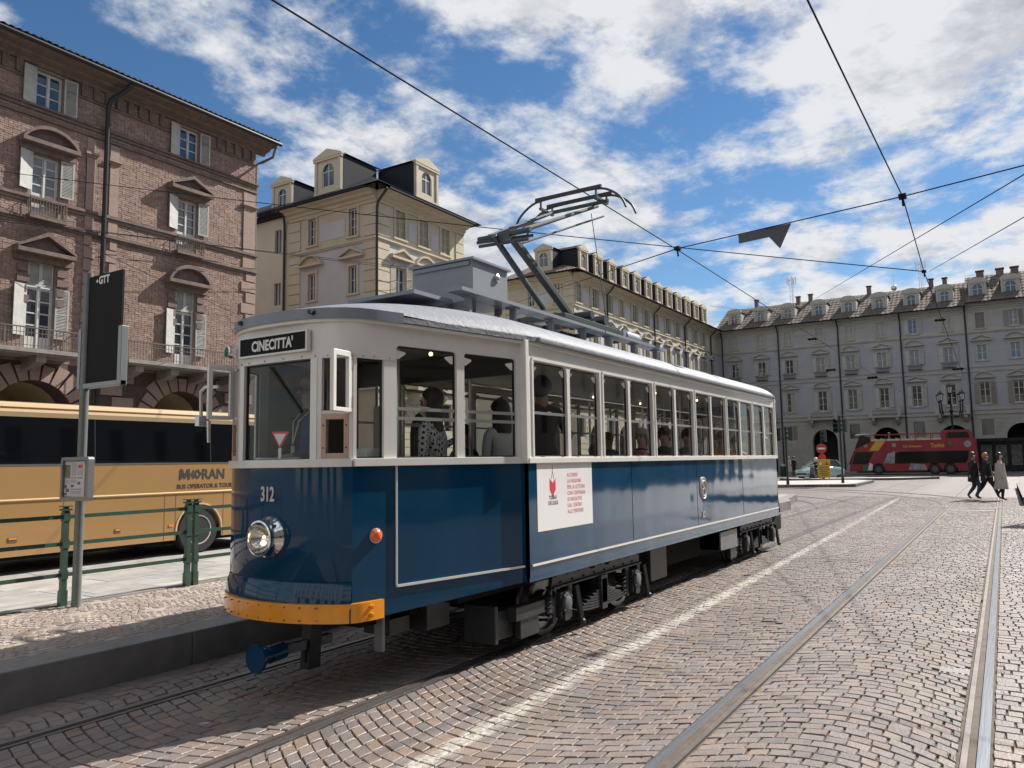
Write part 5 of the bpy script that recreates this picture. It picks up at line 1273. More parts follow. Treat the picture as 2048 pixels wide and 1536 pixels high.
def dormer_meshes(st,W,H,gable,depth,ww=.8):
    S=STYLE[st]
    def body():
        mb=MB(); w2=W/2; zs=H*.52; op=ww/2
        # front with arched opening
        mb.box(-w2,0,0,-op,.12,H*.85); mb.box(op,0,0,w2,.12,H*.85); mb.box(-op,0,0,op,.12,H*.14)
        A=[(op*cos(pi*i/8),zs+op*sin(pi*i/8)) for i in range(9)]
        for p,q in zip(A,A[1:]): mb.add([(p[0],0,p[1]),(q[0],0,q[1]),(q[0],0,H*.85),(p[0],0,H*.85),(p[0],.12,p[1]),(q[0],.12,q[1])],[(0,3,2,1),(0,1,5,4)])
        mb.box(-w2-.08,-.10,H*.80,w2+.08,.05,H*.86)
        if gable=='tri': mb.prism([(-w2-.10,H*.86),(w2+.10,H*.86),(w2+.10,H*.90),(0,H*1.08),(-w2-.10,H*.90)],-.12,.15,'y')
        else:
            n=8; mb.prism([(-w2-.10,H*.86),(w2+.10,H*.86)]+[((w2+.10)*cos(pi*i/n),H*.88+(H*.20)*sin(pi*i/n)) for i in range(n+1)],-.12,.15,'y')
        for s in (-1,1): mb.box(s*(w2-.10)-.09,-.07,0,s*(w2-.10)+.09,0,H*.80)
        mb.box(-w2-.04,-.08,-.12,w2+.04,.02,.02)
        return mb.mesh('dormer',MT[S['dorm']])
    def cheek():
        mb=MB(); w2=W/2-.02
        for s in (-1,1): mb.prism([(.12,-.2),(depth,-.2),(depth,H*.86),(.12,H*.86)],s*w2-.03,s*w2+.03,'x')
        mb.box(-w2+.03,.13,H*.80,w2-.03,depth*.8,H*.84)
        return mb.mesh('cheek',MT[S['dcheek']])
    def roof():
        mb=MB(); w2=W/2+.12
        mb.add([(-w2,.1,H*.89),(0,.1,H*1.10),(w2,.1,H*.89),(-w2,depth*1.15,H*.89),(0,depth*1.3,H*1.10),(w2,depth*1.15,H*.89)],[(0,1,4,3),(1,2,5,4)])
        return mb.mesh('dormer_roof',MT['slate' if st=='cream' else 'roof_tile'])
    def pane():
        mb=MB(); zs=H*.52; pts=arch_win(mb,ww,H*.14,zs); mb.add([(p[0],.10,p[1]) for p in pts],[tuple(range(len(pts)))]); return mb.mesh('pane',MT['pane_blue'])
    def bars():
        mb=MB(); zs=H*.52; mb.box(-.025,.06,H*.14,.025,.10,zs+ww/2); mb.box(-ww/2,.06,zs-.025,-.025,.10,zs+.025); mb.box(.025,.06,zs-.025,ww/2,.10,zs+.025); mb.box(-ww/2,.06,H*.14,-ww/2+.05,.1,zs); mb.box(ww/2-.05,.06,H*.14,ww/2,.1,zs); mb.box(-ww/2+.05,.065,H*.14,ww/2-.05,.1,H*.14+.06)
        return mb.mesh('window_bars',MT[S['win']])
    k=('dorm',st,W,H,gable,depth); return [tpl(k+(i,),f) for i,f in enumerate((body,cheek,roof,pane,bars))]
def dormer(R,F,x,y,z,st,W,H,gable,depth,ww=.8):
    b,c,r,p,w=dormer_meshes(st,W,H,gable,depth,ww); o=link('dormer',b,R,M=F@Tm(x,y,z))
    for n,m in (('cheek',c),('dormer_roof',r),('pane',p),('window_bars',w)): link(n,m,o)
    return o
CORN=[(0,-.62),(-.08,-.60),(-.10,-.46),(-.20,-.42),(-.22,-.28),(-.45,-.22),(-.50,-.12),(-.80,-.08),(-.85,0.0),(0,.05)]
def facade(R,F,u0,u1,bays,st,eave=16.6,arches='alt',arch_first=1,states=None,mid_bal=True,bal=True,seed=0,dets=True,top_w=.80,panels=True,low=True,quoin=(),pipes=(),pedflip=0,mid_w=.85):
    S=STYLE[st]; rnd=random.Random(seed); holes=[]
    for c in bays:
        holes.append((c-top_w/2,c+top_w/2,14.35,15.93)); holes.append((c-mid_w/2,c+mid_w/2,11.10,12.66)); 
        if low: holes.append((c-.45,c+.45,6.70,8.93))
    gh=[]; AR=[]; MZ=[]
    for i,c in enumerate(bays):
        if arches and (i%2==arch_first): AR.append(c); gh.append((c-1.28,c+1.28,0,3.42+1.28))
        elif arches: MZ.append(c); gh.append((c-.52,c+.52,3.60,5.15))
    def P(mb,name,m,par=R,**k):
        mb.M=None; mb.v=[tuple(F@Vector(v)) for v in mb.v]; return mb.build(name,MT[m],par,**k)
    w=MB(); wallgrid(w,u0,u1,5.9,13.95,[h for h in holes if h[3]<13.5],.22); P(w,'wall',S['wall'])
    w=MB(); wallgrid(w,u0,u1,13.95,eave+.05,[h for h in holes if h[3]>13.5],.22); P(w,'top_storey',S['trim'])
    g=MB(); wallgrid(g,u0,u1,0,5.9,gh,.7,reveal=True)
    for c in AR: spandrel(g,c,1.28,3.42,4.70,0,.7)
    gw=P(g,'arcade_wall',S['trim'])
    if arches:
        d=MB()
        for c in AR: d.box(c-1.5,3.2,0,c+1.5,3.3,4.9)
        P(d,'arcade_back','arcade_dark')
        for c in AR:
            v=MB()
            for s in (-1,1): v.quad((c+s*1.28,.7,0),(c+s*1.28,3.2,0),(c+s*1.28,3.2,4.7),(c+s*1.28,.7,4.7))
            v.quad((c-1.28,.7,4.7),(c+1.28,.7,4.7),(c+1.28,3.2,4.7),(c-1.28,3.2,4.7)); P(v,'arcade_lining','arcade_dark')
        for c in MZ:
            m_=MB(); m_.quad((c-.52,.2,3.6),(c+.52,.2,3.6),(c+.52,.2,5.15),(c-.52,.2,5.15)); P(m_,'mezzanine_window','pane_dark')
        # channelled courses and voussoirs
        cs=MB(); z=.05
        while z<5.55:
            ex=[]
            for c in AR:
                if z<3.42: ex.append((c-1.30,c+1.30))
                elif z<5.25: 
                    q=2.0; dz=max(0,z+.2-3.42); hwid=sqrt(max(.5,q*q-dz*dz)) if dz<q else .6; ex.append((c-hwid,c+hwid))
            for c in MZ:
                if 3.25<z<5.15: ex.append((c-.66,c+.66))
            ex.sort(); x=u0
            for a,b in ex+[(u1,u1)]:
                if a-x>.1: cs.box(x,-.035,z,a,0,z+.385)
                x=max(x,b)
            z+=.43
        o=P(cs,'rustication',S['trim'],gw) if False else None
        cs.M=None; cs.v=[tuple(F@Vector(v)) for v in cs.v]; o=link('rustication',cs.mesh('rustication',MT[S['trim']]),gw); o['kind']='stuff'
        for c in AR:
            vo=MB()
            for i in range(11):
                a0,a1=pi*i/11+.015,pi*(i+1)/11-.015
                vo.prism([(c+1.29*cos(a0),3.42+1.29*sin(a0)),(c+1.95*cos(a0),3.42+1.95*sin(a0)),(c+1.95*cos(a1),3.42+1.95*sin(a1)),(c+1.29*cos(a1),3.42+1.29*sin(a1))],-.045,0,'y')
            vo.v=[tuple(F@Vector(v)) for v in vo.v]; link('arch_ring',vo.mesh('arch_ring',MT[S['trim']]),gw)
    for z0,z1,d in ((5.68,5.80,.12),(5.80,6.10,.06),(6.10,6.20,.14),(9.98,10.10,.09),(10.42,10.52,.09),(13.88,13.97,.08),(13.97,14.06,.13)):
        s=MB(); s.box(u0,-d,z0,u1,0,z1); P(s,'string_course',S['trim'])
    c=MB(); c.prism([(a,b+eave) for a,b in CORN],u0-.0,u1+.0,'x'); P(c,'cornice',S['trim'])
    P(MB().box(u0,.0,eave+.06,u1,.12,eave+.50),'eave_board',S['trim'])
    gt=MB(); gt.box(u0-.0,-.98,eave-.04,u1+.0,-.70,eave+.05); P(gt,'gutter','slate')
    for x in pipes: P(MB().tube([(x,-.85,eave),(x,-.6,eave-.35),(x,-.14,eave-.75),(x,-.14,.3)],.075,8),'downpipe','iron_dark')
    for (a,b,dep) in quoin:
        z=6.25; j=0
        while z<13.6: P(MB().box(a,-.05,z,b,0,z+.55),'quoin',S['trim']); z+=.60
        z=14.2
        while z<15.5: P(MB().box(a,-.05,z,b,0,z+.55),'quoin',S['trim']); z+=.60
    # windows
    if not dets: return
    for i,c in enumerate(bays):
        stt=(states or {}).get(i,{}) if isinstance(states,dict) else {}
        # top floor
        closed=stt.get('top','shut' if rnd.random()<.7 else 'open')
        w=link('window',tpl(('wf',top_w,1.58,3,S['win']),lambda: win_frame(top_w,1.58,3,S['win'])),R,M=F@Tm(c,0,14.35))
        link('surround',tpl(('su',top_w,1.58,S['trim']),lambda: surround(top_w,1.58,S['trim'])),w)
        q=tpl(('pn',top_w,1.58),lambda: MB().quad((-top_w/2+.05,.15,.06),(top_w/2-.05,.15,.06),(top_w/2-.05,.15,1.53),(-top_w/2+.05,.15,1.53)).mesh('pane',MT['pane_blue'])); link('pane',q,w)
        sh=tpl(('sh',top_w/2-.01,1.52,S['shut']),lambda: shutter_mesh(top_w/2-.01,1.52,18,'shutter',S['shut'],3))
        if closed=='shut':
            for s in (0,1): link('shutter',sh,w,M=Tm(-top_w/2+.005 if s==0 else .005,.03,.03))
        elif closed=='open': link('shutter',sh,w,M=Tm(-top_w/2-.02,-.08,.03)@Rz(176)); link('shutter',sh,w,M=Tm(top_w/2+.02,-.08,.03)@Rz(-4))
        # middle floor
        w=link('window',tpl(('wf',mid_w,1.56,2,S['win']),lambda: win_frame(mid_w,1.56,2,S['win'])),R,M=F@Tm(c,0,11.10))
        link('surround',tpl(('su',mid_w,1.56,S['trim']),lambda: surround(mid_w,1.56,S['trim'])),w)
        link('pane',tpl(('pn',mid_w,1.56),lambda: MB().quad((-mid_w/2+.05,.15,.06),(mid_w/2-.05,.15,.06),(mid_w/2-.05,.15,1.51),(-mid_w/2+.05,.15,1.51)).mesh('pane',MT['pane_blue'])),w)
        sm=tpl(('sh',.42,1.55,S['shut']),lambda: shutter_mesh(.42,1.55,18,'shutter',S['shut'],3))
        m_st=stt.get('mid','open' if mid_bal else 'none')
        if m_st=='open': link('shutter',sm,w,M=Tm(-mid_w/2-.03,-.09,0)@Rz(174)); link('shutter',sm,w,M=Tm(mid_w/2+.03,-.09,0)@Rz(-6))
        elif m_st=='shut':
            for s in (0,1): link('shutter',sm,w,M=Tm(-.425 if s==0 else .005,.03,.0))
        kind=('arc','tri')[(i+pedflip)%2]
        link('pediment',tpl(('pd',kind,S['trim']),lambda: pediment(kind,1.85,.66,.30,.12).mesh('pediment',MT[S['trim']])),R,M=F@Tm(c,0,13.08))
        if mid_bal: link('railing',tpl(('rl',1.25,.55),lambda: railing_mesh(1.25,.58,.30)),w,M=Tm(0,0,-.56))
        # main floor
        if low:
            w=link('window',tpl(('wf',.9,2.2,3,S['win']),lambda: win_frame(.9,2.2,3,S['win'])),R,M=F@Tm(c,0,6.72))
            link('surround',tpl(('su',.9,2.2,S['trim']),lambda: surround(.9,2.2,S['trim'])),w)
            link('pane',tpl(('pn2',.9,2.2),lambda: MB().quad((-.40,.15,.06),(.40,.15,.06),(.40,.15,2.15),(-.40,.15,2.15)).mesh('pane',MT['pane_dark'])),w)
            sm2=tpl(('sh',.43,2.1,S['shut']),lambda: shutter_mesh(.43,2.1,24,'shutter',S['shut'],4))
            l_st=stt.get('low','open' if rnd.random()<.7 else 'half')
            if l_st!='none': link('shutter',sm2,w,M=Tm(-.48,-.09,.05)@Rz(174)); link('shutter',sm2,w,M=(Tm(.48,-.09,.05)@Rz(-6)) if l_st=='open' else (Tm(.02,.03,.05)))
            kind2=('tri','arc')[(i+pedflip)%2]
            link('pediment',tpl(('pd',kind2,S['trim']),lambda: pediment(kind2,1.85,.66,.30,.12).mesh('pediment',MT[S['trim']])),R,M=F@Tm(c,0,9.32))
        if panels and i+1<len(bays):
            a,b=c+top_w/2+.32,bays[i+1]-top_w/2-.32
            if b-a>.5: P(MB().box(a,-.022,14.45,b,0,15.45),'wall_panel',S['wall'])
    if bal:
        for c in AR:
            b=MB(); b.box(c-1.55,-.85,5.72,c+1.55,0,5.88); o=P(b,'stone_balcony',S['trim'])
            for s in (-1,1): P(MB().prism([(0,4.95),(-.35,5.05),(-.75,5.45),(-.78,5.72),(0,5.72)],c+s*1.15-.16,c+s*1.15+.16,'x'),'console',S['trim'],o)
            P(MB().box(c-1.55,-.85,6.52,c+1.55,-.66,6.64),'handrail',S['trim'],o)
            for s in (-1,1): P(MB().box(c+s*1.36-.19,-.85,5.88,c+s*1.36+.19,-.66,6.52),'pedestal',S['trim'],o)
            bl=MB()
            for k in range(12): bl.lathe([(.05,0),(.035,.08),(.075,.22),(.075,.34),(.035,.5),(.05,.64)],(c-1.05+k*.19,-.755,5.88),(0,0,1),6)
            bl.v=[tuple(F@Vector(v)) for v in bl.v]; ob_=link('baluster',bl.mesh('baluster',MT[S['trim']]),o); ob_['kind']='stuff'
I4=Matrix.Identity(4)
# ---- cream corner house between the brick palace and the side street
def cream_house():
    R=thing('cream_corner_house','cream corner house with grey wall fields and pedimented dormers','building',(30.6,28,0))
    facade(R,I4,0,8.0,[1.92,4.0,6.1],'cream',arch_first=1,quoin=((0.0,1.0,0),(7.15,8.0,0)),pipes=(),states={0:dict(top='shut',mid='open',low='open'),1:dict(top='shut',mid='open'),2:dict(top='shut')},pedflip=1,seed=3)
    FB=Rz(-90)                                      # side facing the camera (-X); its x runs towards -Y
    facade(R,FB@Tm(-6.9,0,0),0,6.9,[1.93,5.15],'cream',arches=None,quoin=((0,.95,0),(5.95,6.9,0)),mid_bal=False,states={0:dict(top='none',mid='none',low='none'),1:dict(top='none',mid='none',low='none')},top_w=.6,mid_w=.58,pedflip=0,seed=4)
    # plain rear wing
    w=MB(FB@Tm(-14.5,0,0)); hs=[(a-.3,a+.3,z0,z1) for a in (6.6,4.2) for z0,z1 in ((14.4,15.8),(11.2,12.55),(7.5,9.2))]; wallgrid(w,0,7.6,0,16.7,hs,.2); w.build('wing_wall',MT['stucco_cream'],R)
    for h in hs:
        m_=MB(FB@Tm(-14.5,0,0)); m_.box(h[0],.12,h[2],h[1],.16,h[3]); o=m_.build('wing_window',MT['pane_blue'],R)
        m_=MB(FB@Tm(-14.5,0,0)); m_.box(h[0],.08,h[2],h[0]+.05,.12,h[3]); m_.box((h[0]+h[1])/2-.03,.08,h[2],(h[0]+h[1])/2+.03,.12,h[3]); m_.box(h[1]-.05,.08,h[2],h[1],.12,h[3]); m_.box(h[0],.085,h[3]-.05,h[1],.12,h[3]); link('frame',m_.mesh('frame',MT['shutter_tan']),o)
    g=MB(FB@Tm(-14.5,0,0)); g.box(0,-.35,16.5,7.5,0,16.75); g.build('wing_eave',MT['slate'],R)
    g=MB(FB); g.tube([(-6.95,-.5,16.5),(-7.2,-.15,16.1),(-7.25,-.1,15.8),(-7.25,-.1,.3)],.07,8); g.build('downpipe',MT['iron_dark'],R)
    g=MB(); g.tube([(-.14,-.9,16.55),(-.14,-.2,15.9),(-.14,-.14,15.6),(-.14,-.14,.3)],.075,8); g.build('downpipe',MT['iron_dark'],R)
    # slate hipped roof
    r=MB(); r.add([(-.85,-.9,16.76),(8.85,-.9,16.76),(8.85,14.5,16.76),(-.85,14.5,16.76),(2.6,2.8,18.85),(6.0,2.8,18.85),(6.0,14.5,18.85),(2.6,14.5,18.85)],[(0,1,5,4),(1,2,6,5),(0,4,7,3),(4,5,6,7)]); r.build('roof',MT['slate'],R)
    b=MB(); b.box(.4,7,0,8,14.4,16.7); b.quad((8,0,0),(8,14,0),(8,14,16.7),(8,0,16.7)); b.build('rear_wall',MT['stucco_cream'],R)
    dormer(R,I4,4.35,.0,17.3,'cream',2.1,2.38,'tri',2.9,.92); dormer(R,FB,-3.75,.0,17.3,'cream',2.1,2.38,'tri',2.9,.92); dormer(R,FB,-7.9,.25,17.0,'cream',1.75,2.05,'tri',2.4,.7)
    return R
cream_house()
# ---- long cream palace beyond the side street
def long_palace():
    R=thing('long_cream_palace','long cream palace with a row of pedimented dormers behind the pantograph','building',(53.4,28,0))
    bays=[.85+2.76*i for i in range(13)]
    facade(R,I4,0,36.6,bays,'cream',arch_first=1,quoin=((-.02,.25,0),),pipes=(5.95,16.55,25.1,33.7),seed=9,pedflip=1,states={i:dict(top=('open' if i%3 else 'shut'),mid='open',low='none') for i in range(13)},bal=False)
    FB=Rz(-90); facade(R,FB@Tm(-6.4,0,0),0,6.4,[2.5,4.9],'cream',arches=None,quoin=((5.5,6.4,0),),mid_bal=False,states={0:dict(top='none',mid='none',low='none'),1:dict(top='none',mid='none',low='none')},top_w=.6,mid_w=.58,seed=5)
    b=MB(); b.box(0.0,6.4,0,.3,16,16.6); b.build('rear_wall',MT['stucco_cream'],R)
    tr=tiled_roof(-1.0,36.6,((-1.0,16.62),(4.5,19.0)),.34,8,.03,.05); tr.v=[(max(x,y),y,z) for x,y,z in tr.v]; tr.build('roof',MT['roof_tile'],R)
    tr=tiled_roof(-6.5,1.0,((-1.0,16.62),(4.5,19.0)),.34,8,.03,.05); tr.v=[(min(x,-y),y,z) for x,y,z in tr.v]; tr.v=[tuple(FB@Vector(v)) for v in tr.v]; tr.build('side_roof',MT['roof_tile'],R)
    for i in range(12): dormer(R,I4,2.6+2.78*i,.35,17.3,'cream',1.5,2.1,'tri',2.6)
    dormer(R,FB,-2.9,.4,17.3,'cream',1.6,2.1,'tri',2.6)
    return R
long_palace()
# ---- the shaded palace closing the square, and its taller neighbour
FE=Rz(-90)
def end_palace():
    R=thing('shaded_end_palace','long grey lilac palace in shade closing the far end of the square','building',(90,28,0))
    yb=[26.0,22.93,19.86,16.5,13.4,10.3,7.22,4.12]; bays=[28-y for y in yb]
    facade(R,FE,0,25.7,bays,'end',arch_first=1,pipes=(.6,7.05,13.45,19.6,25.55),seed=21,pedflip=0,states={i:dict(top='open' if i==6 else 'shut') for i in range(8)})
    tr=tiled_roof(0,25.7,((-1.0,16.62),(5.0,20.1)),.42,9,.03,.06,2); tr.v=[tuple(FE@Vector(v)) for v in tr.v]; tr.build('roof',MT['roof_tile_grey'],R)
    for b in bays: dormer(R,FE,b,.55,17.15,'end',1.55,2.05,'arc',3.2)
    for y,h in ((24.4,.75),(19.5,.55),(18.1,.65),(11.75,.75),(5.5,.7),(4.2,.65)):
        x=28-y; c=MB(FE); c.box(x-.22,4.6,19.6,x+.22,5.1,20.1+h); o=c.build('chimney',MT['stone_brown'],R)
        c=MB(FE); c.box(x-.30,4.52,20.1+h+.10,x+.30,5.18,20.1+h+.16); c.build('chimney_cap',MT['stone_brown'],o); c=MB(FE)
        for s in (-1,1): c.box(x+s*.18-.03,4.6,20.1+h,x+s*.18+.03,5.1,20.1+h+.10)
        c.build('cap_leg',MT['stone_brown'],o)
    # phone masts
    for y,h in ((20.2,3.2),(6.45,3.0)):
        x=28-y; m_=MB(FE)
        for dx,dy in ((-.18,-.1),(.18,-.1),(0,.2)): m_.cyl((x+dx,4.8+dy,20.0),(x+dx,4.8+dy,20+h),.03,n=6)
        for k in range(6): z=20.3+k*h/6.5; m_.bar((x-.18,4.7,z),(x+.18,4.7,z+.4),.02,.02); m_.bar((x+.18,4.7,z),(x,5.0,z+.4),.02,.02)
        o=m_.build('antenna_mast',MT['alu'],R)
        for k in range(5):
            a=k*1.256; p=MB(FE); p.box(x+.5*cos(a)-.07,4.8+.5*sin(a)-.05,19.9+h-.7,x+.5*cos(a)+.07,4.8+.5*sin(a)+.05,19.9+h+.15); p.bar((x,4.8,19.9+h-.2),(x+.5*cos(a),4.8+.5*sin(a),19.9+h-.2),.03,.03); p.build('antenna_panel',MT['alu'],o)
    x=28-9.1; m_=MB(FE); m_.cyl((x,4.0,19.6),(x,4.0,22.0),.025,n=6); m_.bar((x-.3,4,21.6),(x+.3,4,21.6),.03,.03); m_.ball((x,4.0,20.3),.33,10,8); m_.build('finial',MT['alu'],R)
    return R
end_palace()
def end_neighbour():
    R=thing('taller_end_house','slightly taller grey house with white dormer windows at the right edge','building',(90,2.3,0))
    yb=[1.17,-1.66,-4.7,-7.8,-10.9]; bays=[2.3-y for y in yb]
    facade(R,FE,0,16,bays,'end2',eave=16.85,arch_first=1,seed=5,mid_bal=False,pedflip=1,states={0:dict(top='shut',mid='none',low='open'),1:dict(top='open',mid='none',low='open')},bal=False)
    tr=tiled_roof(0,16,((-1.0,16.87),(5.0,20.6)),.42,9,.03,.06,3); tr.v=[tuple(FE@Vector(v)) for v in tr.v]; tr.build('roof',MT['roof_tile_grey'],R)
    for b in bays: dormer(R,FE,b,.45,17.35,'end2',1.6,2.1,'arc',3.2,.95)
    for x in (1.4,3.2,4.5,7):
        c=MB(FE); c.box(x-.35,4.6,20.0,x+.35,5.2,21.0); o=c.build('chimney',MT['stone_brown'],R); c=MB(FE); c.box(x-.42,4.5,21.1,x+.42,5.3,21.18); c.build('chimney_cap',MT['stone_brown'],o)
    # dark shop front at street level
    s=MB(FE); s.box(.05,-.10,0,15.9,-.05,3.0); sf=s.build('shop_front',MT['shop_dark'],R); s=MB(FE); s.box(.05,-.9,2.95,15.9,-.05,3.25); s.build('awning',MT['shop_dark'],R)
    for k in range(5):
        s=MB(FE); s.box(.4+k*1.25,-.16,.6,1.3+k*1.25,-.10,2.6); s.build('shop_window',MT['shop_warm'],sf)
    return R
end_neighbour()
# ---- palace on the near side of the square, behind the camera; the tram's paint mirrors it
def near_side(name,label,loc,rot,length,n):
    FN=Matrix.Rotation(rot,4,'Z')
    R=thing(name,label,'building',loc)
    bays=[2.0+3.0*i for i in range(n)]
    facade(R,FN,0,length,bays,'reflect',arch_first=1,seed=2,dets=False,bal=False)
    w=MB(FN)
    for c in bays:
        for z0,z1 in ((14.35,15.93),(11.1,12.66),(6.7,8.93)): w.quad((c-.45,.18,z0),(c+.45,.18,z0),(c+.45,.18,z1),(c-.45,.18,z1))
    link('window_glazing',w.mesh('window_glazing',MT['pane_dark']),R)['kind']='stuff'
    tr=tiled_roof(0,length,((-.9,16.75),(5,19.5)),.6,4,.03,.06); tr.v=[tuple(FN@Vector(v)) for v in tr.v]; tr.build('roof',MT['roof_tile'],R)
    b=MB(FN); b.quad((0,6,0),(0,6,19),(length,6,19),(length,6,0)); b.quad((0,0,0),(0,6,0),(0,6,16.6),(0,0,16.6)); link('rear_wall',b.mesh('rear_wall',MT['stucco_cream']),R)
near_side('opposite_palace','pale palace across the square, mirrored in the blue side of the tram',(89.5,-19,0),pi,125,41)
near_side('rear_palace','sunlit pale palace behind the viewpoint, mirrored in the nose of the tram',(-34,-19,0),pi/2,47,15)
# ------------------------------------------------------------------ far side of the square: vehicles, signs, lamp
mat('bus_red',(.25,.010,.020),.5,coat=.15,var=.05,vscale=2); mat('bus_yellow',(.62,.36,.03),.4); mat('bus_glass',(.006,.008,.011),.10,spec=.16); mat('bus_green',(.02,.16,.09),.5); mat('print_grey',(.30,.30,.33),.5,var=.5,vscale=3)
mat('lamp_green',(.012,.028,.026),.45,.3); mat('lamp_glass',(.62,.64,.62),.25,spec=.5); mat('signal_green',(.010,.030,.026),.45); mat('sign_yellow',(.62,.38,.02),.5); mat('sign_red',(.42,.03,.03),.5); mat('sign_white',(.7,.7,.7),.5)
mat('car_paint',(.36,.55,.56),.22,.2,coat=1); mat('car_glass',(.05,.075,.06),.05,spec=.8,coat=.6); mat('seat_cream',(.55,.50,.36),.6); mat('visor_white',(.7,.7,.7),.3)
DX=77.0; D0=12.15
def dd_bus():
    R=thing('sightseeing_bus','red open top double decker sightseeing bus with yellow lettering','bus',(DX,D0,0),-pi/2)
    def B(mb,name,m,par=R,**k): return mb.build(name,MT[m],par,**k)
    low=[(.0,.30)]
    for wx in (2.45,6.95,8.15): low+=[(wx-.56,.30)]+[(wx+.56*cos(radians(q)),.48+.56*sin(radians(q))) for q in range(180,-1,-20)]+[(wx+.56,.30)]
    low+=[(10.1,.30),(10.28,.6),(10.22,2.1),(10.05,3.05),(1.15,3.05),(.55,2.2),(.12,1.0)]
    b=B(MB().prism(low,0,.05,'y'),'side_panel','bus_red'); B(MB().prism(low,2.35,2.40,'y'),'side_panel','bus_red')
    h=MB(); h.box(.5,.06,.5,10.1,2.34,.9); h.box(9.95,.06,.5,10.2,2.34,3.0); h.box(1.2,.06,2.3,10.0,2.34,2.95); B(h,'hull','bus_red')
    B(MB().prism([(.28,.98),(.62,2.08),(2.15,2.08),(1.55,.98)],-.015,0,'y'),'front_window','bus_glass')
    B(MB().prism([(3.1,1.0),(3.6,1.75),(4.3,2.05),(9.6,2.05),(9.75,1.75),(9.3,1.0)],-.015,0,'y'),'window_band','bus_glass')
    B(MB().prism([(.02,.95),(.55,2.25),(.50,2.27),(-.03,.95)],.05,2.35,'y'),'windscreen','bus_glass')
    fw=MB(); fw.prism([(.55,2.35),(1.05,3.62),(1.10,3.62),(.62,2.35)],.02,2.38,'y'); fw.prism([(.6,2.35),(1.9,2.95),(1.9,3.45),(1.1,3.6)],-.01,.0,'y'); B(fw,'upper_windscreen','bus_glass')
    B(MB().prism([(.65,3.60),(1.85,3.66),(1.85,3.72),(.80,3.74)],-.05,2.45,'y'),'visor','visor_white')
    r=MB(); r.box(1.9,-.01,3.60,8.1,.03,3.66)
    for x in (1.95,3.2,4.4,5.6,6.8,8.0): r.box(x-.03,0,3.05,x+.03,.03,3.6)
    B(r,'guard_rail','bus_red')
    r=MB(); r.box(1.9,2.37,3.60,8.1,2.41,3.66)
    for x in (1.95,3.2,4.4,5.6,6.8,8.0): r.box(x-.03,2.37,3.05,x+.03,2.41,3.6)
    B(r,'guard_rail','bus_red')
    s=MB()
    for k in range(11):
        x=2.1+k*.62
        for y in (.25,1.5): s.box(x,y,2.95,x+.10,y+.75,3.30)
    o=link('seat_back',s.mesh('seat_back',MT['seat_cream']),R); o['kind']='stuff'
    B(MB().box(1.9,.02,3.05,8.0,.06,3.20),'seat_rail','seat_cream')
    e=MB(); e.prism([(7.6,3.05),(10.05,3.05),(9.85,3.70),(9.55,3.86),(7.9,3.86),(7.6,3.75)],0,.05,'y'); e.prism([(7.6,3.05),(10.05,3.05),(9.85,3.70),(9.55,3.86),(7.9,3.86),(7.6,3.75)],2.35,2.40,'y'); e.box(7.6,.05,3.78,9.7,2.35,3.86); B(e,'rear_canopy','bus_red')
    B(MB().prism([(8.1,3.15),(9.75,3.15),(9.6,3.66),(8.1,3.66)],-.015,0,'y'),'canopy_window','bus_glass')
    for wx in (2.45,6.95,8.15):
        w=MB(); w.lathe([(.25,.0),(.46,.0),(.49,-.04),(.49,-.25),(.2,-.25)],(wx,.02,.49),(0,-1,0),22); o=B(w,'wheel','tyre',smooth=True)
        w=MB(); w.lathe([(.26,.004),(.20,-.04),(.08,-.02),(0,-.02)],(wx,.02,.49),(0,-1,0),18); B(w,'rim','coach_grey',o,smooth=True)
        B(MB().box(wx-.55,.3,.2,wx+.55,.34,1.0),'wheel_well','under_black')
    B(MB().box(.6,.3,.2,9.8,2.1,.48),'chassis','under_black')
    # livery
    B(MB().prism([(1.75,2.18),(2.55,2.18),(3.15,3.03),(2.35,3.03)],-.008,0,'y'),'livery_stripe','bus_yellow')
    B(MB().prism([(1.15,.32),(1.9,.32),(1.55,.9),(1.25,.9)],-.008,0,'y'),'livery_green','bus_green')
    B(MB().prism([(1.55,.40),(1.95,.40),(2.0,.95),(1.75,1.1)],-.012,0,'y'),'livery_white','sign_white')
    B(MB().prism([(4.9,.45),(6.4,.45),(6.2,.9),(5.1,1.0)],-.008,0,'y'),'livery_picture','print_grey')
    B(MB().prism([(2.9,1.05),(3.3,1.9),(3.9,2.1),(3.8,1.0)],-.02,-.012,'y'),'livery_picture','print_grey')
    def Tx(t,size,m,x,z,**k): text('lettering',t,size,MT[m],R,plane_M((x,-.012,z),(1,0,0)),**k)
    Tx('City Sightseeing',.30,'bus_yellow',4.55,2.42,bold=.006,sx=.80); Tx('Torino',.52,'bus_yellow',6.75,2.38,bold=.014,sx=.72); 
    mb=MB(); mb.lathe([(.16,0),(.16,.01)],(8.25,-.005,2.72),(0,-1,0),14); B(mb,'livery_dot','bus_green')
    mb=MB(); mb.lathe([(.28,0),(.28,.008)],(9.55,-.005,2.62),(0,-1,0),16); B(mb,'livery_dot','print_grey')
    for x in (1.35,3.7): B(MB().box(x,-.01,2.5,x+.28,0,2.8),'livery_mark','print_grey')
    return R
dd_bus()
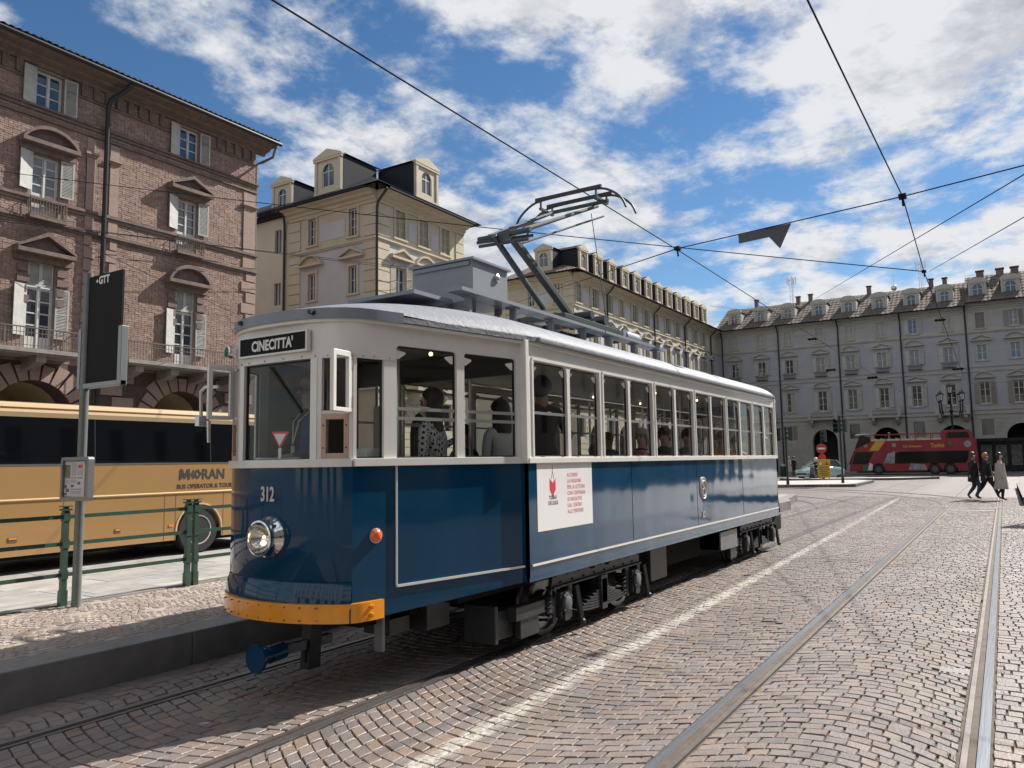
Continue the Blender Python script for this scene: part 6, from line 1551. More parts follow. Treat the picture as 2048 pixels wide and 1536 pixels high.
def lathe_car():
    R=thing('hatchback_car','small pale turquoise hatchback waiting behind the yellow notice','car',(62.1,11.9,0),radians(146))
    def B(mb,name,m,par=R,**k): return mb.build(name,MT[m],par,**k)
    def sec(x): # half widths and heights along the car (front = +x)
        return x
    prof=[(1.78,.28,.48,.62),(1.70,.24,.68,.74),(1.35,.20,.80,.80),(.85,.20,.93,.82),(.45,.20,.97,.82),(-.9,.20,.98,.82),(-1.5,.24,.95,.80),(-1.72,.30,.85,.74)]
    vs=[];fs=[]
    for (x,z0,z1,w) in prof:
        vs+=[(x,-w*.92,z0),(x,-w,z0+.18),(x,-w,z1-.12),(x,-w*.86,z1),(x,w*.86,z1),(x,w,z1-.12),(x,w,z0+.18),(x,w*.92,z0)]
    n=len(prof)
    for i in range(n-1):
        for k in range(8): fs.append((8*i+k,8*i+(k+1)%8,8*i+8+(k+1)%8,8*i+8+k))
    fs+=[tuple(range(7,-1,-1)),tuple(range(8*n-8,8*n))]
    mb=MB(); mb.add(vs,fs); B(mb,'body','car_paint',smooth=True,clean=True,angle=50)
    g=MB(); g.add([(.85,-.68,.93),(.85,.68,.93),(.15,.58,1.42),(.15,-.58,1.42),(-1.1,.56,1.44),(-1.1,-.56,1.44),(-1.6,.64,.97),(-1.6,-.64,.97)],[(0,1,2,3),(4,5,3,2),(6,7,5,4),(0,3,5,7),(1,6,4,2)]); B(g,'cabin_glass','car_glass')
    r=MB(); r.add([(.2,-.56,1.43),(.2,.56,1.43),(-1.15,.55,1.455),(-1.15,-.55,1.455),(-.4,0,1.50)],[(0,1,4),(1,2,4),(2,3,4),(3,0,4)]); r.bar((.85,-.69,.93),(.17,-.59,1.43),.05,.05); r.bar((.85,.69,.93),(.17,.59,1.43),.05,.05)
    for s in (-1,1): r.bar((-.35,s*.64,.96),(-.45,s*.585,1.43),.06,.05); r.bar((-1.15,s*.56,1.44),(-1.6,s*.66,.96),.14,.06)
    B(r,'roof','car_paint')
    for x in (1.12,-1.22):
        for s in (-1,1):
            w=MB(); w.lathe([(.17,.0),(.27,.0),(.29,-.03),(.29,-.17),(.1,-.17)],(x,s*.80,.29),(0,s,0),18); o=B(w,'wheel','tyre',smooth=True); w=MB(); w.lathe([(.18,.004),(.13,-.02),(0,-.01)],(x,s*.80,.29),(0,s,0),14); B(w,'rim','coach_grey',o)
    for s in (-1,1):
        B(MB().prism([(1.60,.60),(1.74,.56),(1.70,.68),(1.45,.76)],s*.60-.12,s*.60+.12,'y'),'headlight','lamp_glass'); B(MB().box(.62,s*.90-.07,.90,.78,s*.90+.07,1.02),'mirror','car_paint')
    B(MB().box(1.74,-.45,.40,1.80,.45,.50),'grille','under_black'); B(MB().box(1.775,-.24,.30,1.80,.24,.38),'number_plate','sign_white')
    return R
lathe_car()
def P3(px,py,z=0.0): return at(px,py,2,z)
def signal(px,py,z,heads,label,h=3.4):
    p=P3(px,py,z); R=thing('traffic_light',label,'traffic light',p,group='traffic lights on the islands')
    MB().cyl((0,0,0),(0,0,h),.055,n=10).build('pole',MT['signal_green'],R,smooth=True); MB().cyl((0,0,0),(0,0,.35),.09,.075,n=10).build('base',MT['signal_green'],R)
    for (dy,z0,ry) in heads:
        M=Tm(0,dy,z0)@Rz(ry); b=MB(M); b.prism(rrect(-.15,-.42,.15,.42,.06,2),-.08,.08,'y'); hd=b.build('signal_head',MT['signal_green'],R)
        b=MB(M); b.bar((0,0,.0),(0,.0,.0001),.05,.05) if False else None
        for k in range(3):
            v=MB(M); zc=.27-.27*k; pts=[(.11*cos(radians(q)),zc+.11*sin(radians(q))) for q in range(-20,201,20)]
            for a,c in zip(pts,pts[1:]): v.quad((a[0],-.08,a[1]),(c[0],-.08,c[1]),(c[0],-.26,c[1]),(a[0],-.26,a[1]))
            v.build('visor',MT['signal_green'],hd); l=MB(M); l.lathe([(.10,0),(.06,.02),(0,.025)],(0,-.08,zc),(0,-1,0),12); l.build('lens',MT['under_black'],hd)
        if abs(dy)>.05: MB().bar((0,0,z0+.3),(0,dy,z0+.3),.04,.04).build('bracket',MT['signal_green'],R); MB().bar((0,0,z0-.3),(0,dy,z0-.3),.04,.04).build('bracket',MT['signal_green'],R)
    return R
signal(1576,969,.16,((.42,2.9,-90),(-.34,2.9,180)),'twin headed traffic light on the island just behind the tram',3.3)
signal(1686,966,.16,((.22,3.35,-90),(-.30,3.35,170)),'tallest traffic light on the island in front of the red bus',3.9)
signal(1647,957,.15,((-.26,3.05,180),),'traffic light with the red sign behind the yellow notice',3.4)
# red round sign and yellow notice
p=P3(1647,957,.15); R=thing('no_entry_sign','red no entry sign above the yellow notice','road sign',(p.x-.12,p.y,.15))
MB().lathe([(.36,0),(.36,.02)],(0,.0,2.15),(-1,0,0),20).build('disc',MT['sign_red'],R); MB().box(-.03,-.24,2.09,-.021,.24,2.21).build('bar',MT['sign_white'],R); MB().lathe([(.26,0),(.26,.02)],(0,0,1.5),(-1,0,0),16).build('lower_disc',MT['sign_red'],R); MB().cyl((.03,0,0),(.03,0,2.4),.03,n=8).build('post',MT['case_grey'],R)
p=P3(1651,957,.15); R=thing('yellow_notice','yellow rectangular notice board in front of the turquoise car','notice board',(p.x-.6,p.y-.05,.12))
MB().box(0,-.42,.12,.03,.42,1.42).build('panel',MT['sign_yellow'],R); MB().lathe([(.15,0),(.15,.01)],(0,.20,1.10),(-1,0,0),16).build('ring',MT['ink_dark'],R); MB().lathe([(.12,0),(.12,.012)],(0,.20,1.10),(-1,0,0),16).build('disc',MT['sign_white'],R)
MB().prism([(-.34,1.0),(-.06,1.0),(-.2,1.25)],-.008,0,'x').build('triangle',MT['sign_red'],R)
for k,wd in enumerate((.30,.33,.26,.30,.22)):
    MB().box(-.006,-wd,.82-k*.14,0,wd,.87-k*.14).build('print_line',MT['ink_dark'],R)
for s in (-.3,.3): MB().box(.03,s-.03,-.12,.06,s+.03,1.3).build('leg',MT['case_grey'],R)
# litter bin
p=P3(1567,953); R=thing('litter_bin','dark cylindrical litter bin beside the left traffic light','litter bin',p)
MB().lathe([(.24,0),(.26,.1),(.26,.9),(.28,.92)],(0,0,0),(0,0,1),16).build('drum',MT['signal_green'],R,smooth=True); MB().lathe([(.28,.0),(.24,.12),(.10,.2),(0,.22)],(0,0,.92),(0,0,1),16).build('lid',MT['case_grey'],R,smooth=True)
# street lamp with five lanterns
def street_lamp():
    p=at(1901,800,0,84); R=thing('street_lamp','dark cast iron street lamp with five lanterns above the red bus','street lamp',(84,p.y,0))
    MB().lathe([(.42,0),(.42,.5),(.30,.6),(.26,1.2),(.16,1.4),(.12,3.0),(.15,3.05),(.10,3.15),(.08,5.6),(.14,5.7),(.20,5.85),(.10,6.0),(.07,7.2),(.13,7.3),(.07,7.4)],(0,0,0),(0,0,1),14).build('column',MT['lamp_green'],R,smooth=True)
    def lantern(x,y,z,k):
        MB().lathe([(.16*k,0),(.27*k,.62*k)],(x,y,z),(0,0,1),6).build('lantern',MT['lamp_glass'],R)
        c=MB(); c.lathe([(.33*k,.62*k),(.30*k,.70*k),(.10*k,.86*k),(.04*k,1.0*k)],(x,y,z),(0,0,1),6); c.lathe([(.05*k,-.16*k),(.18*k,-.03*k),(.17*k,.02*k)],(x,y,z),(0,0,1),6)
        for q in range(6):
            a=2*pi*q/6; c.bar((x+.165*k*cos(a),y+.165*k*sin(a),z),(x+.275*k*cos(a),y+.275*k*sin(a),z+.62*k),.03,.03)
        link('lantern_cage',c.mesh('lantern_cage',MT['lamp_green']),R)
    lantern(0,0,7.55,.95)
    for q in range(4):
        a=pi/4+q*pi/2+.15; d=Vector((cos(a),sin(a),0))
        pts=[Vector((0,0,5.5))+d*.1,Vector((0,0,5.25))+d*.6,Vector((0,0,5.4))+d*1.05,Vector((0,0,6.0))+d*1.22,Vector((0,0,6.65))+d*1.25]
        MB().tube([tuple(v) for v in smooth([tuple(v) for v in pts],4)] if False else pts,.06,8).build('arm',MT['lamp_green'],R,smooth=True); e=d*1.25; lantern(e.x,e.y,6.82,.9)
    return R
street_lamp()
# stop sign just outside the frame on the right-hand platform; its shadow lies across the track
R=thing('opposite_stop_pole','tram stop pole on the opposite side whose shadow crosses the empty track','stop sign',(24.6,-.98,0))
MB().cyl((0,0,0),(0,0,2.9),.05,n=12).build('pole',MT['pole_grey'],R); MB().box(-.02,-.60,2.2,.02,-.05,3.1).build('board',MT['sign_black'],R)
# ------------------------------------------------------------------ people
mat('skin',(.42,.25,.18),.5,spec=.4); mat('skin_dark',(.30,.17,.12),.5); mat('hair_black',(.012,.010,.009),.45,bump=.3,bscale=60); mat('hair_brown',(.06,.032,.018),.5,bump=.3,bscale=60); mat('hair_grey',(.32,.30,.28),.6,bump=.3,bscale=60); mat('hair_ginger',(.34,.16,.05),.55,bump=.3,bscale=60)
mat('cloth_black',(.010,.011,.014),.8,bump=.2,bscale=50); mat('cloth_navy',(.012,.022,.05),.8); mat('cloth_blue',(.02,.045,.17),.7,bump=.15,bscale=30); mat('cloth_denim',(.035,.055,.085),.85,bump=.2,bscale=60); mat('cloth_white',(.62,.60,.57),.8,var=.08,vscale=8,bump=.4,bscale=9); mat('cloth_beige',(.40,.37,.33),.85,var=.08,vscale=6,bump=.3,bscale=9); mat('cloth_pink',(.50,.24,.30),.8); mat('cloth_orange',(.75,.20,.06),.7,bump=.3,bscale=12); mat('cloth_grey',(.16,.165,.17),.8); mat('cloth_teal',(.10,.30,.30),.8); mat('shoe_dark',(.03,.025,.022),.6); mat('shoe_tan',(.17,.11,.07),.6); mat('eye_dark',(.015,.012,.01),.3); mat('lip',(.30,.11,.09),.5); mat('cloth_brown',(.10,.06,.04),.8)
def chk():
    m=mat('cloth_dots',(.02,.02,.022),.8); nt=m.node_tree; N=nt.nodes; L=nt.links; tc=N.new('ShaderNodeTexCoord'); mp=N.new('ShaderNodeMapping'); mp.inputs['Rotation'].default_value=(.3,.6,.78)
    ck=N.new('ShaderNodeTexVoronoi'); ck.inputs['Scale'].default_value=26; ck.inputs['Randomness'].default_value=.15; L.new(tc.outputs['Object'],mp.inputs[0]); L.new(mp.outputs[0],ck.inputs['Vector'])
    r=N.new('ShaderNodeValToRGB'); r.color_ramp.elements[0].position=.38; r.color_ramp.elements[0].color=(.012,.012,.014,1); r.color_ramp.elements[1].position=.44; r.color_ramp.elements[1].color=(.55,.54,.52,1)
    L.new(ck.outputs['Distance'],r.inputs[0]); L.new(r.outputs[0],N['Principled BSDF'].inputs['Base Color'])
chk()
STAND=dict(pelvis=(0,0,.94),belly=(0,0,1.10),chest=(0,0,1.30),neck=(0,0,1.47),head=(.015,0,1.55),crown=(.02,0,1.655),
 shL=(0,.165,1.39),elL=(-.02,.22,1.12),wrL=(.06,.22,.88),haL=(.09,.22,.79),shR=(0,-.165,1.39),elR=(-.02,-.22,1.12),wrR=(.06,-.22,.88),haR=(.09,-.22,.79),
 hiL=(0,.09,.90),knL=(.02,.095,.50),anL=(0,.10,.09),toL=(.15,.11,.03),hiR=(0,-.09,.90),knR=(.02,-.095,.50),anR=(0,-.10,.09),toR=(.15,-.11,.03))
RAD=dict(pelvis=.125,belly=.115,chest=.135,neck=.055,head=.072,crown=.088,sh=.062,el=.045,wr=.032,ha=.036,hi=.092,kn=.060,an=.043,to=.036)
CH=[('pelvis','belly'),('belly','chest'),('chest','neck'),('neck','head'),('head','crown')]+[x for s in 'LR' for x in (('chest','sh'+s),('sh'+s,'el'+s),('el'+s,'wr'+s),('wr'+s,'ha'+s),('pelvis','hi'+s),('hi'+s,'kn'+s),('kn'+s,'an'+s),('an'+s,'to'+s))]
def sit(**k):
    d=dict(STAND); dz=-.46
    for n in ('pelvis','belly','chest','neck','head','crown','shL','elL','wrL','haL','shR','elR','wrR','haR'): p=d[n]; d[n]=(p[0],p[1],p[2]+dz)
    for s,q in (('L',1),('R',-1)):
        d['hi'+s]=(0,q*.09,.46); d['kn'+s]=(.42,q*.11,.47); d['an'+s]=(.40,q*.11,.09); d['to'+s]=(.55,q*.12,.03); d['wr'+s]=(.26,q*.15,.60); d['ha'+s]=(.33,q*.12,.57); d['el'+s]=(.02,q*.22,.68)
    d.update(k); return d
def stand(**k): d=dict(STAND); d.update(k); return d
def person(label,loc,rotz,pose,top='cloth_black',legs='cloth_denim',shoes='shoe_dark',skin='skin',hair='hair_brown',long_hair=0,scale=1.0,coat=None,group=None,fingers=False,face=True,bulk=1.0,name='person',sleeves=None):
    R=thing(name,label,'person',loc,rotz,group); R.scale=(scale,)*3
    names=list(pose); idx={n:i for i,n in enumerate(names)}; vs=[pose[n] for n in names]; es=[(idx[a],idx[b]) for a,b in CH]
    rad=[RAD.get(n, RAD.get(n[:2],.04)) for n in names]
    if fingers:
        for s in 'LR':
            w=Vector(pose['wr'+s]); h=Vector(pose['ha'+s]); d=(h-w).normalized(); sd=d.cross(Vector((0,0,1))); sd=sd.normalized() if sd.length>.1 else Vector((0,1,0)); up=sd.cross(d)
            for k,(o,l) in enumerate(((-.028,.045),(-.010,.055),(.010,.052),(.028,.040))):
                a=h+sd*o+d*.02; b=a+d*l*.6-up*.012; c=b+d*l*.25-up*.03; i0=len(vs); vs+=[tuple(a),tuple(b),tuple(c)]; rad+=[.011,.010,.008]; es+=[(idx['ha'+s],i0),(i0,i0+1),(i0+1,i0+2)]
            a=w+(h-w)*.5+sd*.035-up*.01; b=a+d*.04+sd*.02-up*.02; i0=len(vs); vs+=[tuple(a),tuple(b)]; rad+=[.012,.010]; es+=[(idx['ha'+s],i0),(i0,i0+1)]
    me=bpy.data.meshes.new('sk'); me.from_pydata(vs,es,[]); o=bpy.data.objects.new('sk',me); COL.objects.link(o)
    sk=o.modifiers.new('s','SKIN'); sk.use_smooth_shade=True
    for i,r in enumerate(rad):
        v=me.skin_vertices[0].data[i]; b=bulk if i<len(names) and names[i][:2] in('pe','be','ch','sh','el','hi','kn') else 1; ry=r*b
        v.radius=(r*b*(1.22 if i<len(names) and names[i] in('chest','belly','pelvis') else 1),ry*(.92 if i<len(names) and names[i] in ('chest','belly') else 1)); v.use_root=(i==0)
    o.modifiers.new('d','SUBSURF').levels=1; o.modifiers['d'].render_levels=1
    dg=bpy.context.evaluated_depsgraph_get(); bm=bpy.data.meshes.new_from_object(o.evaluated_get(dg)); bpy.data.objects.remove(o); bpy.data.meshes.remove(me)
    bm.name='body'; bm.materials.clear()
    for m in (top,legs,shoes,skin,sleeves or top): bm.materials.append(MT[m])
    segs=[]
    for a,b in CH:
        k=0
        if b in('head','crown'): k=3
        elif b[:2]=='ha' : k=3
        elif b[:2] in('el','wr'): k=4
        elif b[:2] in('kn','an'): k=1
        elif b[:2]=='to': k=2
        segs.append((Vector(pose[a]),Vector(pose[b]),k))
    if fingers:
        for s in 'LR': segs.append((Vector(pose['ha'+s]),Vector(pose['ha'+s])+ (Vector(pose['ha'+s])-Vector(pose['wr'+s])),3))
    for p in bm.polygons:
        c=p.center; best=9
        for a,b,k in segs:
            t=max(0,min(1,(c-a).dot(b-a)/max(1e-6,(b-a).length_squared))); d=(c-(a+(b-a)*t)).length
            if d<best: best=d; p.material_index=k
        p.use_smooth=True
    body=link('body',bm,R)
    hc=Vector(pose['crown']); hh=Vector(pose['head'])
    hm=MB(); hm.ball((hc.x-.022,hc.y,hc.z-.002),(.114,.106,.118),14,10)
    # keep the face free: pull the front of the cap back
    hm.v=[(min(x,hc.x+.055-max(0,(hc.z+.03-z))*1.1),y,max(z,hc.z-.11)) for x,y,z in hm.v]
    ho=hm.build('hair',MT[hair],R,smooth=True)
    if long_hair:
        l=MB(); n=12; L_=long_hair; vs2=[];fs2=[]
        for j in range(7):
            t=j/6; z=hc.z+.04-L_*t; w=.098+.035*sin(t*2.6); dp=.095-.02*t
            for k in range(n):
                a=2*pi*k/n; vs2.append((hc.x-.035-.02*t+dp*cos(a)*.75*(1 if cos(a)<0 else .55),hc.y+w*sin(a),z))
        for j in range(6):
            for k in range(n): fs2.append((j*n+k,j*n+(k+1)%n,(j+1)*n+(k+1)%n,(j+1)*n+k))
        fs2+=[tuple(range(6*n,7*n))]; l.add(vs2,fs2); l.build('long_hair',MT[hair],R,smooth=True,angle=80)
    if face:
        f=MB(); f.add([(hc.x+.085,hc.y-.008,hc.z-.01),(hc.x+.085,hc.y+.008,hc.z-.01),(hc.x+.112,hc.y,hc.z-.055),(hc.x+.08,hc.y-.018,hc.z-.06),(hc.x+.08,hc.y+.018,hc.z-.06)],[(0,1,2),(0,2,3),(1,4,2),(3,2,4)]); f.build('nose',MT[skin],R)
        for s in (-1,1): MB().ball((hc.x+.080,hc.y+s*.033,hc.z-.015),(.010,.014,.008),8,6).build('eye',MT['eye_dark'],R,smooth=True); MB().ball((hc.x+.005,hc.y+s*.092,hc.z-.03),(.020,.012,.032),8,6).build('ear',MT[skin],R,smooth=True)
        MB().ball((hc.x+.074,hc.y,hc.z-.088),(.012,.026,.008),8,6).build('mouth',MT['lip'],R,smooth=True)
    if coat:
        z0,z1,r0,r1,m=coat; c=MB(); vs2=[];fs2=[];n=14; px=pose['pelvis'][0]
        for j in range(6):
            t=j/5; z=z1+(z0-z1)*t; r=r1+(r0-r1)*t
            for k in range(n):
                a=2*pi*k/n; fl=1+.06*sin(a*3+t*2)*t; vs2.append((px-.02*t+r*.82*cos(a)*fl,r*sin(a)*fl,z+.012*sin(a*4)*t))
        for j in range(5):
            for k in range(n): fs2.append((j*n+k,j*n+(k+1)%n,(j+1)*n+(k+1)%n,(j+1)*n+k))
        c.add(vs2,fs2); c.build('coat_skirt',MT[m],R,smooth=True,angle=80)
    return R
WK=dict(knR=(.16,-.10,.52),anR=(.06,-.10,.14),toR=(.19,-.10,.05),knL=(.02,.10,.50),anL=(-.22,.10,.17),toL=(-.12,.10,.04),wrL=(.16,.22,.95),haL=(.22,.20,.90),wrR=(-.12,-.23,.90),haR=(-.15,-.23,.81),elR=(-.10,-.23,1.13))
WK2=dict(knR=(.22,-.10,.53),anR=(.34,-.10,.12),toR=(.48,-.10,.05),knL=(-.16,.10,.50),anL=(-.40,.10,.16),toL=(-.28,.10,.04),wrL=(.20,.20,1.0),haL=(.26,.17,1.0),elL=(.02,.23,1.12),wrR=(-.02,-.24,.90),haR=(0,-.24,.80))
WG='people walking across the tracks'
a=at(1951,999.5,2,0); person('walking man in black coat and jeans, leftmost of the three on the tracks',a,-pi/2+.1,stand(**WK),'cloth_black','cloth_denim','shoe_dark',hair='hair_brown',long_hair=.15,coat=(.66,1.36,.235,.20,'cloth_black'),group=WG,bulk=1.35,scale=1.02)
a=at(1977,1000,2,0); person('walking person in black with ginger hair and a dark bag, middle of three',a,-pi/2,stand(**WK2),'cloth_black','cloth_black','shoe_tan',hair='hair_ginger',long_hair=.15,coat=(.70,1.36,.25,.20,'cloth_black'),group=WG,bulk=1.4)
bg_=thing('handbag','black shoulder bag carried by the middle walker','bag',(a.x-.30,a.y-.15,.62)); MB().prism(rrect(-.16,0,.16,.26,.05,3),-.06,.06,'y').build('bag_body',MT['cloth_black'],bg_,smooth=True); MB().tube([(-.13,0,.24),(-.10,.03,.55),(0,.06,.75),(.10,.03,.55),(.13,0,.24)],.012,6).build('strap',MT['cloth_black'],bg_)
a=at(2005,1001,2,0); person('walking person in long beige coat with dark hair, rightmost of three',a,-pi/2-.1,stand(knR=(.06,-.09,.50),anR=(.02,-.09,.09),toR=(.16,-.09,.03),knL=(.12,.10,.52),anL=(-.10,.10,.30),toL=(-.14,.10,.18)),'cloth_beige','cloth_black','shoe_dark',hair='hair_black',long_hair=.22,coat=(.42,1.36,.29,.18,'cloth_beige'),group=WG,bulk=1.2)
# far bystanders, scooter rider, passenger on the upper deck
a=at(1579,954,2,0); person('far bystander in pale coat beside the left traffic light',a,2.6,stand(),'cloth_beige','cloth_beige',hair='hair_grey',coat=(.45,1.1,.22,.16,'cloth_beige'),face=False)
a=at(1589,953,2,0); person('far bystander in black next to the one in pale coat',a,2.8,stand(),'cloth_black','cloth_black',hair='hair_black',face=False)
a=at(1631,960,2,0)
sc=thing('motor_scooter','dark motor scooter in front of the turquoise car','scooter',a,radians(165)); 
for x in (-.55,.6): MB().lathe([(.12,-.05),(.22,-.05),(.24,0),(.22,.05),(.12,.05)],(x,0,.24),(0,1,0),16).build('wheel',MT['tyre'],sc,smooth=True)
MB().prism([(-.75,.40),(-.7,.75),(-.05,.78),(0,.45),(.25,.30),(.35,.95),(.45,.95),(.55,.45),(.25,.18),(-.4,.22)],-.14,.14,'y').build('body',MT['coach_grey'],sc); MB().bar((.38,-.32,1.02),(.38,.32,1.02),.04,.04).build('handlebar',MT['under_black'],sc)
ride=sit(wrL=(.52,.26,.82),haL=(.58,.28,.80),wrR=(.52,-.26,.82),haR=(.58,-.28,.80),elL=(.26,.24,.78),elR=(.26,-.24,.78)); R_=person('scooter rider in white helmet and dark jacket in front of the car',(a.x+.25,a.y-.06,.34),radians(165),ride,'cloth_black','cloth_denim',hair='hair_grey',face=False)
MB().ball((.02,0,1.20),(.145,.135,.145),12,8).build('helmet',MT['sign_white'],R_,smooth=True)
a=at(1779,885,0,78.2); person('passenger in grey seated on the open upper deck of the bus',(78.2,a.y,2.55),pi/2,sit(),'cloth_grey','cloth_navy',hair='hair_grey',face=False)
# driver and passengers of the tram
FZ=.72
drv=person('tram driver in blue jacket with lanyard standing behind the windscreen',(4.76,5.14,FZ),pi-.25,stand(elL=(.05,.24,1.12),wrL=(.26,.18,1.05),haL=(.34,.15,1.05),wrR=(.28,-.14,1.02),haR=(.36,-.12,1.02),elR=(.06,-.23,1.10)),'cloth_black','cloth_navy',sleeves='cloth_blue',hair='hair_grey',fingers=True)
j=MB()
for s in (-1,1): j.add([(.02,s*.20,1.42),(.115,s*.10,1.40),(.135,s*.06,1.10),(.13,s*.07,.92),(.03,s*.19,.92),(-.10,s*.12,.92),(-.10,s*.10,1.42)],[(0,1,2,3,4),(0,4,5,6)])
j.add([(-.10,.12,.92),(-.10,-.12,.92),(-.10,-.10,1.42),(-.10,.10,1.42)],[(0,1,2,3)]); link('jacket',j.mesh('jacket',MT['cloth_blue']),drv)
l=MB(); l.tube([(.02,.08,1.47),(.13,.05,1.36),(.16,0,1.16)],.008,6); l.tube([(.02,-.08,1.47),(.13,-.05,1.36),(.16,0,1.16)],.008,6); l.box(.155,-.03,1.05,.162,.03,1.15); link('lanyard',l.mesh('lanyard',MT['cloth_white']),drv)
MB().box(.11,-.065,1.635,.116,.065,1.665).build('sunglasses',MT['eye_dark'],drv)
person('passenger with long dark hair and dotted black top behind the first saloon window',(5.30,4.20,FZ),pi/2+.2,stand(elR=(.10,-.30,1.18),wrR=(.02,-.52,1.28),haR=(-.02,-.60,1.30)),'cloth_dots','cloth_black',hair='hair_black',long_hair=.42,scale=.93,fingers=True,bulk=1.1)
person('passenger in white blouse with long dark hair, back to the second window',(6.20,4.08,FZ),pi/2-.3,stand(),'cloth_white','cloth_navy',hair='hair_black',long_hair=.30,scale=.90,fingers=True,bulk=1.05)
person('tall dark standing passenger behind the first window after the corner post',(6.86,4.0,FZ),.3,stand(elR=(.12,-.24,1.15),wrR=(.34,-.20,1.20),haR=(.42,-.18,1.22)),'cloth_black','cloth_black',hair='hair_black',scale=1.06,fingers=True)
seats=[(1190,4.02,'cloth_pink','hair_black','seated passenger in pink top low in the second pair of windows',.75),(1284,4.0,'cloth_navy','hair_grey','seated grey haired passenger with a coloured scarf',.92),(1330,4.0,'cloth_black','hair_black','seated dark passenger behind the fifth saloon window',.95),(1376,4.0,'cloth_grey','hair_brown','seated passenger in grey behind the sixth saloon window',.95),(1443,4.0,'cloth_orange','hair_brown','seated passenger in bright orange jacket near the tram rear',.95),(1472,4.0,'cloth_teal','hair_black','seated passenger in teal next to the orange jacket',.9)]
for px,y,cl,hr,lb,sc_ in seats:
    q=at(px,890,1,y); person(lb,(q.x,y,FZ+.20),pi if cl!='cloth_pink' else 0,sit(),cl,'cloth_navy',hair=hr,scale=sc_,group='seated tram passengers')
q=at(1284,890,1,4.0)
sc_=thing('scarf','red and white scarf on the grey haired passenger','scarf',(q.x,4.0,FZ+.20+.94*.92)); MB().tube([(.09*cos(t*.7),.10*sin(t*.7),.0+.01*(t%2)) for t in range(10)],.035,8).build('loop',MT['print_red'],sc_,smooth=True); MB().bar((-.06,-.08,0),(-.10,-.14,-.22),.07,.03).build('end',MT['cloth_white'],sc_)
q=at(1520,880,1,4.05); person('standing passenger in beige near the rear of the tram',(q.x,4.05,FZ),pi,stand(),'cloth_beige','cloth_navy',hair='hair_grey',scale=.95)
for i,(x,cl) in enumerate(((7.45,'cloth_black'),(9.3,'cloth_grey'),(11.4,'cloth_navy'),(12.9,'cloth_black'))):
    person(('dark seated passenger on the far side behind the third window','grey clad passenger on the far side of the tram aisle','navy clad passenger on the far side towards the rear','dark passenger on the far side close to the rear end')[i],(x,5.42,FZ+.2),0 if i%2 else pi,sit(),cl,'cloth_navy',hair=('hair_black','hair_brown')[i%2],scale=.95,group='seated tram passengers')
# ------------------------------------------------------------------ overhead wires
mat('wire',(.018,.019,.022),.85,spec=.1); mat('wire_grey',(.20,.215,.24),.45,.5); mat('flag_grey',(.075,.082,.095),.55)
def wire(label,pts,r=.009,sag=0.0,m='wire',grp=None,n=10):
    P=[Vector(p) for p in pts]; out=[]
    for a,b in zip(P,P[1:]):
        for k in range(n): t=k/n; q=a.lerp(b,t); q.z-=sag*4*t*(1-t); out.append(q)
    out.append(P[-1]); o=MB().tube(out,r,6).build('overhead_wire',MT[m],smooth=True); tag(o,label,'wire',grp); return o
ZC=5.37
wire('tram contact wire running over the pantograph',[(-14,CY,ZC),(13.05,CY,ZC+.08),(30,CY,ZC),(58,CY+.1,ZC)],.0085)
B=at(1805,393,2,5.45); A=at(1615,0,2,5.42); C=at(1848,543,2,5.40); D=at(1888,650,2,5.40); E_=at(1930,760,2,5.40); A0=B+(A-B)*2.4; A0.z=5.42
wire('contact wire over the empty track, crossing the whole sky on the right',[A0,A,B,C,D,E_],.0085)
K1=Vector((13.05,CY,5.475))
S_R=B+(B-K1)*2.2; S_R.z=5.62
wire('span wire holding the grey arrow shaped flag',[S_R,B,K1],.009)
wire('span wire from the contact wire down to the long cream palace',[K1,at(1027,607,1,27.7)],.010)
wire('long span wire crossing the sky from the brick palace to the right',[at(-160,322,1,27.6),C],.010,sag=.12)
wire('upper of the two span wires in front of the cream corner house',[at(-160,424,1,27.6),at(1010,519,1,27.5)+Vector((12,0,.3))],.012)
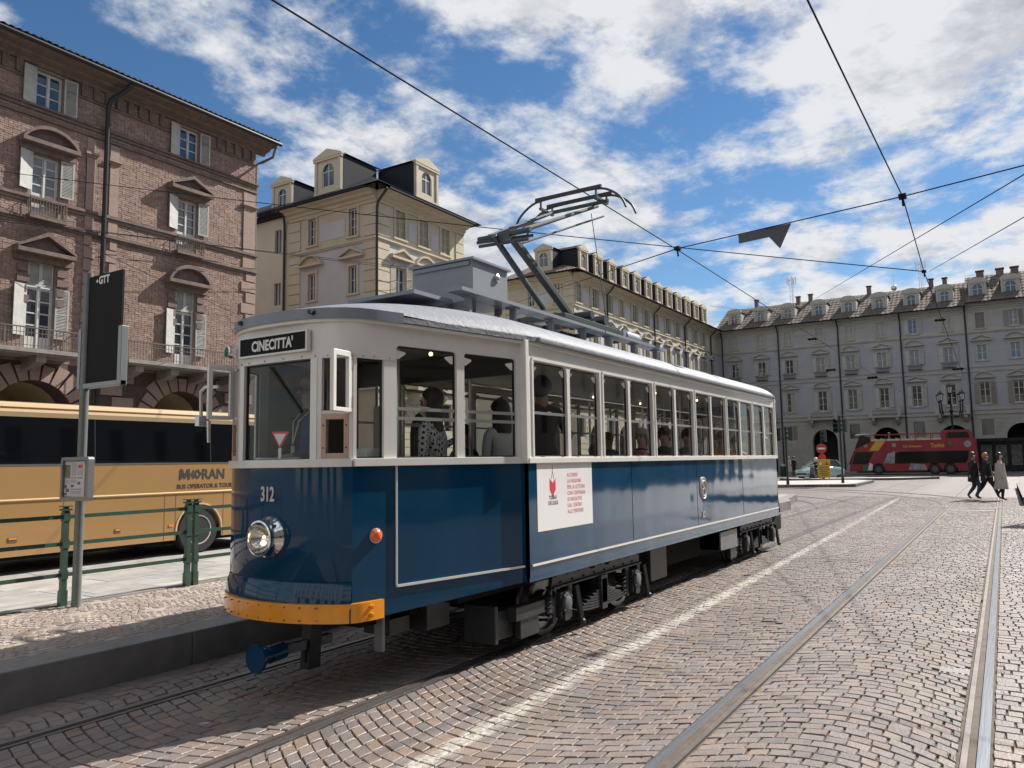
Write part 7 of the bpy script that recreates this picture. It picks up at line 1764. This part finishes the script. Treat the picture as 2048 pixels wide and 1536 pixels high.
wire('lower of the two span wires in front of the cream corner house',[at(-160,418,1,26.8),at(1030,566,1,27.7)],.012)
wire('steep thin wire slanting down across the brick palace',[at(-120,358,1,21),at(640,705,1,29)],.009)
wire('span wire rising to the upper right corner region',[at(1630,598,0,60),at(2130,300,0,16)],.012)
wire('span wire rising to the right from the far knot',[at(1858,543,0,40),at(2160,370,0,14)],.010)
wire('thin far wire along the shaded palace at cornice height',[at(1420,612,0,60),at(1560,628,0,60),at(1700,646,0,60)],.010,m='wire')
for i,(a,b,c,d) in enumerate(((1450,690,2100,600),(1450,745,2100,690),(1560,775,2100,760),(1580,828,2100,826))):
    wire(('first','second','third','fourth')[i]+' thin wire from the top crossing the shaded palace',[at(a,b,0,66),at(c,d,0,60)],.011,m='wire_grey',grp='thin far wires',sag=.15)
def clamp(label,p,s=1.0):
    R=thing('wire_clamp',label,'clamp',p); MB().box(-.06*s,-.05*s,-.03*s,.06*s,.05*s,.03*s).build('block',MT['wire'],R); MB().cyl((0,0,-.03*s),(.02*s,.0,-.14*s),.016*s,n=8).build('hanger',MT['wire'],R)
clamp('clamp where the span wire meets the tram contact wire',K1); clamp('clamp on the contact wire over the empty track',B)
clamp('far knot of wires above the shaded palace',C,.8)
# the little section insulators hanging in the far wires
for i,(px,py) in enumerate(((1625,678),(1880,640),(1662,740),(1745,755),(1916,738))):
    q=at(px,py,0,60); o=thing('line_insulator',('pale','dark','small dark','lower dark','right hand dark')[i]+' insulator hanging in the far wires'+(' left of centre','',' by the second pipe',' over the balconies',' near the lamp')[i],'insulator',q)
    MB().lathe([(.05,-.35),(.12,-.2),(.06,-.1),(.12,0),(.06,.1),(.12,.2),(.05,.35)],(0,0,0),(0,1,0),10).build('body',MT['wire'],o,smooth=True)
pts=[(1477,469.5),(1582,447),(1560,497),(1538,474),(1478.5,487)]; q=[]
for px,py in pts:
    w=at(px,py,0,12.72); q.append((w.y,w.z))
o=MB().prism([(a,b) for a,b in q],12.70,12.73,'x').build('hanging_flag',MT['flag_grey']); tag(o,'grey metal arrow shaped plate hanging from the span wire','sign')
